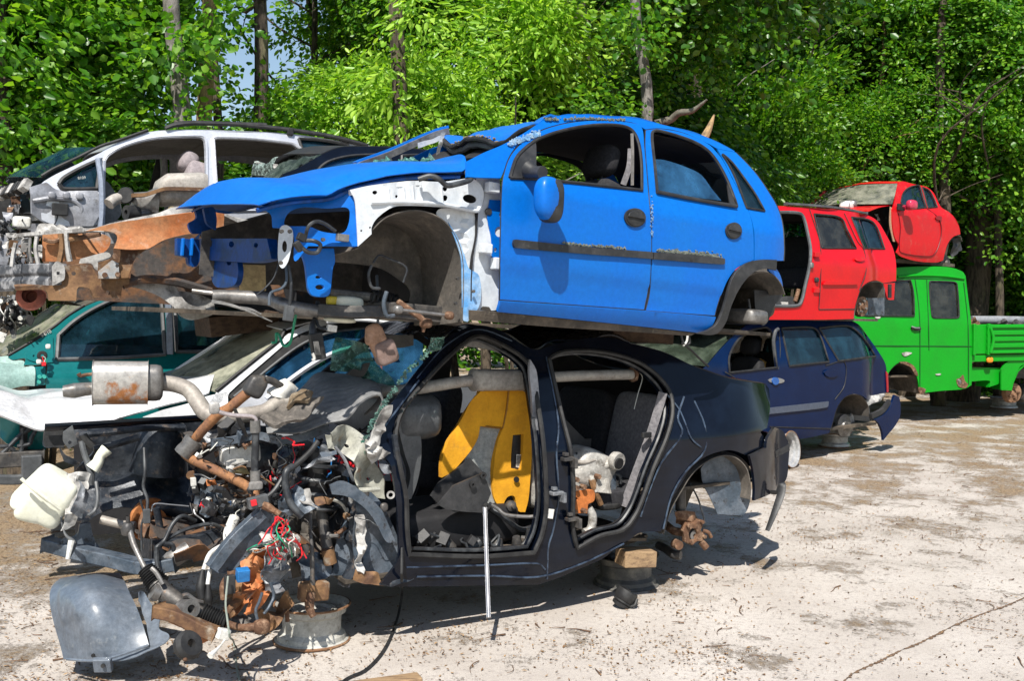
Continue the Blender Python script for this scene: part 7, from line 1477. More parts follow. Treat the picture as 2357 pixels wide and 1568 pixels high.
t_=MB(); c_=TEf.hit(*Z('E',(650,370))[0],.45); ux=Vector((.45,0,.9)).normalized()
t_.tube([c_+ux*math.cos(a)*.18+Vector((0,1,0))*math.sin(a)*.18 for a in [2*math.pi*i/24 for i in range(25)]],.016,n=8,smooth=1).out('steering_wheel',M('pale green rim',(.25,.42,.38),rough=.5),te,TEf)
seat(TEf,te,1.15,.5,1.0,interior,h=.55); seat(TEf,te,1.15,1.3,1.0,interior,h=.55)
panel(TEf,'far_body_side',tout,interior,te,[tw,tw2],g=.12,thick=.03,mirror=True)
text3d('94/10',TEf,'E',(318,322),(392,282),whitew,te,'chalk_number')
# ===== silver people carrier on top of the teal one
SIf=Fr((-3.0,8.55,1.85),30,1.5,0,1.78,sfac(.85,.33))
si=thing('silver_people_carrier','silver people carrier shell without doors, roof rails on top, above the teal car','car',SIf)
sw1=A_((447,615,1),(480,570),(560,520),(660,470),(765,425,1),(752,540),(735,650,1),(600,655),(480,650))
sw2=A_((797,440,1),(830,395),(920,340),(1050,295),(1200,266),(1400,256),(1520,258),(1548,290),(1556,420),(1560,900,1),(1400,1100,1),(790,1100,1),(790,700))
sw3=Z('B',[(245,240,1),(280,232),(500,240),(745,268),(790,290),(830,330),(900,700,1),(280,700,1),(262,500)])
sq=Z('B',[(805,235,1),(950,245),(1130,275,1),(1200,420,1),(870,420,1)])
so_=A_((335,590,1),(430,535),(600,455),(780,365),(900,300),(1000,255),(1120,222),(1300,206),(1600,205),(2016,225))+Z('B',[(230,186),(500,190),(770,208),(1000,240),(1250,278),(1500,340,1),(1500,1000,1)])+A_((1700,1200,1),(770,1200,1),(765,930),(690,930,1),(480,930),(350,900),(240,830,1),(235,720),(260,660))
sb=panel(SIf,'body_side',so_,silver,si,[sw1,sw2,sw3,sq],g=.05,thick=.03,disp=lambda x,z:.0)
for h,rr_ in ((sw1,.020),(sw2,.008),(sw3,.008),(sq,.016)): seal(SIf,'opening_seal',h,rubber if rr_>.01 else silverin,sb,rr_)
seal(SIf,'pressed_opening_edge',shr(sw2,1.035),silver,sb,.013); seal(SIf,'pressed_opening_edge',shr(sw3,1.04),silver,sb,.013)
panel(SIf,'quarter_vent_glass',sw1,glassd,si,g=.1,thick=.004,dy=.02); panel(SIf,'rear_side_glass',sq,glassd,si,g=.1,thick=.004,dy=.02)
text3d('8109',SIf,'A',(590,578),(650,572),whitew,si,'chalk_number')
fw1=A_((797,440,1),(830,395),(920,340),(1050,295),(1200,266),(1400,256),(1520,258),(1548,290),(1556,420),(1560,800,1),(795,800,1))
fw3=Z('B',[(245,240,1),(280,232),(500,240),(745,268),(790,290),(830,330),(860,640,1),(262,640,1)])
panel(SIf,'far_body_side',so_,silverin,si,[shr(fw1,.93),shr(fw3,.9),shr(sw1,.9)],g=.08,thick=.05,mirror=True)
rn_=[p+Vector((0,.015,0)) for p in SIf.S(A_((780,365),(900,300),(1000,255),(1120,222),(1300,206),(1600,205),(2016,225))+Z('B',[(230,186),(500,190),(770,208),(1000,240),(1250,278),(1500,340)]))]
loft(SIf,'roof',[rn_,[Vector((p.x-.05,.89,p.z+.04)) for p in rn_],mirr(SIf,rn_)],silver,si,nu=30,nv=14)
hn_=[p+Vector((0,.03,-.05)) for p in rn_]
loft(SIf,'headliner',[hn_,[Vector((p.x,.89,p.z)) for p in hn_],mirr(SIf,hn_)],headl,si,nu=24,nv=10)
wsn=[p+Vector((0,.015,0)) for p in SIf.S(A_((80,640),(335,520),(430,470),(600,400),(780,330),(900,280),(1000,245)))]
wsn=[p+Vector((0,0,.0)) for p in SIf.S(A_((335,592),(430,535),(600,455),(780,365)))]
wst=[Vector((p.x-.02,p.y+.01,p.z+.03)) for p in wsn]
loft(SIf,'windscreen',[wst,[Vector((p.x-.22,.89,p.z+.06)) for p in wst],mirr(SIf,wst)],glassd,si,nu=14,nv=20,solid=.004)
MB().tube([p+Vector((0,-.01,.01)) for p in wst]+[rn_[1]+Vector((0,-.02,.02)),rn_[3]+Vector((0,-.02,.02))],.014,n=6).out('roof_gutter_strip',rubber,si,SIf)
rail=[SIf.hit(*p[:2],None)+Vector((0,-.02,0)) for p in A_((1250,192),(1330,165),(1480,152),(2016,168))+Z('B',[(400,142),(700,172),(1000,218),(1180,262),(1260,282)])]
MB().tube(rail,[.014,.022,.018,.018,.018,.02,.015],n=8,sx=1.3).out('roof_rail',rubber,si,SIf); MB().tube([Vector((p.x,1.78-p.y,p.z)) for p in rail],.018,n=8).out('far_roof_rail',rubber,si,SIf)
MB().box(SIf.hit(*Z('B',(745,190))[0])+Vector((0,-.02,0)),(.06,.04,.07)).out('rail_foot',rubber,si,SIf,bev=.008)
panel(SIf,'inner_wing',A_((220,640,1),(350,600,1),(450,660),(735,665,1),(770,800),(700,935,1),(480,930),(340,905),(240,840,1),(235,720)),silverin,si,g=.04,thick=.02,dy=-.02,disp=lambda x,z:.05*noise.noise(Vector((x*4,z*4,0)))+.01*noise.noise(Vector((x*14,z*14,0))))
T(SIf,'A',[(250,740,-.02),(400,720,-.03),(560,740,-.03),(620,800,-.03),(600,850,-.02)],.02,'inner_wing_edge',silverin,si,n=8)
T(SIf,'A',[(390,700,-.04),(450,712,-.04),(520,705,-.04)],.012,'bonnet_stay',silverin,si)
for (x,y) in ((395,697),(505,700),(605,705)): MB().sell(SIf.hit(*Z('A',(x,y))[0],-.05),(.06,.04,.06),.7,.7).out('rubber_buffer',silverin,si,SIf)
MB().box(SIf.hit(*Z('A',(455,805))[0],-.05),(.12,.05,.10)).out('black_sensor',rubber,si,SIf,bev=.008)
T(SIf,'A',[(440,840,-.04),(430,880,-.04),(410,930,-.04)],.006,'sensor_cable',hose,si)
T(SIf,'A',[(745,420,.0),(770,600,-.03),(775,800,-.03),(765,940,-.03)],.025,'door_post_edge',M('blue grey post',(.26,.30,.38),rough=.4),si,n=6)
m=MB()
for i in range(5): m.lathe([(.07,-.012),(.10,0),(.07,.012)],SIf.hit(*Z('A',(270,845+i*13))[0],.25),(0,0,1),n=20)
m.out('strut_top_boot',rubber,si,SIf)
for k in range(5): T(SIf,'A',[(200,870+k*9,.2),(270,850+k*9,.15),(360,845+k*9,.15)],.010,'spring_coil',hose,si)
panel(SIf,'dark_bay',A_((-60,700,1),(210,690,1),(240,830),(200,880,1),(-60,880,1)),rubber,si,f=.9,g=.1,thick=.02)
# scuttle rubble
rn=random.Random(61)
for k in range(14):
    x=20+k*14; y=690-k*5+rn.uniform(-10,10)
    MB().box(SIf.hit(*Z('A',(x,y))[0],.5-k*.02),(.06,.05,.10),rot(rn.uniform(-20,20),30,rn.uniform(0,30))).out('scuttle_grille_tooth',rn.choice([rubber,ash]),si,SIf,bev=.006)
for k in range(26):
    x,y=rn.uniform(-20,240),rn.uniform(640,1010); s=rn.uniform(15,42); d=rn.uniform(.2,.9)
    MB().crump(*[SIf.hit(*Z('A',(x+a*s,y+b*s))[0],d) for a,b in ((-1,-.8),(1,-1),(.7,1),(-.8,.8))],.06,8,6,k,fr=7).out('bay_scrap',rn.choice([ash,silverin,wreckm,steeld,plast,rust]),si,SIf,solid=.004)
for k in range(22):
    x,y=rn.uniform(-20,90),rn.uniform(860,1080); P=[]
    for i in range(4): P.append((x,y,rn.uniform(.1,.5))); x+=rn.uniform(-30,60); y+=rn.uniform(-60,60)
    T(SIf,'A',P,rn.choice([.006,.010,.018]),'bay_hose',rn.choice([hose,hose,rubber,steel,steeld,rust]),si)
MB().sell(SIf.hit(*Z('A',(165,905))[0],.2),(.14,.12,.10),.4,.4).out('fluid_reservoir',whitepl,si,SIf)
MB().sell(SIf.hit(*Z('A',(30,1130))[0],.3),(.4,.3,.3),.4,.4).out('pale_housing',silverin,si,SIf)
# hanging loom at the far left
for k in range(30):
    x,y=rn.uniform(-10,130),rn.uniform(0,60); P=[]
    for i in range(5): P.append((x,y,rn.uniform(-.1,.3))); x+=rn.uniform(-55,60); y+=rn.uniform(10,90)
    T(SIf,'E',P,rn.choice([.005,.008,.014,.02]),'hanging_loom',rn.choice([hose,hose,rubber,whitew,steel,plastg]),si,n=6)
T(SIf,'E',[(0,110,.0),(60,70,.0),(110,50,.0)],.02,'rusty_pipe',rust,si)
for (x,y) in ((10,320),(25,180),(225,190)): MB().box(SIf.hit(*Z('E',(x,y))[0],.0),(.06,.04,.08),rot(0,20,0)).out('loom_connector',rubber if x>20 else whitepl,si,SIf,bev=.006)
# seat, headrest, door card inside
MB().sell(SIf.hit(*Z('A',(1425,450))[0],.35),(.17,.26,.20),.75,.75,rot(0,25,0)).out('headrest',M('mauve grey fabric',(.30,.26,.27),(.25,.22,.23),sc=5,rough=.9),si,SIf)
MB().sell(SIf.hit(*Z('A',(1445,650))[0],.35),(.2,.42,.50),.5,.4,rot(0,12,0)).out('seat_back',MATS['mauve grey fabric'],si,SIf)
panel(SIf,'door_pocket_panel',A_((790,590,1),(820,600),(900,720),(920,790),(915,850),(850,910),(780,925,1)),plastg,si,f=.2,g=.05,thick=.04)
panel(SIf,'far_pillar',A_((1130,665,1),(1190,405,1),(1225,400),(1215,560),(1165,665,1)),rubber,si,f=1.6,g=.1,thick=.03)
T(SIf,'A',[(1240,400,1.55),(1245,520,1.55),(1240,660,1.55)],.035,'far_pillar_trim',silverin,si,n=6)
panel(SIf,'floor_pan',[(.0,.1),(3.6,.1),(3.6,1.68),(.0,1.68)],underbody,si,f=.1,ax=2,local=True,g=.3,n=1,thick=.03)
MB().sell((.62,.89,.72),(.3,1.4,.2),.5,.4).out('dashboard',plastg,si,SIf)
# second silencer lying on the burnt car
s2=thing('spare_silencer','pale rusty silencer with turned down tail pipe, between the silver car and burnt car','silencer',loc=tuple(BUf.M@BUf.hit(*Z('A',(1300,780))[0],.45)))
def rowbox(fr,secs,name,mat,par,n=28,e=.5):
    rows=[]
    for (x,y,d,hz,hy) in secs:
        c=fr.hit(*Z('A',(x,y))[0],d); r=[]
        for i in range(n):
            a=2*math.pi*i/n; r.append(c+Vector((0,math.copysign(abs(math.cos(a))**e,math.cos(a))*hy,math.copysign(abs(math.sin(a))**e,math.sin(a))*hz)))
        rows.append(r)
    return grid(name,rows,mat,par,fr,closeu=True,sharp=60)
rowbox(BUf,[(1165,705,.45,.01,.01),(1170,705,.45,.06,.1),(1190,680,.45,.09,.14),(1250,660,.45,.112,.16),(1500,650,.45,.112,.16),(1540,650,.45,.10,.15),(1550,650,.45,.02,.02)],'silencer_body',pipe,s2)
rowbox(BUf,[(990,745,.45,.02,.02),(1000,745,.45,.06,.08),(1100,755,.45,.075,.10),(1180,745,.45,.10,.14)],'silencer_neck',steel,s2)
MB().sweep([BUf.hit(*Z('A',p)[0],.28) for p in ((1000,700),(1100,695),(1180,670),(1260,650),(1540,655))],[(-.03,-.012),(.03,-.012),(.03,.012),(-.03,.012)]).out('welded_seam',rustb,s2,BUf)
pxtube(BUf,'A',[(990,715,.42),(930,715,.4),(870,730,.38),(825,765,.36)],[.035,.036,.038,.040],'tail_pipe',pipe,s2,n=14)
MB().lathe([(0,-.012),(.05,-.012),(.058,0),(.05,.012),(0,.012)],BUf.hit(*Z('A',(955,700))[0],.36),(-.5,-1,0),n=22).out('rubber_hanger_disc',rubber,s2,BUf)
MB().lathe([(.02,-.04),(.05,-.04),(.055,0),(.05,.05),(.02,.05),(.02,-.04)],BUf.hit(*Z('A',(1005,835))[0],.35),(-1,-.4,0),n=20).out('black_pipe_end',rubber,s2,BUf)
pxtube(BUf,'A',[(1010,835,.35),(1080,840,.35),(1150,830,.4)],.03,'pipe_stub',steel,s2)
MB().crump(BUf.hit(*Z('A',(1130,860))[0],.2),BUf.hit(*Z('A',(1270,770))[0],.3),BUf.hit(*Z('A',(1400,770))[0],.3),BUf.hit(*Z('A',(1300,830))[0],.2),.05,10,8,3).out('leaf_debris',MATS['mossy debris'],s2,BUf)
# ===== navy wagon, lower car of the right hand stack
NVf=Fr((1.96,10.43,0),37,0,0,1.7,sfac(1.18,.38,.5,2.9,.18))
nv=thing('navy_wagon','dusty dark blue wagon with loose rear bumper, under the red wagon','car',NVf)
no=D_((380,1085,1),(440,1010),(520,925),(590,868),(650,848),(760,836),(1000,832),(1130,838),(1190,865),(1240,930),(1295,1010),(1330,1075),(1338,1150),(1340,1222,1),(1235,1262,1),(1200,1238),(1150,1232),(1105,1255),(1070,1310),(1050,1380),(1030,1440,1),(870,1470),(780,1440),(600,1440),(380,1380,1),(300,1150,1))
n1=D_((500,1118,1),(500,1030),(540,950),(600,900),(660,882),(705,882),(735,940),(752,1090,1)); n2=D_((776,880,1),(938,878),(985,930),(1027,1060,1),(818,1083,1)); n3=D_((975,880,1),(1120,868),(1180,900),(1235,965),(1275,1030,1),(1080,1056,1))
nb=shell(NVf,nv,navy,no,[n1,n2,n3],roof=D_((590,868),(650,848),(760,836),(1000,832),(1130,838)),glasses=[(n2,glassd),(n3,glassd)],g=.07,ws=D_((380,1085),(440,1010),(520,925),(590,868)),wsm=glassm('grimy wagon windscreen',(.3,.45,.4),.35,(.2,.24,.18),sc=4),floor=(.2,3.4,.35))
for P in ([(762,880),(770,1000),(760,1100)],[(1010,1080),(1110,1060),(1112,1180),(1060,1260)],[(715,1405),(1040,1415)],[(500,1118),(1275,1032)]): MB().tube([p+Vector((0,-.003,0)) for p in NVf.S(D_(*P))],.006,n=6).out('door_gap_line',rubber,nb,NVf)
panel(NVf,'door_moulding',D_((700,1305,1),(1022,1270,1),(1010,1302),(700,1338,1)),M('blue grey moulding',(.07,.085,.12),rough=.5),nv,g=.08,thick=.02,dy=-.02)
panel(NVf,'rear_door_handle',circ('D',1035,1120,36,22,10,4),navy,nv,g=.06,thick=.02,dy=-.02,bev=.005); panel(NVf,'front_door_handle',circ('D',748,1160,42,15,12,2),chrome,nv,g=.06,thick=.015,dy=-.01)
panel(NVf,'lock_hole',circ('D',740,1162,18,20,12),M('blue lock recess',(.02,.10,.35),rough=.3),nv,g=.06,thick=.015,dy=-.02)
barrel(NVf,'rear_wheelhouse','D',[(1035,1440),(1050,1380),(1072,1310),(1105,1257),(1150,1234),(1200,1242),(1238,1290),(1245,1350)],.03,.5,liner,nv)
panel(NVf,'rear_wheelhouse_wall',D_((1040,1440,1),(1060,1300),(1120,1240),(1200,1240),(1245,1300),(1245,1390,1),(1150,1380),(1120,1440)),plastg,nv,f=.45,g=.1)
MB().lathe([(0,-.02),(.05,-.02),(.06,.0),(.14,.01),(.14,.05),(0,.05)],NVf.hit(*Z('D',(1115,1400))[0],.2),(0,1,0),n=28).out('brake_drum',steel,nv,NVf)
MB().lathe([(.06,.0),(.16,-.01),(.165,.01),(.06,.02)],NVf.hit(*Z('D',(1120,1385))[0],.26),(0,1,0),n=24,a0=0,a1=4).out('backing_plate',ash,nv,NVf)
panel(NVf,'loose_rear_bumper',D_((1228,1362,1),(1275,1340),(1310,1300),(1335,1232,1),(1358,1245),(1366,1290),(1362,1350),(1330,1405),(1300,1440),(1275,1472,1),(1270,1430),(1252,1385)),navy,nv,g=.06,thick=.03,dy=-.1,off=0,f=lambda x,z:.0)
MB().sweep([NVf.hit(*Z('D',p)[0],-.08) for p in ((1250,1350),(1310,1320),(1350,1270))],[(-.02,-.03),(.02,-.03),(.02,.03),(-.02,.03)]).out('bumper_rub_strip',plast,nv,NVf)
MB().crump(*[NVf.hit(*Z('D',p)[0],.05) for p in ((1228,1255),(1330,1232),(1320,1262),(1235,1290))],.04,10,6,2,fr=9).out('lamp_carrier',ash,nv,NVf,solid=.01)
rr_=NVf.S(D_((1130,838),(1190,865),(1240,930),(1295,1010),(1330,1075),(1338,1150),(1340,1222))); rr_=[p+Vector((0,.01,0)) for p in rr_]
loft(NVf,'tailgate',[rr_,[Vector((p.x+.08,.85,p.z)) for p in rr_],mirr(NVf,rr_)],navy,nv)
panel(NVf,'tail_lamp',D_((1328,1110,1),(1338,1120,1),(1341,1220,1),(1334,1222,1)),M('red tail lamp',(.4,.02,.03),rough=.2),nv,g=.1,thick=.01,dy=-.015)
seat(NVf,nv,1.15,.45,.75,interior,h=.5); seat(NVf,nv,1.15,1.25,.75,interior,h=.5); seat(NVf,nv,2.15,.45,.75,interior,h=.5); seat(NVf,nv,2.15,1.25,.75,interior,h=.5)
MB().crump(*[NVf.hit(*Z('D',p)[0],.3) for p in ((640,1100),(665,1040),(700,1060),(690,1100))],.02,6,6,2).out('torn_orange_foam',M('orange foam',(.6,.33,.08),rough=.9),nv,NVf)
T(NVf,'D',[(760,885,.05),(745,900,.05),(735,960,.05),(750,1090,.05)],.02,'door_seal_edge',plastg,nv)
for P in ([(245,900),(250,940),(265,970),(290,960),(285,920)],[(250,960),(300,1000),(340,1040),(390,1085)],[(280,905),(275,950),(255,975)]): T(NVf,'D',P,.012,'dangling_cable',rubber if P[0][0]!=280 else whitepl,nv,-.05,n=6)
T(NVf,'D',[(480,1115,-.02),(520,1140,-.02),(560,1165,-.02),(600,1165,-.02)],.008,'bonnet_wire',rubber,nv)
# ===== red wagon on top of it
RWf=Fr((1.96,10.43,1.60),37,1.0,0,1.7,sfac(.78,.38,.1,2.95,.18))
rw_=thing('red_wagon','red wagon with front door missing and black roof bars, on top of the navy wagon','car',RWf)
ro1=D_((560,262,1),(640,245),(760,236),(900,240),(1100,256),(1220,277),(1285,310),(1330,380),(1370,460),(1386,540),(1386,630,1),(1320,642,1),(1285,628),(1240,636),(1200,670),(1178,730),(1165,785),(1160,832,1),(1000,836),(720,836),(500,836,1),(500,400,1))
r1=D_((600,300,1),(680,268),(770,262),(865,266),(895,290),(918,380),(933,470),(925,560),(905,650),(885,735),(860,765),(740,768),(600,768,1)); r2=D_((950,275,1),(1085,293),(1125,360),(1172,456,1),(990,455,1)); r3=D_((1148,292,1),(1240,306),(1285,350),(1323,460,1),(1215,457,1))
rb=shell(RWf,rw_,red,ro1,[r1,r2,r3],roof=D_((560,262),(640,245),(760,236),(900,240),(1100,256),(1220,277)),glasses=[(r2,glass),(r3,glassd)],g=.07,floor=(.2,3.4,.12))
seal(RWf,'opening_seal_light',shr(r1,.985),plastg,rb,.02)
for P in ([(925,250),(975,400),(985,470),(985,600),(975,780)],[(975,782),(1165,780)],[(1110,272),(1180,420),(1215,470),(1225,580),(1190,680)]): MB().tube([p+Vector((0,-.003,0)) for p in RWf.S(D_(*P))],.006,n=6).out('door_gap_line',MATS['black rubber'],rb,RWf)
panel(RWf,'door_moulding',D_((992,640,1),(1010,630),(1175,635,1),(1172,650),(992,652,1)),red,rw_,g=.08,thick=.025,dy=-.025,bev=.005)
panel(RWf,'door_handle',circ('D',1186,513,27,13,10,3),redd,rw_,g=.06,thick=.025,dy=-.025,bev=.005)
rail=[p+Vector((0,.0,.015)) for p in RWf.S(D_((800,228),(900,234),(1060,248),(1225,278)))]
MB().sweep(rail,[(-.025,-.012),(.025,-.012),(.025,.016),(-.025,.016)]).out('roof_bar',plastg,rw_,RWf,bev=.004); MB().sweep(mirr(RWf,rail),[(-.025,-.012),(.025,-.012),(.025,.016),(-.025,.016)]).out('far_roof_bar',plastg,rw_,RWf)
barrel(RWf,'rear_wheelhouse','D',[(1163,830),(1168,785),(1180,730),(1202,672),(1240,640),(1285,632),(1318,650),(1325,720)],.03,.5,liner,rw_)
panel(RWf,'wheelhouse_liner',D_((1240,650,1),(1310,645,1),(1325,700),(1320,815,1),(1245,810,1)),wreckb,rw_,f=.25,g=.07,thick=.01,disp=lambda x,z:.02*math.sin(x*50))
MB().lathe([(0,-.04),(.04,-.04),(.05,-.02),(.125,-.01),(.13,.05),(0,.05)],RWf.hit(*Z('D',(1203,765))[0],.15),(0,1,0),n=26).out('rusty_brake_drum',rust,rw_,RWf)
for k in range(4): a=k*1.57+.4; MB().lathe([(0,-.03),(.015,-.03),(.016,0)],RWf.hit(*Z('D',(1203+18*math.cos(a),765+30*math.sin(a)))[0],.12),(0,1,0),n=8).out('wheel_stud',steel,rw_,RWf)
panel(RWf,'lamp_mount',D_((1320,645,1),(1380,640,1),(1375,730,1),(1345,728),(1330,690)),redd,rw_,g=.06,thick=.02)
for k in range(3): MB().box(RWf.hit(*Z('D',(1352,662+k*22))[0],.0),(.05,.03,.07)).out('lamp_clip',rubber,rw_,RWf,bev=.005)
rr_=RWf.S(D_((1220,277),(1285,310),(1330,380),(1370,460),(1386,540),(1386,630))); rr_=[p+Vector((0,.01,0)) for p in rr_]
loft(RWf,'tailgate',[rr_,[Vector((p.x+.08,.85,p.z)) for p in rr_],mirr(RWf,rr_)],red,rw_)
MB().sell(RWf.hit(*Z('D',(830,620))[0],.9),(.6,1.2,.25),.3,.3).sell(RWf.hit(*Z('D',(850,500))[0],.9),(.16,1.2,.5),.35,.3,rot(0,12,0)).out('rear_bench',fabric,rw_,RWf)
panel(RWf,'sill_scuff',D_((745,770,1),(860,768,1),(840,715),(760,720)),plastg,rw_,f=.3,g=.08)
for (x,y) in ((965,490),(962,680)): MB().box(RWf.hit(*Z('D',(x,y))[0],-.01),(.10,.03,.06)).out('door_hinge',redd,rw_,RWf,bev=.006)
MB().sell(RWf.hit(*Z('D',(935,547))[0],-.01),(.06,.05,.07),.6,.6).out('door_striker',steel,rw_,RWf); MB().sell(RWf.hit(*Z('D',(963,625))[0],-.01),(.06,.05,.06),.6,.6).out('rubber_bellows',rubber,rw_,RWf)
MB().crump(*[RWf.hit(*Z('D',p)[0],.25) for p in ((760,745),(830,735),(830,765),(750,765))],.05,8,6,2).out('paper_scrap',whitepl,rw_,RWf)
pxtube(RWf,'D',[(850,740,.2),(862,700,.2),(868,675,.2)],.025,'rusty_lever',rust,rw_)
MB().sell(RWf.hit(*Z('D',(560,800))[0],.4),(.45,.5,.16),.4,.4).out('silencer_box',steel,rw_,RWf)
# ===== green truck
TKf=Fr((7.15,15.6,0),18,0,0,1.95,sfac(1.55,.12))
tk=thing('green_truck','green double cab truck with rusty wheel arch and dropside bed, under the red coupe','truck',TKf)
to=D_((1000,640,1),(1300,580,1),(1390,562),(1500,556),(1640,556),(1715,570),(1752,600),(1764,700),(1785,880),(1788,1000),(1784,1185,1),(1745,1205),(1620,1215),(1512,1228,1),(1500,1150),(1470,1090),(1430,1064),(1390,1070),(1350,1110),(1335,1160,1),(1000,1160,1))
t1=D_((1180,640,1),(1320,632),(1462,626,1),(1478,700),(1482,815,1),(1180,815,1)); t2=D_((1562,640),(1590,632),(1690,636),(1708,650),(1720,815),(1705,826),(1590,826),(1575,815))
tb=shell(TKf,tk,green,to,[t1,t2],roof=D_((1000,640),(1300,580),(1390,562),(1500,556),(1640,556),(1715,570),(1752,600)),glasses=[(t1,glass),(t2,glass)],g=.09,floor=(-2.5,0.1,.75),crown=.05,wob=.006)
tr_=[TKf.hit(*Z('D',p)[0]) for p in ((1752,600),(1764,700),(1785,880),(1788,1000),(1784,1185))]
loft(TKf,'cab_rear_wall',[tr_,mirr(TKf,tr_)],green,tk,smoothv=False)
for P in ([(1392,615),(1740,622)],[(1270,975),(1785,978)],[(1486,620),(1505,760),(1512,880),(1512,1220)],[(1548,625),(1558,880),(1560,1000)],[(1745,640),(1768,880),(1770,1180)],[(1225,820),(1480,822)]): MB().tube([p+Vector((0,-.003,0)) for p in TKf.S(D_(*P))],.008,n=6).out('panel_gap',M('dark green gap',(.003,.08,.01)) if 'dark green gap' not in MATS else MATS['dark green gap'],tb,TKf)
MB().tube([p+Vector((0,-.01,0)) for p in TKf.S(D_((1392,608),(1500,600),(1640,604),(1745,618)))],.02,n=8).out('roof_gutter',green,tb,TKf)
panel(TKf,'door_handle',D_((1463,876,1),(1510,874,1),(1512,890),(1490,895),(1465,888)),rubber,tk,g=.08,thick=.03,dy=-.03,bev=.006); T(TKf,'D',[(1468,872,-.03),(1490,880,-.05),(1510,880,-.03)],.012,'chrome_lever',chrome,tk)
for pts,m_ in (([(1415,1015),(1440,1008),(1468,1012),(1450,1024),(1428,1030)],ash),([(1400,1062),(1440,1060),(1480,1085),(1500,1130),(1485,1130),(1462,1090),(1430,1074)],rust),([(1705,1155),(1725,1145),(1740,1130),(1748,1160),(1765,1180),(1750,1200),(1715,1190)],rust),([(1708,1158),(1728,1150),(1732,1175),(1715,1185)],ash),([(1505,1195),(1540,1205),(1530,1228),(1508,1226)],rust),([(1595,1125),(1620,1122),(1618,1130),(1598,1131)],ash),([(1272,822),(1300,820),(1295,830),(1280,829)],ash)): panel(TKf,'rust_patch' if m_ is rust else 'bare_filler_patch',D_(*pts),m_,tk,g=.06,thick=.012,dy=-.012)
barrel(TKf,'front_wheelhouse','D',[(1335,1165),(1350,1112),(1390,1074),(1430,1070),(1468,1096),(1495,1150),(1508,1225)],.05,.6,liner,tk)
MB().box((-1.1,1.0,.6),(2.2,.8,.25)).out('chassis_frame',steeld,tk,TKf,bev=.02); MB().box((1.6,1.0,.68),(3.2,.7,.18)).out('chassis_frame',steeld,tk,TKf,bev=.02)
panel(TKf,'cab_back_lining',[(.15,.7,1),(1.8,.7,1),(1.8,2.2,1),(.15,2.2,1)],headl,tk,[[(.5,1.55,1),(1.4,1.55,1),(1.4,2.05,1),(.5,2.05,1)]],f=-.12,ax=0,local=True,g=.3,n=1)
seat(TKf,tk,-.55,.6,1.1,interior,h=.45); seat(TKf,tk,-1.6,.6,1.1,interior,h=.45)
# dropside bed
bx0=TKf.hit(*Z('D',(1790,900))[0],.0).x; zt=TKf.hit(*Z('D',(1900,862))[0],.0).z; zb=TKf.hit(*Z('D',(1900,1018))[0],.0).z
m=MB(); m.box(((bx0+4.2)/2,.02,(zt+zb)/2),(4.2-bx0,.03,zt-zb))
m.out('dropside_board',green,tk,TKf,bev=.01)
for i in range(5):
    z=zt-.03-(zt-zb-.06)*i/4; MB().box(((bx0+4.2)/2+.12,-.012,z),(4.2-bx0-.3,.035,.055 if i in (0,4) else .075)).out('pressed_rib',green,tk,TKf,bev=.014)
for x_ in (bx0+.02,bx0+.30): MB().box((x_,-.02,(zt+zb)/2),(.05,.05,zt-zb+.03)).out('corner_post',green,tk,TKf,bev=.01)
MB().tube([(bx0+.31,-.05,zt-.05),(bx0+.36,-.06,(zt+zb)/2),(bx0+.32,-.05,zb+.02)],.025,n=8).out('latch_lever',green,tk,TKf)
MB().box(((bx0+4.2)/2,.1,zb-.07),(4.2-bx0,.16,.11)).out('bed_side_rail',green,tk,TKf,bev=.015)
MB().box(((bx0+4.2)/2,1.0,zb-.02),(4.2-bx0,1.9,.05)).out('bed_floor',woodd,tk,TKf)
MB().box(((bx0+4.2)/2,1.93,(zt+zb)/2),(4.2-bx0,.03,zt-zb)).out('far_dropside_board',green,tk,TKf)
panel(TKf,'tool_box',D_((1785,1090,1),(1945,1092,1),(1945,1165),(1880,1195,1),(1880,1160),(1785,1165,1)),green,tk,f=.12,g=.12,thick=.3)
panel(TKf,'rear_mudguard_face',D_((1945,1100,1),(1980,1060),(2065,1045,1),(2200,1060,1),(2200,1080),(2065,1075),(2030,1110),(2005,1170),(1995,1212,1),(1945,1210,1)),green,tk,f=.05,g=.1,thick=.03)
gd=TKf.S(D_((1995,1212),(2005,1170),(2030,1110),(2065,1078),(2130,1070),(2200,1085)),.05)
grid('rear_mudguard',[[Vector((p.x,.05+.4*j/5,p.z)) for p in gd] for j in range(6)],green,tk,TKf,solid=.02)
MB().lathe([(0,-.08),(.06,-.08),(.08,-.04),(.16,-.02),(.17,.06),(0,.06)],TKf.hit(*Z('D',(2005,1225))[0],.3),(0,1,0),n=26).out('rusty_rear_hub',M('brown clay rust',(.22,.12,.07),(.3,.17,.1),sc=8,rough=.9,bump=.004),tk,TKf)
for k in range(5): a=k*1.257; MB().lathe([(0,-.05),(.02,-.05),(.022,0)],TKf.hit(*Z('D',(2005,1225))[0],.22)+Vector((.09*math.cos(a),0,.09*math.sin(a))),(0,1,0),n=8).out('wheel_stud',rust,tk,TKf)
MB().sell(TKf.hit(*Z('D',(1883,1050))[0],.0),(.12,.05,.09),.7,.7).out('amber_side_lamp',M('amber lens',(.8,.25,.02),rough=.2),tk,TKf)
MB().sell(TKf.hit(*Z('D',(2055,1225))[0],.6),(.4,.5,.3),.5,.5).out('rear_axle',steeld,tk,TKf)
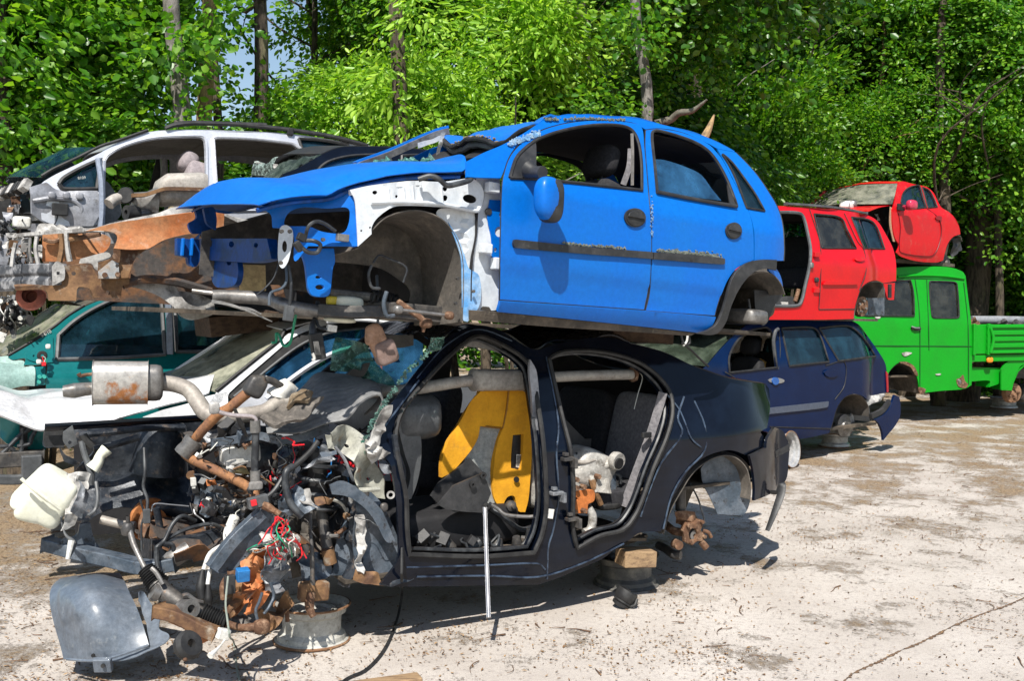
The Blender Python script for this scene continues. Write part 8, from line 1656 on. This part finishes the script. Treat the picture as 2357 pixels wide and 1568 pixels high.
# load on the bed
o=MB().tube([TKf.M@TKf.hit(*Z('D',p)[0],.6) for p in ((1785,838),(1930,838),(2150,842))],.07,n=18,smooth=1).out('grey_pipe',M('galvanised pipe',(.26,.27,.29),(.18,.19,.21),sc=5,rough=.5)); props(o,'thick light grey pipe lying along the bed of the green truck','pipe')
for k,(x,lab) in enumerate(((1800,'brown rusty scrap piece nearest the cab on the truck bed'),(1960,'dark pointed scrap piece in the middle of the truck bed'),(2040,'dark pointed scrap piece on the truck bed at the right photo edge'))):
    o=MB().crump(*[TKf.M@TKf.hit(*Z('D',p)[0],.3) for p in ((x-40,862),(x,815 if k==0 else 830),(x+35,862),(x,870))],.06,8,6,k).out('scrap_piece',[rust,steeld,steeld][k],solid=.03); props(o,lab,'scrap metal',group='scrap on the truck bed')
# ===== red coupe on the truck cab
CPf=Fr((7.04,15.8,2.40),35,1.5,0,1.74,sfac(.82,.45,.3,.15,.25))
cp_=thing('red_coupe','small red coupe with dirty windscreen, headlights missing, sitting on the green truck cab','car',CPf)
co_=D_((1366,250,1),(1376,215),(1388,160),(1398,112),(1425,102),(1480,116),(1545,130),(1585,165),(1620,235),(1660,262),(1695,295),(1718,340),(1726,382,1),(1690,395),(1662,430),(1645,480),(1635,520,1),(1600,532),(1500,526),(1415,502),(1388,480,1),(1402,440),(1380,400),(1368,330))
c1=D_((1410,215,1),(1420,170),(1445,140),(1480,125),(1510,128),(1530,190),(1545,240,1),(1440,246)); c2=D_((1525,132,1),(1560,150),(1585,190),(1603,236,1),(1555,242,1))
cb=shell(CPf,cp_,redd,co_,[c1,c2],roof=D_((1398,112),(1425,102),(1480,116),(1545,130)),glasses=[(c1,glassd),(c2,glassd)],g=.07,crown=.05,far=True,ws=D_((1370,222),(1380,190),(1388,160),(1398,112)),wsm=glassdirty,wsoff=(.38,.12))
wn_=[CPf.hit(*Z('D',p)[0]) for p in ((1545,130),(1585,165),(1620,235),(1660,262),(1695,295),(1718,340),(1726,382))]
loft(CPf,'rear_body',[wn_,[Vector((p.x+.1,.81,p.z+.02)) for p in wn_],mirr(CPf,wn_)],redd,cp_)
MB().tube([p+Vector((0,-.004,0)) for p in CPf.S(D_((1398,270),(1408,350),(1402,430),(1412,480),(1560,500),(1600,470),(1625,380),(1612,300),(1545,242)))],.007,n=6).out('door_gap_line',M('dark red gap',(.12,.0,.005)),cb,CPf)
MB().sell(CPf.hit(*Z('D',(1470,226))[0],-.16),(.20,.12,.15),.7,.7).tube([CPf.hit(*Z('D',(1440,236))[0],-.1),CPf.hit(*Z('D',(1412,238))[0],.0)],.03).out('door_mirror',M('pinkish red paint',(.55,.03,.08),rough=.3,coat=.5),cp_,CPf)
MB().box(CPf.hit(*Z('D',(1412,238))[0],-.03),(.16,.04,.10)).out('mirror_base',rubber,cp_,CPf,bev=.01)
panel(CPf,'door_handle',circ('D',1608,296,17,11,10,4),M('dark red recess',(.25,.005,.01),rough=.4),cp_,g=.06,thick=.02,dy=-.02)
barrel(CPf,'rear_wheelhouse','D',[(1636,520),(1646,480),(1664,432),(1692,398),(1725,388),(1738,420)],.05,.5,liner,cp_)
MB().crump(*[CPf.hit(*Z('D',p)[0],.1) for p in ((1690,400),(1735,400),(1735,470),(1700,510))],.06,8,8,1).out('arch_liner_flap',plast,cp_,CPf,solid=.01)
MB().lathe([(0,-.05),(.04,-.05),(.06,0),(.13,.01),(.13,.05)],CPf.hit(*Z('D',(1650,535))[0],.2),(0,1,0),n=22).out('rear_brake_drum',steeld,cp_,CPf)
panel(CPf,'front_cavity',D_((1295,240,1),(1372,228,1),(1378,330),(1395,400),(1402,440),(1385,480,1),(1340,430),(1310,350)),rubber,cp_,f=.3,g=.08,thick=.1)
panel(CPf,'torn_wing_edge',D_((1355,235,1),(1395,262),(1372,280),(1366,320),(1380,420),(1370,420,1),(1352,330)),M('scuffed tan primer',(.4,.25,.16),rough=.7),cp_,f=.02,g=.06,thick=.01)
MB().crump(*[CPf.hit(*Z('D',p)[0],.3) for p in ((1285,275),(1330,260),(1345,300),(1295,305))],.05,8,6,1).out('white_lamp_bracket',ash,cp_,CPf,solid=.01)
mb=[CPf.hit(*Z('D',p)[0],.1) for p in ((1240,262),(1300,240),(1370,228))]
loft(CPf,'bonnet_and_scuttle',[mb,[Vector((p.x-.12,.81,p.z+.03)) for p in mb],mirr(CPf,mb)],redd,cp_,nu=10,nv=14)
for (x,y,m_) in ((1125,240,whitepl),(1180,240,rubber),(1210,235,rubber),(1240,262,redd),(1265,250,rubber),(1150,235,steel)): MB().sell(CPf.hit(*Z('D',(x,y))[0],.6),(.26,.2,.14),.6,.6,rot(0,rn.uniform(-30,30),20)).out('bay_part',m_,cp_,CPf)
panel(CPf,'near_bay_side',D_((1120,250,1),(1290,245,1),(1310,380,1),(1200,400,1)),rubber,cp_,f=.4,g=.1)
panel(CPf,'underside',[(-2.6,.15),(0.2,.15),(0.2,1.5),(-2.6,1.5)],underbody,cp_,f=.1,ax=2,local=True,g=.3,n=1,thick=.05)
seat(CPf,cp_,-.7,.45,.45,interior,h=.4); seat(CPf,cp_,-.7,1.2,.45,interior,h=.4)
# ---------- broken branches and wood blocks
o=MB().tube([wp(1600,258,11.5) if 0 else wpd('K',690,560,12.4),wpd('K',760,540,12.4),wpd('K',800,510,12.3),wpd('K',860,500,12.2),wpd('K',925,450,12.1)],[.05,.05,.045,.04,.03,.012],n=10).out('broken_branch',M('peeling grey branch',(.16,.15,.12),(.07,.05,.04),sc=9,rough=.9,bump=.006,bsc=20)); props(o,'bare crooked grey branch sticking up behind the blue hatchback roof','branch')
o=MB().tube([wpd('K',895,650,11.8),wpd('K',930,590,11.8),wpd('K',958,518,11.8)],[.04,.05,.035,.01],n=9).out('snapped_stump',M('split orange wood',(.42,.28,.14),(.22,.15,.09),sc=14,rough=.9,bump=.004)); props(o,'short snapped branch stump with split orange wood behind the blue roof','branch')
def wblk(k,x,y,fr,d,sz,R,lab,mat): block(lab,tuple(fr.M@fr.hit(*Z(k,(x,y))[0],d)),sz,R,mat)
wblk('G',625,105,WHf,.75,(.42,.5,.15),rot(0,-6,30),'dark wood block under the burnt car, left of two on the white car roof',woodd)
wblk('G',1010,105,WHf,.75,(.40,.5,.15),rot(0,10,30),'dark wood block under the burnt car, right of two on the white car roof',woodd)
wblk('C',1030,1535,K,.5,(.5,.35,.1),rot(0,4,30),'dark flat wood block between the black sedan roof and the blue hatchback',woodd)
